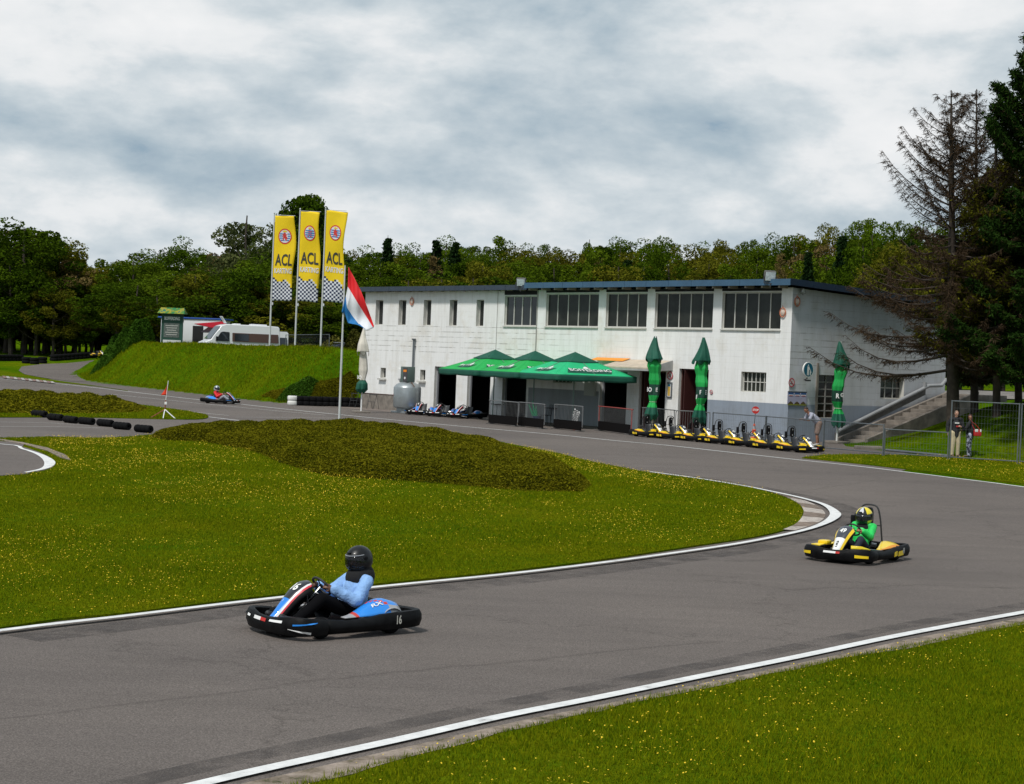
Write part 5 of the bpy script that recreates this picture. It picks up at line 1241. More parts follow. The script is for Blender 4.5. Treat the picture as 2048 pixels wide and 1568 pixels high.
# ------------------------------------------------------------------ flags
MFP = M('flagpole_grey', (.55, .56, .57), .4, var=.1)
MYEL = M('banner_yellow', (.86, .60, .004), .8, var=.04, vs_=2)
MNAVY = M('banner_navy', (.02, .03, .08), .8); MBW = M('banner_white', (.72, .74, .80), .8); MBRED = M('banner_red', (.62, .04, .03), .8); MBBL = M('banner_blue', (.05, .22, .52), .8); MCH = M('banner_charcoal', (.045, .045, .04), .8)
def banner(label, bx, btop_px, btop_py, bottom_py, wpx, Y, base_px):
    xb = XD(base_px[0], Y, 3.5); z0 = T(xb, Y); zt_ = PD(btop_px, btop_py, Y).z-z0; zb_ = PD(btop_px-8, bottom_py, Y).z-z0
    t = thing('banner_flag', label, 'flag', (xb, Y, z0), 0, 'yellow banner flags on the grass bank')
    mb = MB(); mb.tube([(0, 0, -.3), (0, 0, zt_+.12)], [.07, .045], 10); mb.lathe([(.05, zt_+.10), (.07, zt_+.14), (0, zt_+.22)], 10); mb.build('pole', [MFP], t, 40)
    W = wpx/FPX*Y; H_ = zt_-zb_; ph = bx*1.7
    def cl(u, v):                                        # u 0 at pole, v 0 bottom..1 top
        x = .06+u*W*(1-.05*math.sin(v*5+ph)*u+.04*math.sin(9*v+ph)*u); y = .10*u*math.sin(5.5*v+2.5*u+ph)+.05*math.sin(11*v-3*u+ph)*u
        return Vector((x, y, zb_+v*H_-.06*u-.03*math.sin(3*u+ph)))
    NUc, NVc = 10, 44
    def m(i, j):
        b_ = 12.0-1.2*math.sin((i/NUc)*7.0+.4)-i*.52
        if j < b_: return 1 if (i+j) % 2 else 2
        return 0
    mb = MB(); mb.grid(lambda u, v: cl(u, v), NUc, NVc, m); c = mb.build('cloth', [MYEL, MNAVY, MBW], t, 60, solid=.006)
    def fn(x, y, cx, cy, l=-.02): p = cl(.5+(x+cx)/W, (y+cy)/H_); return (p.x, p.y+l, p.z)
    mb = MB(); cy = H_*.76
    def disc(r, mm, l, cx=0, sy=1.25):
        k = 28; mb.add([fn(r*math.cos(2*math.pi*i/k), r*sy*math.sin(2*math.pi*i/k), cx, cy, l) for i in range(k)], [tuple(range(k))], mm)
    R_ = W*.31; disc(R_, 1, -.015); disc(R_*.84, 0, -.022)
    for q in range(4):                                   # blue bars
        yy = R_*(.38-.34*q); hw = math.sqrt(max(0, (R_*.80)**2-(yy/1.25)**2)); mb.add([fn(a, b, 0, cy, -.028) for a, b in ((-hw, yy-.05*R_*2), (hw, yy-.05*R_*2), (hw, yy+.05*R_*2), (-hw, yy+.05*R_*2))], [(0, 1, 2, 3)], 2)
    lion = [(-.18, .42), (.02, .50), (.16, .38), (.10, .25), (.42, .30), (.20, .08), (.30, -.1), (.45, -.35), (.25, -.32), (.30, -.62), (.08, -.5), (-.05, -.2), (-.2, -.45), (-.38, -.62), (-.28, -.25), (-.22, .0), (-.45, -.05), (-.22, .18), (-.5, .28), (-.2, .30)]
    mb.add([fn(a*R_, b*R_*1.25, 0, cy, -.034) for a, b in lion], [tuple(range(len(lion)))], 1)
    crown = [(-.28, .56), (.28, .56), (.34, .80), (.16, .68), (0, .92), (-.16, .68), (-.34, .80)]
    mb.add([fn(a*R_, b*R_*1.2, 0, cy, -.034) for a, b in crown], [tuple(range(len(crown)))], 3)
    mb.build('emblem', [MBW, MBRED, MBBL, MYEL], c)
    mb = MB(); add_text(mb, 'ACL', 1.12, lambda x, y: fn(x, y, .0, H_*.475, -.030), 0, .022, W*.84/text_width('ACL', 1.12)); mb.build('lettering', [MCH], c)
    mb = MB(); add_text(mb, 'KARTING', .50, lambda x, y: fn(x, y, .0, H_*.35, -.030), 0, .022, W*.88/text_width('KARTING', .50)); mb.build('lettering', [MBW], c)
    mb = MB(); mb.tube([(-.02, 0, zt_+.01), (W+.06, 0, zt_+.0)], .02, 6); mb.build('top_rod', [MFP], t)
    mb = MB(); mb.lathe([(.05, -.1), (.06, 0), (.03, .1)], 8, X=Matrix.Translation((.1, 0, zb_-.25))); mb.build('weight', [MFP], t, 40)
YB = 124
banner('yellow karting banner flag, left of the three on the bank', 1, 547, 430, 600, 40, YB, (536, 697))
banner('yellow karting banner flag, middle one of the three on the bank', 2, 598, 422, 602, 40, YB-1.5, (587, 697))
banner('yellow karting banner flag, right of the three on the bank', 3, 646, 420, 602, 40, YB-3, (638, 697))
# national tricolour
g = G(678, 851); Yf = g.y; tf = thing('national_flag', 'red white and blue flag hanging from a tall pole between hedge and track', 'flag', (g.x, g.y, T(g.x, g.y)), 0)
loc = Vector((g.x, g.y, T(g.x, g.y)))
zt_ = PD(696, 531, Yf).z-loc.z
mb = MB(); mb.tube([(0, 0, 0), (0, 0, zt_*.45), (0, 0, zt_)], [.05, .045, .028], 10); mb.build('pole', [MFP], tf, 40)
rows_ = [[(697, 534), (712, 562), (722, 582), (736, 618), (748, 652)], [(695.5, 573), (706, 590), (716, 607), (732, 632), (746.5, 656)], [(691.5, 593), (694, 615), (705, 632), (718, 649), (734, 661)], [(683, 624), (690, 629), (696, 646), (706, 648), (719, 648)]]
def flagpt(u, v):
    vv = v*3; j = min(int(vv), 2); f_ = vv-j; us = [0, .3, .5, .75, 1]; uu = u
    i = max(k for k in range(4) if us[k] <= uu+1e-9); g_ = (uu-us[i])/(us[i+1]-us[i])
    def P(jj): a, b = rows_[jj][i], rows_[jj][i+1]; return Vector((a[0]*(1-g_)+b[0]*g_, a[1]*(1-g_)+b[1]*g_))
    p = P(j).lerp(P(j+1), f_); d = .10*math.sin(u*8+v*5)*(.3+u)-.25*u+.05*math.sin(17*u-9*v)
    return PD(p.x, p.y, Yf+d)-loc
mb = MB(); mb.grid(flagpt, 30, 24, lambda i, j: 0 if j < 8 else (1 if j < 16 else 2)); mb.build('cloth', [M('flag_red', (.70, .012, .018), .7), M('flag_white', (.70, .72, .76), .8), M('flag_blue', (.01, .16, .42), .7)], tf, 60, solid=.006)
# small red flag on its tripod
g = G(329, 838); z0 = T(g.x, g.y); t = thing('marshal_flag', 'small red marker flag on a red and white tripod stand on the grass point', 'flag', (g.x, g.y, z0+.04), 0)
MRW = M('rusty_red_tube', (.25, .06, .03), .6)
mb = MB(); mb.tube([(0, 0, .35), (.02, 0, .75)], .022, 6); mb.build('stand_tube', [MRW], t)
for i, a in enumerate((200, 280, 330)):
    mb = MB(); mb.tube([(0, 0, .36), (.52*math.cos(R(a))*(1.1 if i != 1 else .4), .5*math.sin(R(a)), 0)], .020, 6); mb.build('leg', [MRW if i == 0 else MWHITE], t)
mb = MB(); mb.tube([(.02, 0, .70), (.10, 0, 1.56)], .014, 6); mb.rbox((.03, 0, .62), (.10, .06, .12), .02); mb.build('staff', [MWHITE], t)
mb = MB(); mb.grid(lambda u, v: (.09-.03*v-u*.26*(.25+.75*v), .04*math.sin(6*u+3*v), 1.46-.02*u-.50*v*(1+.0*u)-.18*u*(1-v)), 8, 8, 0); mb.build('flag_cloth', [M('orange_red_cloth', (.75, .05, .015), .7)], t, 60, solid=.004)

# ------------------------------------------------------------------ tyres
def tyre_mesh(r, w, hole=.55, mat_=None, name='tyre'):
    mb = MB(); h = w/2; n = 24
    pr = [(r*hole, -h*.8), (r*(hole+.08), -h), (r*.84, -h), (r*.96, -h*.75), (r, -h*.4), (r, h*.4), (r*.96, h*.75), (r*.84, h), (r*(hole+.08), h), (r*hole, h*.8), (r*(hole+.1), 0), (r*hole, -h*.8)]
    vs_, fs = [], []
    for i, (rr, zz) in enumerate(pr[:-1]):
        for j in range(n): vs_.append((rr*math.cos(2*math.pi*j/n), rr*math.sin(2*math.pi*j/n), zz))
    k = len(pr)-1
    for i in range(k):
        for j in range(n): fs.append((i*n+j, i*n+(j+1) % n, ((i+1) % k)*n+(j+1) % n, ((i+1) % k)*n+j))
    mb.add(vs_, fs, 0); return mb.build(name, [mat_ or MTYRE], None, 35)
rr_ = random.Random(3)
proto = None; blocks = [(63, 827, 94, 836, 4), (95, 832, 127, 843, 3), (127, 837, 156, 848, 3), (157, 837.5, 189, 851, 4), (194, 842, 227, 855, 4), (226, 847, 261, 861, 4), (269, 853, 305, 867, 4)]
nt_ = 0
names = ['farthest', 'second farthest', 'third', 'fourth', 'fifth', 'sixth', 'nearest']
for bi, (x0, y0, x1, y1, n) in enumerate(blocks):
    a, b = G(x0+3, y1-2.5), G(x1-3, y1); d = (b-a); dr_ = math.atan2(d.y, d.x)
    for i in range(n):
        p = a.lerp(b, (i+.5)/n); lab = f'black tyre of the {names[bi]} group in the low row across the tarmac'
        if proto is None:
            o = tyre_mesh(.135, .17, .25); proto = o; tag(o, lab, 'tyre', 'kart tyres in the low row across the tarmac')
        else: o = dup(proto, label=lab, cm={})
        o.location = (p.x, p.y, T(p.x, p.y)+.145); o.rotation_euler = (0, R(90), dr_+R(rr_.uniform(-4, 4))); s_ = (d.length/n)/.17; o.scale = (1, 1, min(1.7, s_*.99))
# tyre wall before the bank: two layers, first column white
a, b = G(585, 811), G(716, 815); nn = 11; mw_ = tyre_mesh(.30, .27, .5, M('white_painted_tyre', (.66, .66, .63), .7, var=.15)); mbk = None
for i in range(nn):
    p = a.lerp(b, i/(nn-1))
    for k in range(2):
        lab = ('white painted tyre, ' + ('upper' if k else 'lower') + ' one at the left end of the tyre wall') if i == 0 else ('black tyre in the ' + ('upper' if k else 'lower') + ' layer of the tyre wall below the bank')
        if i == 0: o = mw_ if k == 0 else dup(mw_, cm={})
        else:
            if mbk is None: mbk = tyre_mesh(.30, .27, .5); o = mbk
            else: o = dup(mbk, cm={})
        o['group'] = 'tyre wall below the grass bank'; tag(o, lab, 'tyre'); o.location = (p.x, p.y, T(p.x, p.y)+.14+k*.275); o.rotation_euler = (0, 0, rr_.uniform(0, 3))
# truck tyre stacks on the left
st = [(53, 727), (69, 728.5), (85, 727)]; ot = None
for i, (x, y) in enumerate(st):
    p = GT(x, y)
    for k in range(2):
        lab = f'big black tyre, {"top" if k else "bottom"} of the {["left","middle","right"][i]} stack beside the side road'
        if ot is None: ot = tyre_mesh(.40*p.y/150*1.0, .36, .5); o = ot
        else: o = dup(ot, cm={})
        tag(o, lab, 'tyre', 'stacked tyres beside the side road'); o.location = (p.x, p.y, T(p.x, p.y)+.18+k*.365)
p0, p1 = GT(-60, 722), GT(38, 722)
for i in range(14):
    p = p0.lerp(p1, i/13); z = T(p.x, p.y)
    for k in range(2):
        o = dup(ot, cm={}); tag(o, 'big black tyre in the long dark wall at the left edge, behind the grass', 'tyre', 'long tyre wall at the left edge'); o.location = (p.x, p.y, z+.18+k*.365)
p0, p1 = GT(108, 722), GT(190, 715)
for i in range(11):
    p = p0.lerp(p1, i/10); z = T(p.x, p.y)
    for k in range(2):
        o = dup(ot, cm={}); tag(o, 'big black tyre in the shaded wall at the bend of the side road', 'tyre', 'tyre wall at the bend of the side road'); o.location = (p.x, p.y, z+.18+k*.365)
p = GT(186, 705); z = T(p.x, p.y); t = thing('yellow_board', 'small yellow board standing beyond the bend of the side road', 'sign', (p.x, p.y, z), .1)
mb = MB(); mb.rbox((0, 0, .95), (1.0, .06, .45), .01); mb.build('board', [M('board_yellow', (.72, .38, .02), .6)], t)
for s_ in (-.4, .4): mb = MB(); mb.tube([(s_, 0, 0), (s_, 0, .8)], .03, 6); mb.build('leg', [MDKMETAL], t)

# ------------------------------------------------------------------ vehicles and kiosk on the plateau
MVW = M('van_white', (.72, .73, .75), .3, coat=.3); MVG = M('van_glass', (.02, .024, .03), .06, spec=.8); MVBR = M('van_brown_panel', (.085, .045, .035), .4)
def profile_body(mb, pts, w, m=0, tumble=.10, zk=1.2, X=None):
    """side profile (x,z) extruded across y with sides leaning in above zk"""
    n = len(pts); H_ = max(p[1] for p in pts)
    def y_(z): return w/2-(tumble*max(0, (z-zk)/(H_-zk))**1.6 if z > zk else 0)
    vs_ = [(x, -y_(z), z) for x, z in pts]+[(x, y_(z), z) for x, z in pts]
    mb.add(vs_, [tuple(range(n)), tuple(range(n, 2*n))[::-1]]+[(i, n+i, n+(i+1) % n, (i+1) % n) for i in range(n)], m, X)
def veh_wheel(t, x, y, r=.34, w=.22):
    o = bpy.data.objects.new('wheel', None); COL.objects.link(o); o.parent = t; o.location = (x, y, r); o.rotation_euler = (R(90), 0, 0); h = w/2
    mb = MB(); mb.lathe([(r*.6, -h*.9), (r*.9, -h), (r, -h*.6), (r, h*.6), (r*.9, h), (r*.6, h*.9)], 22); mb.build('tyre', [MTYRE], o, 35)
    mb = MB(); mb.lathe([(0, -h*.7), (r*.3, -h*.8), (r*.6, -h*.85), (r*.6, h*.85), (r*.3, h*.8), (0, h*.7)], 16); mb.build('rim', [MRIM], o, 35)
YV = 133; xv = XD(474, YV, 4.5); zv = T(xv, YV); vh = hd(-.91, -.40)
t = thing('camper_van', 'white camper van with a brown side stripe parked on top of the grass bank', 'van', (xv, YV, zv), vh)
vp = [(-3.0, .45), (-3.02, 1.0), (-2.96, 2.45), (-2.86, 2.58), (-2.0, 2.62), (1.15, 2.62), (1.55, 2.50), (2.15, 1.72), (2.35, 1.42), (2.85, 1.20), (2.98, 1.0), (3.02, .5), (2.9, .35), (-2.9, .35)]
mb = MB(); profile_body(mb, vp, 2.05, 0, .14, 1.4); bd_ = mb.build('body', [MVW], t, 30); bd_.modifiers.new('b', 'BEVEL').width = .05; bd_.modifiers['b'].segments = 2; bd_.modifiers['b'].limit_method = 'ANGLE'
SIDE_SG = 1
def sidepanel(mb, poly, m, off=0, w=2.05, tumble=.14, zk=1.4, H_=2.62):
    for sg in (SIDE_SG,):
        q = []
        for x, z in poly:
            yy = w/2-(tumble*max(0, (z-zk)/(H_-zk))**1.6 if z > zk else 0)+.012+off; q.append((x, sg*yy, z))
        mb.add(q, [tuple(range(len(q)))], m)
for SIDE_SG in (-1, 1): mb = MB(); sidepanel(mb, [(.72, 1.33), (-2.88, 1.33), (-2.84, 1.98), (.72, 1.98)], 0); mb.build('side_stripe', [MVBR], t, solid=.008)
for SIDE_SG in (-1, 1): mb = MB(); sidepanel(mb, [(.55, 1.40), (-.55, 1.40), (-.55, 1.92), (.55, 1.92)], 0, .012); mb.build('side_window', [MVG], t, solid=.008)
for SIDE_SG in (-1, 1): mb = MB(); sidepanel(mb, [(2.02, 1.33), (.95, 1.33), (.95, 2.02), (1.45, 2.05), (1.62, 1.98)], 0, .010); mb.build('door_window', [MVG], t, solid=.008)
mb = MB(); mb.add([(1.60, -.86, 2.42), (1.60, .86, 2.42), (2.34, .95, 1.46), (2.34, -.95, 1.46)], [(0, 1, 2, 3)], X=Matrix.Translation((.04, 0, .03))); mb.build('windscreen', [MVG], t, solid=.01)
for sg in (-1, 1):
    mb = MB(); mb.rbox((1.95, sg*1.18, 1.50), (.12, .16, .34), .03); mb.build('wing_mirror', [MBLACK], t, 40)
    mb = MB(); mb.rbox((2.80, sg*.78, 1.02), (.16, .30, .24), .04); mb.build('headlight', [M('lamp_glass', (.6, .62, .65), .1)], t, 40)
    mb = MB(); mb.rbox((-3.02, sg*.92, 1.0), (.05, .12, .40), .02); mb.build('tail_light', [M('lamp_red', (.5, .02, .02), .2)], t, 40)
    for x in (1.95, -1.85): veh_wheel(t, x, sg*.90)
for x, w_, d_ in ((-1.5, 1.2, .12), (.2, .5, .08)): mb = MB(); mb.rbox((x, 0, 2.66), (w_, .8, d_), .03); mb.build('roof_vent', [MVW], t, 40)
mb = MB(); X = Matrix.Translation((1.05, 0, 2.70)) @ Matrix.Rotation(R(-55), 4, 'Y'); mb.rbox((.3, 0, 0), (.62, .75, .05), .02, X=X); mb.build('open_roof_hatch', [MVW], t, 40)
mb = MB(); mb.box((.3, 0, .03), (.46, .55, .01), X=X); mb.build('hatch_glass', [MVG], t)
# box behind the van: rear of another white van
t = thing('white_van', 'back end of a white van showing just behind the camper van', 'van', (XD(557, YV+3, 4.5), YV+3, T(XD(557, YV+3, 4.5), YV+3)), vh)
mb = MB(); profile_body(mb, [(-.4, .4), (-.42, 2.3), (-.3, 2.42), (1.6, 2.42), (1.6, .4)], 1.95, 0, .12, 1.4); mb.build('body', [MVW], t, 30)
for SIDE_SG in (-1, 1): mb = MB(); sidepanel(mb, [(1.5, 1.2), (-.32, 1.2), (-.30, 1.95), (1.5, 1.95)], 0, w=1.95, tumble=.12, H_=2.42); mb.build('side_window', [MVG], t, solid=.008)
mb = MB(); mb.rbox((-.42, -.88, 1.0), (.05, .1, .5), .02); mb.build('tail_light', [M('lamp_red', (.5, .02, .02), .2)], t, 40)
for sg in (-1, 1): veh_wheel(t, .4, sg*.86)
# race trailer with a blue roof edge and red flash
YT = 144; xt = XD(388, YT, 4.5); zt0 = T(xt, YT); t = thing('race_trailer', 'white trailer with blue roof edge and red flash parked behind the camper van', 'trailer', (xt, YT, zt0), hd(.985, -.17))
TL = 5.0
mb = MB(); mb.rbox((0, 0, 1.75), (TL*1.02, 2.4, 2.5), .05); mb.build('body', [MVW], t, 40)
mb = MB(); mb.rbox((0, 0, 3.06), (TL*1.1+.1, 2.6, .12), .03); mb.build('roof', [M('trailer_blue', (.02, .08, .35), .4)], t, 40)
mb = MB()
mb.add([(.3, -1.22, 2.62), (3.0, -1.22, 2.92), (3.0, -1.22, 2.30), (2.1, -1.22, 2.30)], [(0, 1, 2, 3)]); mb.build('red_flash', [M('trailer_red', (.55, .01, .03), .4)], t, solid=.02)
mb = MB(); add_text(mb, 'NA.9', .42, lambda x, y: (-1.0+x, -1.235, 2.78+y), 0, .03, .9); mb.build('lettering', [MBLACK], t)
mb = MB(); mb.add([(1.5, -1.25, 2.35), (2.9, -1.25, 2.35), (2.9, -3.0, 1.95), (1.5, -3.0, 1.9)], [(0, 1, 2, 3)]); mb.build('side_awning', [MBLACK], t, solid=.03)
mb = MB(); mb.box((-.35+1.0, -1.215, 1.5), (.9, .02, 1.9)); mb.build('door_opening', [MDARK], t)
for x in (-.4, .4): 
    for sg in (-1, 1): veh_wheel(t, x-1, sg*1.05, .32)
# dark estate car
YC = 128; xc = XD(684, YC, 4.0); t = thing('parked_car', 'dark blue estate car parked on the bank beside the building', 'car', (xc, YC, T(xc, YC)+.05), hd(-.93, -.36))
cp = [(-2.2, .35), (-2.28, .8), (-2.2, 1.05), (-1.9, 1.42), (-1.2, 1.50), (.1, 1.50), (.5, 1.42), (1.15, 1.02), (2.0, .88), (2.28, .65), (2.3, .35)]
mb = MB(); profile_body(mb, cp, 1.80, 0, .22, .95); b_ = mb.build('body', [M('car_dark_blue', (.012, .016, .035), .25, coat=.6)], t, 30); md = b_.modifiers.new('b', 'BEVEL'); md.width = .05; md.segments = 2; md.limit_method = 'ANGLE'
for SIDE_SG in (-1, 1): mb = MB(); sidepanel(mb, [(1.0, 1.02), (-2.0, 1.05), (-1.8, 1.36), (-1.1, 1.43), (.1, 1.43), (.45, 1.36)], 0, 0, 1.80, .22, .95, 1.5); mb.build('side_window', [MVG], t, solid=.006)
mb = MB(); mb.rbox((-.6, 0, 1.515), (2.4, 1.25, .03), .01); mb.build('roof_panel', [M('silver_roof', (.45, .47, .5), .3)], t, 40)
mb = MB(); mb.tube([(1.0, -.93, 1.03), (.45, -.84, 1.40), (-.2, -.80, 1.46)], .02, 6); mb.build('window_trim', [MSTEEL], t)
for x in (1.4, -1.4):
    for sg in (-1, 1): veh_wheel(t, x, sg*.82, .32, .2)
for sg in (-1, 1): mb = MB(); mb.rbox((-2.2, sg*.7, .92), (.08, .3, .14), .02); mb.build('tail_light', [M('lamp_red', (.5, .02, .02), .2)], t, 40)
# beer kiosk sign board with a little roof
YK = 141; xk = XD(341, YK, 4.5); zk_ = T(xk, YK); t = thing('notice_board', 'green notice board with a small painted roof on top of the bank', 'notice board', (xk, YK, zk_), hd(1, -.06))
mb = MB(); mb.box((0, 0, 1.55), (1.55, .14, 2.1)); mb.build('board', [M('board_dark_green', (.01, .06, .04), .6)], t)
mb = MB(); mb.box((-.02, -.08, 1.28), (1.25, .03, 1.15)); mb.build('price_panel', [M('slate_panel', (.09, .11, .10), .7, var=.7, vs_=9)], t)
mb = MB(); add_text(mb, 'BOFFERDING', .36, lambda x, y: (x, -.085, 2.22+y), 0, .03, 1.25/text_width('BOFFERDING', .36)); mb.build('lettering', [MTXT], t)
mb = MB()
for k in range(5): mb.box((-.02, -.10, 1.65-k*.18), (1.0-.12*(k % 3), .006, .05))
mb.build('chalk_lines', [M('chalk', (.45, .45, .42), .9)], t)
for x in (-.80, .82): mb = MB(); mb.box((x, 0, 1.35), (.12, .16, 2.7)); mb.build('post', [M('board_dark_green', (.01, .06, .04), .6)], t)
def f_kr(nt, b, v):
    c = ramp_node(nt, noise_node(nt, v, 2.2, 2, .5), [(.42, (.02, .16, .06)), (.5, (.10, .20, .03)), (.56, (.35, .28, .02)), (.62, (.02, .14, .10))]); nt.links.new(c, b.inputs['Base Color'])
mb = MB(); mb.add([(-1.1, -.55, 2.62), (1.1, -.55, 2.62), (.95, 0, 3.08), (-.95, 0, 3.08), (-1.1, .55, 2.62), (1.1, .55, 2.62), (-1.1, -.55, 2.68), (1.1, -.55, 2.68)], [(0, 1, 2, 3), (4, 3, 2, 5), (0, 3, 4), (1, 5, 2), (0, 4, 5, 1)]); mb.build('roof', [custom('painted_roof', f_kr)], t, solid=.03)

# ------------------------------------------------------------------ gas tank, table frames
g = G(813, 827); gd = (g.x, g.y, T(g.x, g.y)+.02); sc_ = 1.0
r_ = 27.5/FPX*g.y; t = thing('gas_tank', 'round galvanised gas tank with a control box on top, against the wall', 'tank', gd, BROT)
h1 = .30; h2 = h1+1.10
MGALV = M('galvanised_tank', (.34, .37, .38), .38, metal=.55, var=.12, vs_=4)
mb = MB(); mb.lathe([(r_*.75, .10), (r_*.75, h1-.05), (r_*.96, h1), (r_, h1+.06), (r_, h2-.06), (r_*.96, h2), (r_*.80, h2+.13), (r_*.5, h2+.24), (r_*.2, h2+.28), (0, h2+.29)], 32); mb.build('vessel', [MGALV], t, 35)
mb = MB(); mb.rbox((0, 0, .05), (1.5, 1.0, .10), .01); mb.build('skid', [MGALV], t, 40)
mb = MB(); mb.rbox((-.05, .05, h2+.66), (.62, .5, .80), .02); mb.build('control_box', [M('box_green_grey', (.10, .14, .125), .5)], t, 40)
mb = MB(); mb.box((-.17, .31, h2+.64), (.36, .02, .74)); mb.build('box_door', [M('box_dark', (.06, .055, .06), .5)], t)
mb = MB(); mb.box((-.17, .325, h2+.84), (.28, .01, .12)); mb.build('warning_label', [M('label_orange', (.85, .25, .01), .5)], t)
mb = MB(); X = Matrix.Translation((-.17, .325, h2+.46)) @ Matrix.Rotation(R(45), 4, 'Y'); mb.box((0, 0, 0), (.11, .01, .11), X=X); mb.build('hazard_label', [MWHITE], t)
for (u, z, w, h_, c_) in ((.10, h2-.22, .15, .19, (.65, .08, .02)), (.12, h2-.45, .13, .13, (.65, .08, .02)), (.12, h2-.68, .10, .10, (.6, .6, .6))):
    mb = MB(); an = R(90)+u*3.2-.95; mb.add([((r_+.006)*math.cos(an+q/r_), (r_+.006)*math.sin(an+q/r_), z+zz) for q, zz in ((-w/2, -h_/2), (w/2, -h_/2), (w/2, h_/2), (-w/2, h_/2))], [(0, 1, 2, 3)]); mb.build('tank_label', [M('label_%d' % int(c_[0]*100+z*10), c_, .5)], t)
mb = MB(); mb.tube([(.45, .1, h2), (.45, .1, h2+.42)], .07, 8); mb.rbox((.40, .22, h2+.30), (.10, .06, .12), .02, 0); mb.build('valve_pipe', [M('valve_grey', (.2, .2, .2), .5)], t, 40)
mb = MB(); mb.tube([(-.38, .1, h2+.05), (-.55, .15, h2+.25), (-.75, .1, h2+.02)], .025, 6); mb.build('hose', [M('hose_brown', (.12, .06, .03), .6)], t, 40)
# vent pipe on the wall
a, z = FW(828, 760); zt_ = FW(831, 681)[1]; p = BP(a, .12); t = thing('vent_pipe', 'tall thin grey pipe rising up the wall behind the gas tank', 'pipe', tuple(p), BROT)
mb = MB(); mb.tube([(0, 0, 1.2), (0, 0, zt_)], .055, 10); mb.lathe([(.06, zt_), (.11, zt_+.04), (.11, zt_+.10)], 10); mb.build('pipe', [MMETAL], t, 40)
for q in (2.2, 3.6): mb = MB(); mb.box((0, -.05, q), (.16, .12, .04)); mb.build('pipe_clamp', [MMETAL], t)
mb = MB(); mb.rbox((FW(808, 740)[0], .03, FW(808, 748)[1]), (1.0, .05, .55), .01); tag(mb.build('wall_panel', [MWHITE], bld))
for i, px in enumerate((730, 766)):
    g = BP(FW(px, 815)[0], .7); t = thing('trestle', ['thin metal trestle standing at the left end of the wall', 'thin metal trestle standing between the corner and the gas tank'][i], 'trestle', (g.x, g.y, T(g.x, g.y)+.02), BROT, 'metal trestles by the wall')
    for x in (-.32, .32):
        mb = MB(); mb.tube([(x, .2, 0), (x, 0, .78), (x, -.2, 0)], .014, 5); mb.build('leg', [MDKMETAL], t)
    mb = MB(); mb.tube([(-.38, 0, .79), (.38, 0, .79)], .02, 5); mb.build('top_bar', [MDKMETAL], t)
    mb = MB(); mb.tube([(-.32, .1, .4), (.32, .1, .4)], .012, 5); mb.build('cross_bar', [MDKMETAL], t)

# ------------------------------------------------------------------ barriers and fences
MGAL = M('galvanised_barrier', (.20, .20, .20), .45, metal=.4, var=.25, vs_=5); MREDB = M('red_barrier_tube', (.32, .05, .04), .5)
def barrier(label, a, b, h=1.1, red=False, group='crowd barriers along the terrace', board=False, dz=.02):
    a, b = Vector(a), Vector(b); L_ = (b-a).length; an = math.atan2(b.y-a.y, b.x-a.x)
    t = thing('crowd_barrier', label, 'barrier', (a.x, a.y, T(a.x, a.y)+dz), an, group)
    mb = MB(); mb.tube(interp([Vector(p) for p in ((.0, 0, .18), (0, 0, h-.12), (.04, 0, h-.03), (.14, 0, h), (L_-.14, 0, h), (L_-.04, 0, h-.03), (L_, 0, h-.12), (L_, 0, .18))], 3)+[(L_, 0, .18)], .021, 6); mb.tube([(0, 0, .20), (L_, 0, .20)], .018, 6); mb.build('frame', [MREDB if red else MGAL], t, 40)
    n = max(3, int(L_/.12))
    mb = MB()
    for i in range(1, n): x = L_*i/n; mb.box((x, 0, (h+.2)/2), (.010, .010, h-.22))
    bb = mb.build('bars', [MGAL], t)
    for x in (.15, L_-.15):
        mb = MB(); mb.tube([(x, 0, .2), (x, 0, .02)], .018, 6); mb.tube([(x, -.25, .02), (x, .25, .02)], .015, 6); mb.build('foot', [MGAL], t)
    if board: mb = MB(); mb.box((L_/2, -.04, .24), (L_-.05, .03, .40)); mb.build('dark_board', [M('board_black', (.006, .005, .005), .9, spec=.1)], t)
gr = lambda px, py: w2(G(px, py))+(0,)
barrier('crowd barrier at the left of the terrace under the parasols', gr(978, 848), gr(1035, 854), board=True)
barrier('crowd barrier beside the green flag bin', gr(1037, 853), gr(1088, 859), board=True)
barrier('crowd barrier with white and red bars in front of the parasol pole', gr(1108, 858), gr(1164, 864), board=True)
barrier('red ended crowd barrier by the dark doorway', gr(1197, 862), gr(1262, 871), red=True, board=True)
barrier('grey crowd barrier behind the first yellow karts', gr(1284, 868), gr(1347, 875), 1.15)
barrier('grey crowd barrier behind the yellow karts, before the maroon doorway', gr(1350, 876), gr(1418, 881), 1.15)
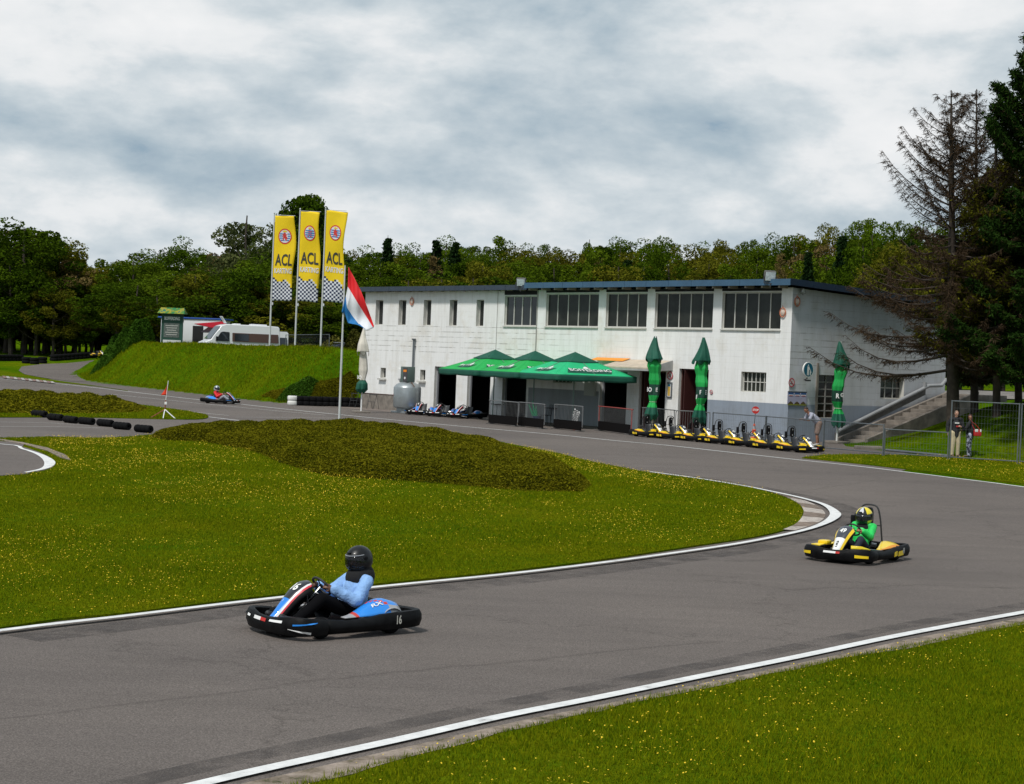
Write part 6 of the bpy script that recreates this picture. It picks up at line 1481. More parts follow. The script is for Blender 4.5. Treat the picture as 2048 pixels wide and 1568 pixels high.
def mesh_fence(label, a, b, h, dz=.03, post=.045, group='mesh fence panels', step=.11, zs=None):
    a, b = Vector(a), Vector(b); L_ = (b-a).length; an = math.atan2(b.y-a.y, b.x-a.x); za, zb2 = T(a.x, a.y), T(b.x, b.y); sl = (zb2-za)/L_
    t = thing('mesh_fence', label, 'fence', (a.x, a.y, za+dz), an, group)
    for x in (0, L_): mb = MB(); mb.tube([(x, 0, sl*x), (x, 0, sl*x+h+.03)], post*.6, 8); mb.build('post', [MMETAL], t, 40)
    for z in (h, .12): mb = MB(); mb.tube([(0, 0, z), (L_, 0, z+sl*L_)], .021, 6); mb.build('rail', [MMETAL], t, 40)
    mb = MB(); n = int(L_/step)
    for i in range(1, n): x = L_*i/n; mb.box((x, 0, sl*x+(h+.12)/2), (.0035, .0035, h-.14))
    for k in range(1, max(3, int(h/.25))): z = .12+(h-.12)*k/max(3, int(h/.25)); mb.add([(0, -.003, z), (L_, -.003, z+sl*L_), (L_, -.003, z+.004+sl*L_), (0, -.003, z+.004), (0, .003, z), (L_, .003, z+sl*L_), (L_, .003, z+.004+sl*L_), (0, .003, z+.004)], [(0, 1, 2, 3), (4, 7, 6, 5), (3, 2, 6, 7), (0, 4, 5, 1)])
    mb.build('wire_mesh', [MMETAL], t)
mesh_fence('mesh fence panel behind the yellow karts, left of the stop sign', gr(1424, 882), gr(1529, 892), 1.15)
mesh_fence('mesh fence panel the man leans on, beside the last yellow kart', gr(1531, 892), gr(1645, 903), 1.15)
mesh_fence('low mesh fence panel in front of the foot of the stairs', gr(1647, 903), gr(1765, 914), 1.15)
mesh_fence('low mesh fence panel in front of the grass slope', gr(1768, 914), gr(1895, 922), 1.0)
mesh_fence('tall mesh fence panel in front of the couple', gr(1899, 922), gr(2034, 931), 2.15)
mesh_fence('tall mesh fence panel at the right edge of the picture', gr(2039, 931), gr(2190, 944), 2.15)
mesh_fence('low mesh fence seen across the top of the bank behind the flagpoles', (XD(568, 131, 3.5), 131, 0), (XD(655, 127, 3.5), 127, 0), 2.0, dz=.1, group='mesh fence on the bank')
# long silver beam lying at the fence foot
a, b = Vector(gr(1772, 905)), Vector(gr(1896, 917)); t = MB(); t.tube([(0, 0, 0), ((b-a).length, 0, 0)], .05, 8); o = t.build('steel_beam', [MMETAL], None, 40); o.location = (a.x, a.y, T(a.x, a.y)+.10); o.rotation_euler = (0, 0, math.atan2(b.y-a.y, b.x-a.x)); tag(o, 'long steel pole lying on the ground behind the low fence', 'pole')

# ------------------------------------------------------------------ cone with stop sign
g = G(1507, 889); t = thing('traffic_cone', 'orange and white traffic cone behind the yellow karts', 'cone', (g.x, g.y, T(g.x, g.y)+.02), 0)
MOR = M('cone_orange', (.85, .10, .02), .5)
mb = MB(); mb.lathe([(.17, .04), (.15, .12), (.125, .30), (.10, .45), (.075, .60), (.05, .74), (.03, .82)], 18, mats=[0, 0, 1, 0, 1, 0]); mb.build('cone_body', [MOR, M('cone_grey', (.35, .33, .33), .5)], t, 40)
mb = MB(); mb.rbox((0, 0, .02), (.42, .42, .04), .02); mb.build('cone_base', [MBLACK], t, 40)
t = thing('stop_paddle', 'round red stop sign on a stick set in the traffic cone', 'sign', (g.x, g.y, T(g.x, g.y)+.80), 0)
mb = MB(); mb.tube([(0, 0, 0), (.02, 0, .45)], .014, 6); mb.build('stick', [MDKMETAL], t)
X = Matrix.Translation((.025, 0, .60)) @ Matrix.Rotation(R(90), 4, 'X')
mb = MB(); mb.lathe([(0, -.01), (.15, -.01), (.15, .01), (0, .01)], 28, X=X); dsk = mb.build('disc', [MRED], t, 40)
mb = MB(); add_text(mb, 'STOP', .12, lambda x, y: (.025+x, -.014, .60+y), 0, .03, .24/text_width('STOP', .12)); mb.build('lettering', [MTXT], dsk)
# flags in a bin, checkered flag, bottle stand
g = G(1073, 852); t = thing('flag_bin', 'dark blue bin holding rolled green flags beside the barrier', 'bin', (g.x, g.y, T(g.x, g.y)+.02), 0)
mb = MB(); mb.lathe([(.16, 0), (.20, .45), (.17, .45), (.14, .05)], 16); mb.build('bin', [M('bin_blue', (.01, .02, .06), .5)], t, 40)
for a_, h_ in ((-.35, 1.0), (-.15, 1.15), (.05, .95)):
    mb = MB(); mb.tube([(0, 0, .2), (a_*.5-.05, -.05, h_*.55), (a_*.9-.1, -.08, h_)], [.03, .06, .015], 7); mb.build('rolled_flag', [M('flag_green', (.01, .20, .09), .7)], t, 40)
g = G(1150, 861); t = thing('chequered_stand', 'small bucket with a black and white chequered flag in front of the barrier', 'flag', (g.x, g.y, T(g.x, g.y)+.02), 0)
mb = MB(); mb.lathe([(.10, 0), (.13, .22), (.11, .22), (.09, .03)], 14); mb.build('bucket', [M('bucket_red_white', (.50, .22, .18), .5)], t, 40)
mb = MB(); mb.tube([(0, 0, .1), (-.05, 0, 1.15)], .012, 5); mb.build('stick', [MDKMETAL], t)
mb = MB(); mb.grid(lambda u, v: (-.10+u*.28-.06*math.sin(v*4), .04*math.sin(u*7+v*5)-.02, .25+v*.72*(1-.25*u)), 6, 12, lambda i, j: (i+j) % 2); mb.build('chequered_cloth', [MBLACK, M('chequer_white', (.6, .6, .6), .8)], t, 60, solid=.004)
# table + chairs on the terrace (dark, half hidden)
def table(label, px, py, w=1.5):
    g = G(px, py); t = thing('terrace_table', label, 'table', (g.x, g.y, T(g.x, g.y)+.02), UY, 'dark tables on the terrace')
    mb = MB(); mb.rbox((0, 0, .73), (w, .6, .04), .01); mb.build('table_top', [M('table_brown', (.035, .02, .015), .6)], t, 40)
    for x in (-w/2+.12, w/2-.12):
        for y in (-.22, .22): mb = MB(); mb.tube([(x, y, 0), (x, y, .72)], .018, 6); mb.build('leg', [MDKMETAL], t)
table('dark table on the terrace behind the red and white barrier', 1132, 847, 2.2); table('dark table on the terrace before the dark doorway', 1190, 850, 1.6); table('dark table on the terrace under the middle parasol', 1020, 838, 2.0)
g = G(1091, 850); t = thing('wire_chair', 'thin metal chair at the end of the barrier row', 'chair', (g.x, g.y, T(g.x, g.y)+.02), .4)
mb = MB(); mb.rbox((0, 0, .45), (.42, .42, .03), .01); mb.build('seat', [MDKMETAL], t, 40)
mb = MB(); mb.tube([(.2, -.18, .45), (.27, -.18, .95), (.27, .18, .95), (.2, .18, .45)], .012, 6)
for y in (-.09, 0, .09): mb.tube([(.21, y, .47), (.27, y, .94)], .008, 5)
mb.build('backrest', [MDKMETAL], t, 40)
for x in (-.19, .19):
    for y in (-.18, .18): mb = MB(); mb.tube([(x, y, 0), (x*.9, y*.9, .44)], .012, 5); mb.build('leg', [MDKMETAL], t)

# ------------------------------------------------------------------ signs on the walls
def wsign(name, label, cat, side, px, py):
    if side: b, z = SW(px, py); p = BP(-.03, -b, z)
    else: a, z = FW(px, py); p = BP(a, .03, z)
    X = Matrix.Rotation(BROT+(-math.pi/2 if side else 0), 4, 'Z')
    t = thing(name, label, cat, tuple(p), BROT+(-math.pi/2 if side else math.pi))     # local -y faces out, x runs to the viewer's right
    return t
def sdisc(mb, r, y, m, cx=0, cz=0, n=28, r2=None):
    if r2 is None: mb.add([(cx+r*math.cos(2*math.pi*i/n), y, cz+r*math.sin(2*math.pi*i/n)) for i in range(n)], [tuple(range(n))], m)
    else:
        v = [(cx+q*math.cos(2*math.pi*i/n), y, cz+q*math.sin(2*math.pi*i/n)) for q in (r, r2) for i in range(n)]; mb.add(v, [(i, (i+1) % n, n+(i+1) % n, n+i) for i in range(n)], m)
MSB = M('sign_blue', (.01, .12, .20), .4); MSRED = M('sign_red', (.50, .05, .08), .5); MSW = M('sign_white', (.60, .58, .57), .5)
t = wsign('pedestrian_sign', 'round blue sign with a white adult and child on the end wall', 'sign', 1, 1606, 739); t.location = Vector(t.location)-wv*.25
mb = MB(); mb.lathe([(0, -.03), (.33, -.03), (.34, 0), (.33, .03), (0, .03)], 32, X=Matrix.Rotation(R(90), 4, 'X')); dk = mb.build('disc', [MWHITE], t, 40)
mb = MB(); sdisc(mb, .295, -.034, 0); mb.build('blue_face', [MSB], t)
mb = MB(); sdisc(mb, .035, -.042, 0, -.03, .19); mb.add([(-.09, -.042, .14), (.03, -.042, .14), (.10, -.042, .0), (.05, -.042, -.01), (.03, -.042, .04), (.03, -.042, -.24), (-.02, -.042, -.24), (-.03, -.042, -.03), (-.05, -.042, -.24), (-.10, -.042, -.24), (-.09, -.042, .0)], [tuple(range(11))]); sdisc(mb, .025, -.042, 0, .12, -.02); mb.add([(.09, -.042, -.05), (.15, -.042, -.05), (.18, -.042, -.13), (.15, -.042, -.14), (.15, -.042, -.24), (.09, -.042, -.24)], [tuple(range(6))]); mb.build('pictogram', [MWHITE], t)
mb = MB(); mb.tube([(0, .2, -.45), (0, .03, -.38), (0, .03, .36)], .025, 6); mb.rbox((0, -.02, -.46), (.30, .10, .07), .02); mb.build('sign_bracket', [MDKMETAL], t, 40)
def nosmoke(label, side, px, py, r):
    t = wsign('no_smoking_sign', label, 'sign', side, px, py)
    mb = MB(); sdisc(mb, r, -.004, 0); sdisc(mb, r*.98, -.009, 1, r2=r*.74)
    X = Matrix.Rotation(R(45), 4, 'Y'); mb.box((0, -.014, 0), (r*1.6, .004, r*.17), 1, X=X)
    mb.box((-.02*r, -.011, -.18*r), (r*.95, .003, r*.14), 2); mb.box((r*.1, -.011, .12*r), (r*.08, .003, r*.5), 2); mb.box((-r*.1, -.011, .1*r), (r*.3, .003, r*.08), 2)
    mb.build('sign_face', [MSW, MSRED, MBLACK], t)
nosmoke('round no smoking sign on the end wall above the poster', 1, 1582, 765, .20); nosmoke('small round no smoking sign on the front wall right of the maroon door', 0, 1423.5, 784, .10); nosmoke('round prohibition sign on the pillar between the two right doorways', 0, 1341, 751, .20)
t = wsign('notice_case', 'grey framed notice with a yellow strip hanging on the pillar', 'notice', 0, 1340, 780)
mb = MB(); mb.rbox((0, .0, 0), (.32, .06, .72), .015); mb.build('case', [MMETAL], t, 40)
mb = MB(); mb.box((0, -.034, -.02), (.22, .006, .56), 0); mb.box((0, -.038, -.06), (.16, .004, .42), 1); mb.box((0, -.038, .21), (.16, .004, .10), 2); mb.build('notice', [MWHITE, M('notice_amber', (.60, .38, .06), .6), MSB], t)
t = wsign('race_poster', 'wide poster of three repeated race pictures taped on the end wall corner', 'poster', 1, 1593, 797); t.location = Vector(t.location)+nv*.0
mb = MB(); mb.box((0, 0, 0), (1.22, .01, .60), 0); mb.box((0, -.007, .28), (1.22, .004, .05), 1)
for k in (-.4, 0, .4):
    mb.box((k, -.007, .20), (.32, .004, .10), 2); mb.box((k, -.011, .14), (.30, .004, .05), 3); mb.box((k, -.011, .12), (.22, .006, .03), 4)
    mb.add([(k-.18, -.007, -.29), (k+.18, -.007, -.29), (k+.15, -.007, -.2), (k, -.007, -.12), (k-.15, -.007, -.2)], [(0, 1, 2, 3, 4)], 5)
mb.box((0, -.008, -.27), (1.2, .004, .05), 6)
mb.build('poster_sheet', [M('poster_lilac', (.38, .37, .50), .6), M('poster_dark', (.04, .05, .06), .6), M('poster_blue', (.03, .09, .25), .6), MWHITE, M('poster_red', (.5, .05, .08), .6), M('poster_brown', (.09, .06, .02), .6), M('poster_green', (.20, .22, .02), .6)], t)

# ------------------------------------------------------------------ stairs and rail by the end wall
t = thing('stone_stairs', 'worn stone stairs climbing beside the end wall of the building', 'stairs', tuple(CORN), BROT)
# local: x along front (right side negative), y outward, back = -y
ns = 13; y0, y1 = -3.2, -BD+.2; rise = 2.25/ns
lo_ = lambda y: -1.15-.10*(y-y0)/(y1-y0)
for i in range(ns):
    ya = y0+(y1-y0)*i/ns; yb = y0+(y1-y0)*(i+1)/ns; mb = MB(); mb.rbox((-1.15, (ya+yb)/2, (i+1)*rise-.30), (1.45, abs(yb-ya)+.02, .60), .015); mb.build('step', [MCONC], t, 40)
for x, dz in ((-.38, .10), (-1.98, .16)):
    mb = MB(); q = [(x-.08, y0+.35, -.15), (x+.08, y0+.35, -.15), (x+.08, y1, 1.5), (x-.08, y1, 1.5), (x-.08, y0+.35, .10+dz), (x+.08, y0+.35, .10+dz), (x+.08, y1, 2.30+dz), (x-.08, y1, 2.30+dz)]; mb.add(q, [(0, 3, 2, 1), (4, 5, 6, 7), (0, 1, 5, 4), (1, 2, 6, 5), (2, 3, 7, 6), (3, 0, 4, 7)]); mb.build('curb', [MCONC], t)
mb = MB(); mb.rbox((-1.2, y1-1.0, 2.15), (1.8, 2.2, .30), .02); mb.build('landing', [MCONC], t, 40)
t = thing('drain_pipe', 'fat pale rain pipe running down along the stairs like a handrail', 'pipe', tuple(CORN), BROT)
mb = MB(); mb.tube([(-.22, y0-.1+.2, .50), (-.22, y1+1.5, 2.55), (-.22, y1+1.3, 2.62), (-.22, y1+.35, 2.66), (-.22, y1, 2.95)], .085, 10); mb.build('pipe', [M('pale_pipe', (.30, .31, .32), .5, var=.1)], t, 40)
mb = MB(); mb.tube([(-.22, y1+1.6, 2.50), (-.22, y1+1.6, 2.78)], .09, 10); mb.build('pipe_socket', [M('pale_pipe', (.30, .31, .32), .5, var=.1)], t, 40)
mb = MB(); mb.add([(-.20, y0+.3, .10), (-.20, y1+1.5, 2.2), (-.20, y1+1.5, 2.46), (-.20, y0+.3, .42)], [(0, 1, 2, 3)]); mb.build('support_plate', [M('plate_grey', (.13, .125, .115), .8, var=.3)], t, solid=.03)
# white shed door stone slabs at stair foot
mb = MB(); mb.rbox((0, 0, .06), (1.1, .5, .14), .03); o = mb.build('stone_slab', [MCONC], None, 40); g = G(1738, 899); o.location = (g.x, g.y, T(g.x, g.y)); o.rotation_euler = (0, 0, .2); tag(o, 'flat stone slab lying at the foot of the stairs', 'slab')
# ------------------------------------------------------------------ vegetation
rng = np.random.default_rng(7)
def leafmat(name, c0, c1, rough=.75, orand=.2, trans=.25, vscale=.6):
    def f(nt, b, v):
        L = nt.links; at = _n(nt, 'ShaderNodeAttribute'); at.attribute_name = 'rnd'
        big = noise_node(nt, v, vscale, 3, .6); ad = _n(nt, 'ShaderNodeMath', operation='ADD'); L.new(at.outputs['Fac'], ad.inputs[0]); L.new(big, ad.inputs[1])
        mu = _n(nt, 'ShaderNodeMath', operation='MULTIPLY'); L.new(ad.outputs[0], mu.inputs[0]); mu.inputs[1].default_value = .5
        c = ramp_node(nt, mu.outputs[0], [(.2, c0), (.75, c1)])
        oi = _n(nt, 'ShaderNodeObjectInfo'); mr = _n(nt, 'ShaderNodeMapRange'); L.new(oi.outputs['Random'], mr.inputs[0]); mr.inputs[3].default_value = 1-orand; mr.inputs[4].default_value = 1+orand
        sc = _n(nt, 'ShaderNodeVectorMath', operation='SCALE'); L.new(c, sc.inputs[0]); L.new(mr.outputs[0], sc.inputs['Scale']); L.new(sc.outputs[0], b.inputs['Base Color'])
        if trans:
            tr = _n(nt, 'ShaderNodeBsdfTranslucent'); L.new(sc.outputs[0], tr.inputs[0]); mx = _n(nt, 'ShaderNodeMixShader'); mx.inputs[0].default_value = trans
            L.new(b.outputs[0], mx.inputs[1]); L.new(tr.outputs[0], mx.inputs[2]); out = nt.nodes['Material Output']; L.new(mx.outputs[0], out.inputs[0])
    return custom(name, f, .9, 0.0)
def leaf_quads(C, size, flat=0.0, elong=1.6):
    """random leaf quads at centres C (N,3)"""
    n = len(C); d = rng.normal(size=(n, 3)); d[:, 2] *= (1-flat); d /= np.linalg.norm(d, axis=1)[:, None]
    e = rng.normal(size=(n, 3)); e -= (e*d).sum(1)[:, None]*d; e /= np.linalg.norm(e, axis=1)[:, None]+1e-9
    s = (size*rng.uniform(.6, 1.3, n))[:, None] if np.ndim(size) == 0 else (size*rng.uniform(.6, 1.3, n))[:, None]
    a = d*s*elong/2; b = e*s/2
    V = np.stack([C-a, C-b*.9, C+a, C+b*.9], 1).reshape(-1, 3); Fa = np.arange(4*n).reshape(-1, 4); return V, Fa
def crown_cloud(kind, n, r, h, seed):
    g = np.random.default_rng(seed)
    if kind == 'round': ncl = 70
    elif kind == 'tall': ncl = 60
    else: ncl = 46
    cs = []
    for _ in range(ncl):
        v = g.normal(size=3); v /= np.linalg.norm(v); rad = g.uniform(.35, 1.0)**.5
        if kind == 'tall': c = np.array([v[0]*r*.55, v[1]*r*.55, v[2]*h*.5])*rad*(1-.3*max(0, v[2]))
        else: c = np.array([v[0]*r, v[1]*r, v[2]*h*.5])*rad*(1-.15*abs(v[2]))
        cs.append((c, g.uniform(.14, .30)*r))
    P, A = [], []
    per = n//ncl
    for c, cr in cs:
        v = g.normal(size=(per, 3)); v /= np.linalg.norm(v, axis=1)[:, None]; v *= (g.uniform(.3, 1, per)**.4)[:, None]*cr*np.array([1.15, 1.15, .8]); P.append(c+v); A.append(np.full(per, g.uniform(0, 1)))
    P = np.concatenate(P); A = np.clip(np.concatenate(A)*.6+g.uniform(0, .4, len(P)), 0, 1); P[:, 2] += h*.5; return P, A
def limb_trunk(h, r, seed, lean=.03, limbs=6, crown_h=.5, spread=1.4, tone=None):
    g = random.Random(seed); mb = MB(); pts = [Vector((0, 0, -.3))]; p = Vector((0, 0, 0)); dx, dy = g.uniform(-lean, lean), g.uniform(-lean, lean)
    for i in range(7): pts.append(Vector((dx*i/6*h+g.uniform(-.05, .05), dy*i/6*h+g.uniform(-.05, .05), h*i/6*.92)))
    mb.tube(pts, [r*(1.15-.9*i/7) for i in range(8)], 7)
    for k in range(limbs):
        z = h*g.uniform(.3, .75); a = g.uniform(0, 6.28); L_ = spread*g.uniform(.6, 1.2); i = min(6, int(z/h*7)); b = pts[i]
        mb.tube([b, b+Vector((math.cos(a)*L_*.5, math.sin(a)*L_*.5, L_*.35)), b+Vector((math.cos(a)*L_, math.sin(a)*L_, L_*.9))], [r*.35, r*.22, r*.08], 5)
    return mb
MBARK = M('bark', (.055, .042, .032), .9, var=.4, vs_=4, bump=.6, bs=9, bd=.05)
LM = {'dark': leafmat('leaf_dark', (.013, .032, .002), (.068, .112, .006)), 'mid': leafmat('leaf_mid', (.024, .052, .003), (.115, .165, .009)), 'olive': leafmat('leaf_olive', (.042, .050, .004), (.165, .158, .014)),
      'brown': leafmat('leaf_brown', (.070, .052, .016), (.200, .145, .055), trans=.1), 'pale': leafmat('leaf_pale', (.050, .070, .022), (.155, .175, .060)), 'fir': leafmat('needle_dark', (.006, .017, .006), (.022, .044, .012), trans=.08)}
protos = {}
def tree_proto(kind, tone, seed, n=13000, r=3.0, h=8.0):
    """crown unit tree: height = h+2 trunk clear"""
    t = thing('broadleaf_tree' if kind != 'conifer' else 'fir_tree', 'tree', 'tree')
    if kind == 'conifer':
        g = np.random.default_rng(seed); P, A = [], []
        for k in range(26):
            z = 1.0+(h+1.0)*k/26; rad = r*.55*(1-k/27)**.9+.12; nb = 9
            for b in range(nb):
                a = g.uniform(0, 6.28); L_ = rad*g.uniform(.7, 1.15); m = int(n/26/nb); u = g.uniform(.05, 1, m)**.7; px_ = np.cos(a)*L_*u; py_ = np.sin(a)*L_*u; pz = z-.28*L_*u+.12*L_*u*u
                w = .16*L_*(1-u)+.05; P.append(np.stack([px_+g.normal(size=m)*w, py_+g.normal(size=m)*w, pz-abs(g.normal(size=m))*.14], 1)); A.append(np.full(m, g.uniform(0, 1)))
        P = np.concatenate(P); A = np.clip(np.concatenate(A)*.6+g.uniform(0, .4, len(P)), 0, 1); V, Fa = leaf_quads(P, .17, 0, 1.9)
        rawmesh('crown', V, Fa, LM[tone], t, attr=np.repeat(A, 4)); mb = MB(); mb.tube([(0, 0, -.4), (0, 0, h*.5), (0, 0, h+2)], [.17, .10, .02], 6); mb.build('trunk', [MBARK], t, 50)
    elif kind == 'bare':
        g = random.Random(seed); mb = MB(); mb.tube([(0, 0, -.4), (0, 0, h*.5), (0, 0, h+2)], [.16, .10, .02], 6); mb.build('trunk', [MBARK], t, 50)
        segs = []
        for k in range(70):
            z = 1.2+(h+.5)*k/70; L_ = r*.55*(1-k/76)*g.uniform(.6, 1.1)+.2; a = g.uniform(0, 6.28); d = Vector((math.cos(a), math.sin(a), 0))
            for q in range(16):
                u = g.uniform(.15, 1); p = Vector((0, 0, z))+d*L_*u+Vector((0, 0, -.15*L_*u+.2*L_*u*u)); segs.append((p, .26))
        P = np.array([tuple(s[0]) for s in segs]); P = np.repeat(P, 3, 0)+rng.normal(size=(len(P)*3, 3))*.10; V, Fa = leaf_quads(P, .07, 0, 4.5)
        rawmesh('crown', V, Fa, LM[tone], t, attr=rng.uniform(0, 1, len(V)))
    else:
        P, A = crown_cloud(kind, n, r, h, seed); P[:, 2] += 1.2; V, Fa = leaf_quads(P, .14 if kind != 'sparse' else .12, .2, 1.5)
        rawmesh('crown', V, Fa, LM[tone], t, attr=np.repeat(A, 4)); limb_trunk(h+1, .17, seed, limbs=8, spread=r*.55).build('trunk', [MBARK], t, 50)
    return t
# protos: height of each ~10 m
spec = [('round', 'dark', 1), ('round', 'mid', 2), ('round', 'olive', 3), ('tall', 'dark', 4), ('tall', 'mid', 5), ('conifer', 'fir', 6), ('bare', 'brown', 7), ('round', 'dark', 8), ('round', 'mid', 9), ('sparse', 'pale', 10), ('sparse', 'brown', 11), ('round', 'olive', 12)]
KNAME = {'round': 'broad bushy', 'tall': 'slender upright', 'conifer': 'dark pointed fir', 'bare': 'thin brown dead conifer', 'sparse': 'thin see-through'}
TN = {'dark': 'dark green', 'mid': 'mid green', 'olive': 'olive green', 'fir': 'blackish green', 'brown': 'brown', 'pale': 'pale'}
PR = [tree_proto(k, t_, s) for k, t_, s in spec]
CMV = children_map(); used = [False]*len(PR)
def place_tree(i, x, y, H_, wide=1.0, where='in the wood', z=None):
    kind, tone, _ = spec[i]; H_ *= 1.0 if kind in ('conifer', 'bare') else 1.08; s_ = H_/10.0; z = T(x, y) if z is None else z
    lab = f'{KNAME[kind]} tree {where}' if kind in ('conifer', 'bare') else f'{KNAME[kind]} {TN[tone]} tree {where}'
    grp = f'{TN[tone]} trees {where}'
    if not used[i]: o = PR[i]; used[i] = True; o.location = (x, y, z); o.rotation_euler = (0, 0, random.uniform(0, 6.28)); tag(o, lab, 'tree', grp)
    else: o = dup(PR[i], (x, y, z), random.uniform(0, 6.28), lab, grp, cm=CMV)
    o.scale = (s_*wide, s_*wide, s_); return o
random.seed(11)
# skyline control: (px, photo y of the tree tops)
SKY = [(-150, 420), (0, 432), (60, 428), (110, 455), (150, 478), (200, 492), (260, 480), (330, 462), (400, 466), (440, 440), (520, 448), (600, 462), (680, 480), (760, 478), (830, 476), (900, 466), (1000, 472), (1100, 472), (1200, 462), (1300, 460), (1380, 462), (1480, 474), (1560, 456), (1640, 442), (1720, 426), (1800, 420), (1900, 440), (2048, 440), (2250, 430)]
def skyline(px):
    for (a, b), (c, d) in zip(SKY, SKY[1:]):
        if a <= px <= c: return b+(d-b)*(px-a)/(c-a)
    return 450
def where(px):
    if px < 180: return 'in the wood at far left'
    if px < 400: return 'in the wood left of the notice board'
    if px < 720: return 'in the wood behind the banner flags'
    if px < 1150: return 'in the wood above the left roof half'
    if px < 1550: return 'in the wood above the right roof half'
    return 'in the wood behind the spruces'
def row_of(Y0, n, x0, x1, dtop, kinds, jit=14, hmin=5, wide=(1.0, 1.5), suf=''):
    for k in range(n):
        px = x0+(x1-x0)*(k+.5)/n+random.uniform(-jit, jit); Y = Y0+random.uniform(-6, 6); Y = max(Y, 230+random.uniform(0, 14)) if px < 225 else Y; top = skyline(px)+dtop+random.uniform(-9, 16)
        x = XD(px, Y, 8); z = T(x, Y); H_ = max(hmin, PD(px, top, Y).z-z); i = random.choice(kinds); place_tree(i, x, Y, H_, random.uniform(*wide)*min(1.35, max(.55, 10/H_)), where(px)+suf, z)
row_of(262, 30, 600, 2200, 0, [0, 1, 2, 8, 11, 4, 1, 0, 11], 20, suf=', far row')
row_of(222, 34, -150, 1900, 12, [0, 1, 7, 8, 3, 2, 6, 0, 1, 10, 11], 18, suf=', middle row')
row_of(186, 36, -150, 1800, 34, [0, 7, 3, 5, 1, 6, 8, 10, 0, 2], 16, suf=', near row')
row_of(160, 20, 215, 1050, 66, [0, 7, 1, 2, 3, 8, 0], 14, suf=', front row')
row_of(157, 13, 250, 760, 120, [0, 1, 7, 2, 8], 16, hmin=4, wide=(1.2, 1.6), suf=', bushy edge')
row_of(200, 22, 1000, 2150, 56, [0, 1, 2, 6, 11, 10, 5, 8], 16, suf=', front row')
# left clump nearer, its tops stand taller
for px, Y, top, i, w_ in ((12, 178, 430, 0, 1.35), (48, 176, 428, 7, 1.3), (-40, 180, 436, 0, 1.4), (88, 180, 450, 2, 1.1), (120, 186, 470, 0, 1.2), (70, 172, 520, 7, 1.3), (20, 172, 510, 0, 1.3), (105, 170, 560, 2, 1.2), (150, 176, 505, 10, 1.0), (182, 178, 515, 2, 1.1), (-90, 176, 450, 7, 1.4)):
    Y += 46; x = XD(px, Y, 6); z = T(x, Y); place_tree(i, x, Y, PD(px, top, Y).z-z, w_, where(px)+', nearest clump', z)
for px, Y, top, i, w_ in ((128, 222, 560, 0, 1.0), (150, 221, 620, 7, 1.3), (112, 223, 640, 0, 1.2)):   # dark leafy bush hanging over the tyre wall
    x = XD(px, Y, 3); z = T(x, Y); place_tree(i, x, Y, max(3, PD(px, top, Y).z-z), w_, 'overhanging the tyre wall at the side road', z)
# dark trees beyond the gravel path at the right
for px, top in ((1925, 560), (1965, 520), (2010, 460), (2060, 330), (2120, 260), (2180, 260), (2250, 200), (1890, 590)):
    Y = 112+random.uniform(-5, 5); x = XD(px, Y, 8); z = T(x, Y); place_tree(random.choice([0, 7, 5]), x, Y, PD(px, top, Y).z-z, 1.1, 'beyond the gravel path behind the spruces', z)
for k in range(22):
    px = -140+k*18+random.uniform(-6, 6); Y = 236+random.uniform(-4, 4); x = XD(px, Y, 3); place_tree(random.choice([7, 0, 2]), x, Y, random.uniform(4.0, 6.0), 2.0, 'low in the undergrowth at far left', T(x, Y))
# tall poplar pair and the pale tree that break the skyline
for px, Y, top, i, w_, l in ((601, 168, 348, 3, .78, 'tall dark poplar standing above the wood behind the banner flags'), (572, 170, 384, 3, .55, 'tall dark poplar just left of the tallest one behind the banner flags'), (631, 169, 366, 3, .6, 'tall poplar just right of the tallest one behind the banner flags'), (489, 172, 398, 9, .95, 'pale thin-leaved tree rising above the wood left of the banner flags')):
    x = XD(px, Y, 12); z = T(x, Y); o = place_tree(i, x, Y, PD(px, top, Y).z-z, w_, 'x', z); o['label'] = l; del o['group']
for px, top in ((770, 470), (868, 474), (905, 478)):
    x = XD(px, 205, 12); z = T(x, 205); place_tree(5, x, 205, PD(px, top, 205).z-z, .95, 'poking above the wood over the building roof', z)
for i, u_ in enumerate(used):
    if not u_: place_tree(i, 60+i*4, 240, 12, 1.1, 'in the wood behind the spruces')

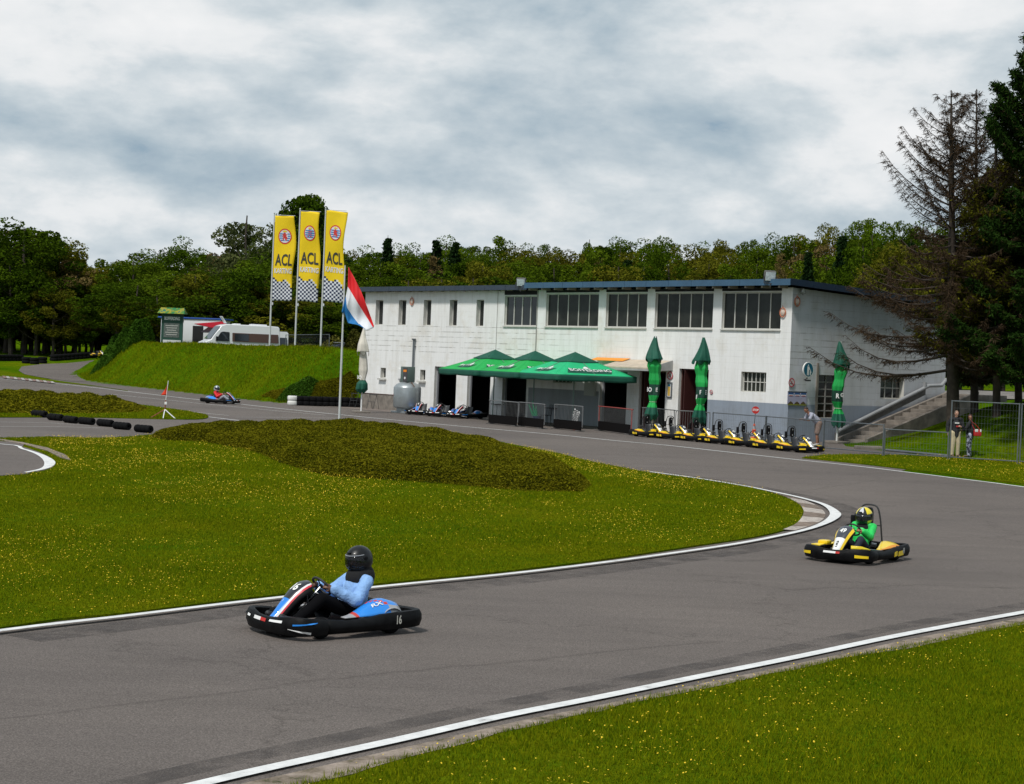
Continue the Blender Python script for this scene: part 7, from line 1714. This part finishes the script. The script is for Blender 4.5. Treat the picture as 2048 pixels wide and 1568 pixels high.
# ------------------------------------------------------------------ spruces beside the end wall
def twig_strips(starts, dirs, L_, w):
    """thin tapering strips: (N,3) starts, (N,3) unit dirs, L (N,), width"""
    n = len(starts); side = np.cross(dirs, rng.normal(size=(n, 3))); side /= np.linalg.norm(side, axis=1)[:, None]+1e-9; side = side*w
    V = np.stack([starts-side, starts+side, starts+dirs*L_[:, None]], 1).reshape(-1, 3); return V, np.arange(3*n).reshape(-1, 3)
MTWIG = leafmat('dead_twig', (.020, .014, .009), (.085, .056, .034), trans=0, orand=.1); MNEED = leafmat('spruce_needle', (.006, .018, .004), (.030, .062, .010), trans=.1, orand=.1)
def spruce(label, px, base_y, Y, top_px, top_y, reach, live=0.0, clear=2.2, nwh=34, seed=0, rt=.26, dens=1.0):
    g = random.Random(seed); x = XD(px, Y, 1.0); z0 = T(x, Y); H_ = PD(top_px, top_y, Y).z-z0; lx = XD(top_px, Y, z0+H_)-x
    t = thing('dead_spruce' if live < .3 else 'spruce', label, 'tree', (x, Y, z0), 0)
    ax = lambda z: Vector((lx*(z/H_), 0, z))
    mb = MB(); pts = [ax(z) for z in (-.4, .3, 2, 5, 9, 12, H_)]; mb.tube(pts, [rt*1.35, rt*1.1, rt, rt*.8, rt*.5, rt*.28, .02], 12); mb.build('trunk', [MBARK], t, 50)
    mb = MB(); S, D, LL = [], [], []; NS = []
    for k in range(nwh):
        f_ = k/(nwh-1); z = clear+(H_-clear-.3)*f_; rad = reach*(1-f_)**.75+.25
        for b in range(5 if f_ < .8 else 4):
            a = g.uniform(0, 6.28); L_ = rad*g.uniform(.65, 1.12); d = Vector((math.cos(a), math.sin(a), 0)); droop = -.22 if f_ < .5 else .15
            def bp2(u): return ax(z)+d*L_*u+Vector((0, 0, L_*(droop*u+.34*u**3+(.25 if f_ > .5 else 0)*u)))
            n = 6; mb.tube([bp2(i/n) for i in range(n+1)], [max(.008, (.045*(1-f_)+.018)*(1-.85*i/n)) for i in range(n+1)], 4, cap=False)
            m = int(L_*17*dens)+5
            for q in range(m):
                u = g.uniform(.12, 1)**.8; p = bp2(u); sd = 1 if q % 2 else -1; pe = Vector((-d.y, d.x, 0))*sd
                dr_ = (d*.75+pe*g.uniform(.35, 1.0)+Vector((0, 0, g.uniform(-.75, .15 if f_ < .6 else .6)))).normalized(); l = g.uniform(.22, .62)*(1.25-u*.6)*(1-.45*f_)
                S.append(p); D.append(dr_); LL.append(l)
                for s_ in range(5 if f_ < .85 else 4):
                    v = g.uniform(.15, .95); pp = p+dr_*l*v; dd = (dr_*.5+Vector((g.uniform(-1, 1), g.uniform(-1, 1), g.uniform(-1.1, .2)))).normalized(); S.append(pp); D.append(dd); LL.append(g.uniform(.08, .24))
                    if g.random() < live: NS.append(pp)
    mb.build('branches', [MBARK], t, 60)
    S, D, LL = np.array([tuple(s) for s in S]), np.array([tuple(s) for s in D]), np.array(LL); V, Fa = twig_strips(S, D, LL, .011)
    rawmesh('twigs', V, Fa, MTWIG, t, attr=np.repeat(rng.uniform(0, 1, len(S)), 3))
    if NS:
        P = np.array([tuple(p) for p in NS]); k = 5; P = np.repeat(P, k, 0)+rng.normal(size=(len(P)*k, 3))*np.array([.09, .09, .07]); V, Fa = leaf_quads(P, .055, 0, 3.4)
        rawmesh('needles', V, Fa, MNEED if live > .3 else LM['olive'], t, attr=np.repeat(rng.uniform(0, 1, len(P)), 4))
spruce('dead brown spruce nearest the stairs, the one with the widest bare branches', 1904, 810, 71.5, 1898, 180, 5.2, .0, 2.4, 36, 1, .25, 1.15)
spruce('dead brown spruce with a thinner trunk just behind the widest one', 1945, 800, 73.5, 1949, 178, 3.4, .0, 2.6, 31, 2, .16, 1.05)
spruce('brown spruce with half its needles, third trunk from the stairs', 1990, 850, 71.0, 1988, 330, 3.6, .12, 2.6, 34, 3, .15, 1.2)
spruce('brown spruce at the right edge, fourth trunk from the stairs', 2033, 800, 75, 2030, 300, 3.8, .2, 3.0, 36, 4, .15, 1.4)
spruce('tall green spruce at the right edge of the picture, denser than the brown ones', 2095, 900, 69, 2090, 10, 4.2, .95, 2.2, 52, 5, .26, 1.5)
spruce('tall green spruce further right, almost out of the picture', 2170, 860, 74, 2165, 60, 3.8, .9, 2.2, 40, 6, .25, 1.1)

gp_ = [w2(GT(*q)) for q in [(1880, 799), (2048, 802), (2400, 812), (2400, 792), (2048, 784), (1880, 783)]]
drape('gravel_path', gp_, M('gravel', (.17, .155, .14), .95, var=.3, vs_=2), .03)
# ------------------------------------------------------------------ hedges (low clipped mounds)
MHL = leafmat('hedge_leaf', (.042, .052, .003), (.185, .165, .008), trans=.15, orand=.02, vscale=.25); MHB = M('hedge_core', (.018, .024, .003), .95, spec=0.0)
MHL2 = leafmat('bright_shrub_leaf', (.020, .06, .006), (.07, .15, .015), trans=.2, orand=.02)
def hedge(name, label, poly_px, hmax, prof=.8, n=60000, leaf=.05, mat_=MHL, world=None, seedv=0, up=.6):
    poly = [w2(GT(*q)) for q in poly_px] if world is None else world
    P0 = np.array(poly); lo, hi = P0.min(0), P0.max(0)
    def hfun(P):
        ins = inpoly(P, poly); d = np.where(ins, pdist(P, poly), 0)
        lump = 1+.22*np.sin(P[:, 0]*1.9+seedv)*np.sin(P[:, 1]*1.3+1)+.10*np.sin(P[:, 0]*4.3+P[:, 1]*2.9)
        return hmax*np.clip(1-(1-np.clip(d/prof, 0, 1))**2.2, 0, 1)*(.72+.28*nss(d/(prof*3)))*lump
    t = thing(name, label, 'hedge'); st_ = .35 if (hi-lo).max() > 12 else .25
    nx, ny = int((hi[0]-lo[0])/st_)+3, int((hi[1]-lo[1])/st_)+3
    X_, Y_ = np.meshgrid(lo[0]-st_+np.arange(nx)*st_, lo[1]-st_+np.arange(ny)*st_); P = np.stack([X_.ravel(), Y_.ravel()], 1); hz = hfun(P); Z = TI(P)+hz*.90-.05
    Fa = np.array([(j*nx+i, j*nx+i+1, (j+1)*nx+i+1, (j+1)*nx+i) for j in range(ny-1) for i in range(nx-1)]); keep = (hz[Fa] > 0).any(1); Fa = Fa[keep]
    cx, cy = P0.mean(0); cz = T(cx, cy); off = np.array([cx, cy, cz]); t.location = (cx, cy, cz)
    rawmesh('mass', np.stack([P[:, 0], P[:, 1], Z], 1)-off, Fa, MHB, t, smooth=True)
    Q = lo+(hi-lo)*rng.uniform(size=(int(n*3), 2)); Q = Q[inpoly(Q, poly)][:n]; Qe = Q[pdist(Q, poly) < prof*1.1]; Q = np.concatenate([Q]+[Qe+rng.normal(size=Qe.shape)*.04 for _ in range(3)]); Q = Q[inpoly(Q, poly)]; hq = hfun(Q); edge = pdist(Q, poly) < prof
    z = TI(Q)+hq*np.where(edge, rng.uniform(.15, 1.03, len(Q)), rng.uniform(.90, 1.07, len(Q)))+.01
    C = np.stack([Q[:, 0], Q[:, 1], z], 1)-off; d = np.sqrt(cy/45.0); V, F2 = leaf_quads(C, leaf*max(1, d), .55, 1.9)
    rawmesh('leaves', V, F2, mat_, t, attr=np.repeat(rng.uniform(0, 1, len(C)), 4)); return t
hedge('low_hedge', 'long low olive hedge mound curving across the grass island in front of the terrace', [(298, 878), (330, 884), (400, 888), (480, 902), (520, 914), (560, 930), (620, 948), (660, 957), (800, 968), (900, 976), (1050, 987), (1168, 988), (1185, 975), (1160, 957), (1110, 935), (1000, 905), (900, 884), (800, 872), (640, 866), (430, 868), (340, 872)], .48, .60, 330000, .030)
hedge('low_hedge', 'low dark hedge mound on the grass point at the left, beside the small red flag', [(-120, 828), (0, 829), (100, 829), (200, 829), (280, 826), (302, 820), (250, 812), (180, 808), (100, 804), (0, 800), (-120, 798)], .55, 1.6, 42000, .055)
hedge('low_hedge', 'dark creeping hedge on the right foot of the grass bank above the tyre wall', [(522, 793), (560, 800), (640, 802), (700, 800), (716, 790), (722, 768), (700, 760), (650, 765), (600, 776), (550, 784)], .55, 1.2, 36000, .06)
g = GT(597, 796); W_ = [(g.x+1.3*math.cos(a)*(1+.1*math.sin(3*a)), g.y+.9*math.sin(a)) for a in np.linspace(0, 6.2, 14)]
hedge('shrub', 'small bright green shrub growing out of the dark hedge on the bank', None, .95, 1.0, 9000, .055, MHL2, W_)
# scruffy shrubs along the top of the bank and behind the van
random.seed(4)
for k, (px, Y, w_, h_) in enumerate(((246, 152, 1.6, 2.0), (272, 148, 1.3, 2.4), (585, 144, 2.6, 1.8), (640, 140, 2.6, 2.0), (690, 136, 2.4, 2.6), (715, 126, 1.3, 2.6), (228, 155, 2.0, 1.8))):
    x = XD(px, Y, 3); W_ = [(x+w_*math.cos(a)*(1+.15*math.sin(3*a+k)), Y+w_*.7*math.sin(a)) for a in np.linspace(0, 6.2, 14)]
    hedge('shrub', ['loose green shrub at the left end of the bank top', 'taller green shrub just left of the notice board', 'rough shrub behind the white van', 'rough shrub behind the bank fence', 'tall dry shrub behind the parked car', 'tall dry shrub against the left wall of the building', 'low shrub beside the bend at the left end of the bank'][k], None, h_, w_*.75, 7000, .10, MHL2 if k in (0, 1, 6) else leafmat('dry_shrub', (.05, .055, .010), (.15, .14, .03), trans=.1), W_, k)

# ------------------------------------------------------------------ grass blades and flowers
MBL = leafmat('grass_blade', (.050, .104, .002), (.215, .228, .004), trans=.25, orand=0, vscale=.35)
MFL = M('flower_yellow', (.70, .48, .01), .7); 
BAY = [tuple(p) for p in wpts(bay_px, 3)]
def blades(name, poly, dens, hgt, wid, off, ymax=70, label=None):
    P0 = np.array(poly); lo, hi = P0.min(0), P0.max(0); lo = np.maximum(lo, [-30 if ymax < 100 else -60, 8]); hi = np.minimum(hi, [28, ymax]); A = np.prod(hi-lo)
    Q = lo+(hi-lo)*rng.uniform(size=(int(A*dens), 2)); Q = Q[inpoly(Q, poly)]; Q = Q[~inpoly(Q, BAY)]
    fov = np.abs(Q[:, 0]/Q[:, 1]) < .33; Q = Q[fov]; keep = rng.uniform(size=len(Q)) < np.clip((24/Q[:, 1])**1.5, 0, 1); Q = Q[keep]
    if len(Q) == 0: return
    f = np.clip(Q[:, 1]/24, 1, 3); n = len(Q); cl = .55+.9*np.sin(Q[:, 0]*1.1+1)*np.sin(Q[:, 1]*.8)*.25+rng.uniform(-.1, .5, n)
    h = hgt*np.clip(cl, .35, 1.5)*rng.uniform(.6, 1.2, n); z = TI(Q)+off; a = rng.uniform(0, 6.28, n); w = wid*f*rng.uniform(.7, 1.3, n)
    b = np.stack([Q[:, 0], Q[:, 1], z-.005], 1); s = np.stack([np.cos(a), np.sin(a), 0*a], 1)*w[:, None]/2; l = np.stack([rng.normal(size=n)*.45, rng.normal(size=n)*.45, np.ones(n)], 1); l /= np.linalg.norm(l, axis=1)[:, None]
    V = np.stack([b-s, b+s, b+l*h[:, None]], 1).reshape(-1, 3); o = rawmesh(name, V, np.arange(3*n).reshape(-1, 3), MBL, attr=np.repeat(rng.uniform(0, 1, n), 3)); tag(o, label, 'grass', kind='stuff')
blades('grass', VERGE, 2300, .075, .010, .02, 30, 'green grass of the near verge in the bottom right corner'); blades('grass', MAIN, 1700, .06, .011, .045, 70, 'green grass of the big island inside the bend')
blades('grass', PATCH, 900, .06, .012, .05, 75, 'green grass between the track and the mesh fence')
BANKP = foot_left+[w2(BP(BL+1, -6)), w2(BP(BL+4, -16)), (-14, 140), (-32, 168)]
blades('grass', BANKP, 1500, .20, .013, 0, 170, 'longer green grass on the steep bank below the vans')
blades('grass', LEFT, 900, .07, .012, .045, 100, 'green grass of the point at the left with the small red flag')
def flowers(name, poly, dens, ymax, label, off, thr=.5, sz=.0075):
    P0 = np.array(poly); lo, hi = P0.min(0), P0.max(0); lo = np.maximum(lo, [-35, 8]); hi = np.minimum(hi, [28, ymax]); Q = lo+(hi-lo)*rng.uniform(size=(int(np.prod(hi-lo)*dens), 2)); Q = Q[inpoly(Q, poly)]; Q = Q[~inpoly(Q, BAY)]; Q = Q[np.abs(Q[:, 0]/Q[:, 1]) < .34]
    nv_ = np.array([noise.noise(Vector((q[0]*.35, q[1]*.13, 3.1)))*.6+noise.noise(Vector((q[0]*1.3, q[1]*.7, 7.1)))*.4 for q in Q]); pr = np.clip((nv_+.10)*2.4, .05, 1); Q = Q[rng.uniform(size=len(Q)) < pr]
    n = len(Q); z = TI(Q)+off+rng.uniform(.045, .085, n); r = sz*rng.uniform(.6, 1.25, n)*np.clip(Q[:, 1]/30, 1, 1.5); C = np.stack([Q[:, 0], Q[:, 1], z], 1); vs_ = []
    tl = rng.normal(size=(n, 2))*.35
    for k in range(6):
        a = k*math.pi/3; dx, dy = np.cos(a)*r, np.sin(a)*r; vs_.append(C+np.stack([dx, dy, dx*tl[:, 0]+dy*tl[:, 1]], 1))
    vs_.append(C+np.array([0, 0, .35])*r[:, None]); V = np.stack(vs_, 1).reshape(-1, 3); base = np.arange(n)[:, None]*7
    Fa = np.concatenate([base+np.array([k, (k+1) % 6, 6]) for k in range(6)]); o = rawmesh(name, V, Fa, MFL); tag(o, label, 'flowers', kind='stuff')
flowers('yellow_flowers', MAIN, 90, 72, 'small yellow flowers scattered over the big grass island', .045)
flowers('yellow_flowers', VERGE, 60, 30, 'small yellow flowers scattered over the near verge', .02)
flowers('yellow_flowers', PATCH, 60, 75, 'small yellow flowers in the grass between track and fence', .05)
flowers('yellow_flowers', LEFT, 16, 95, 'small yellow flowers on the grass point at the left', .045)
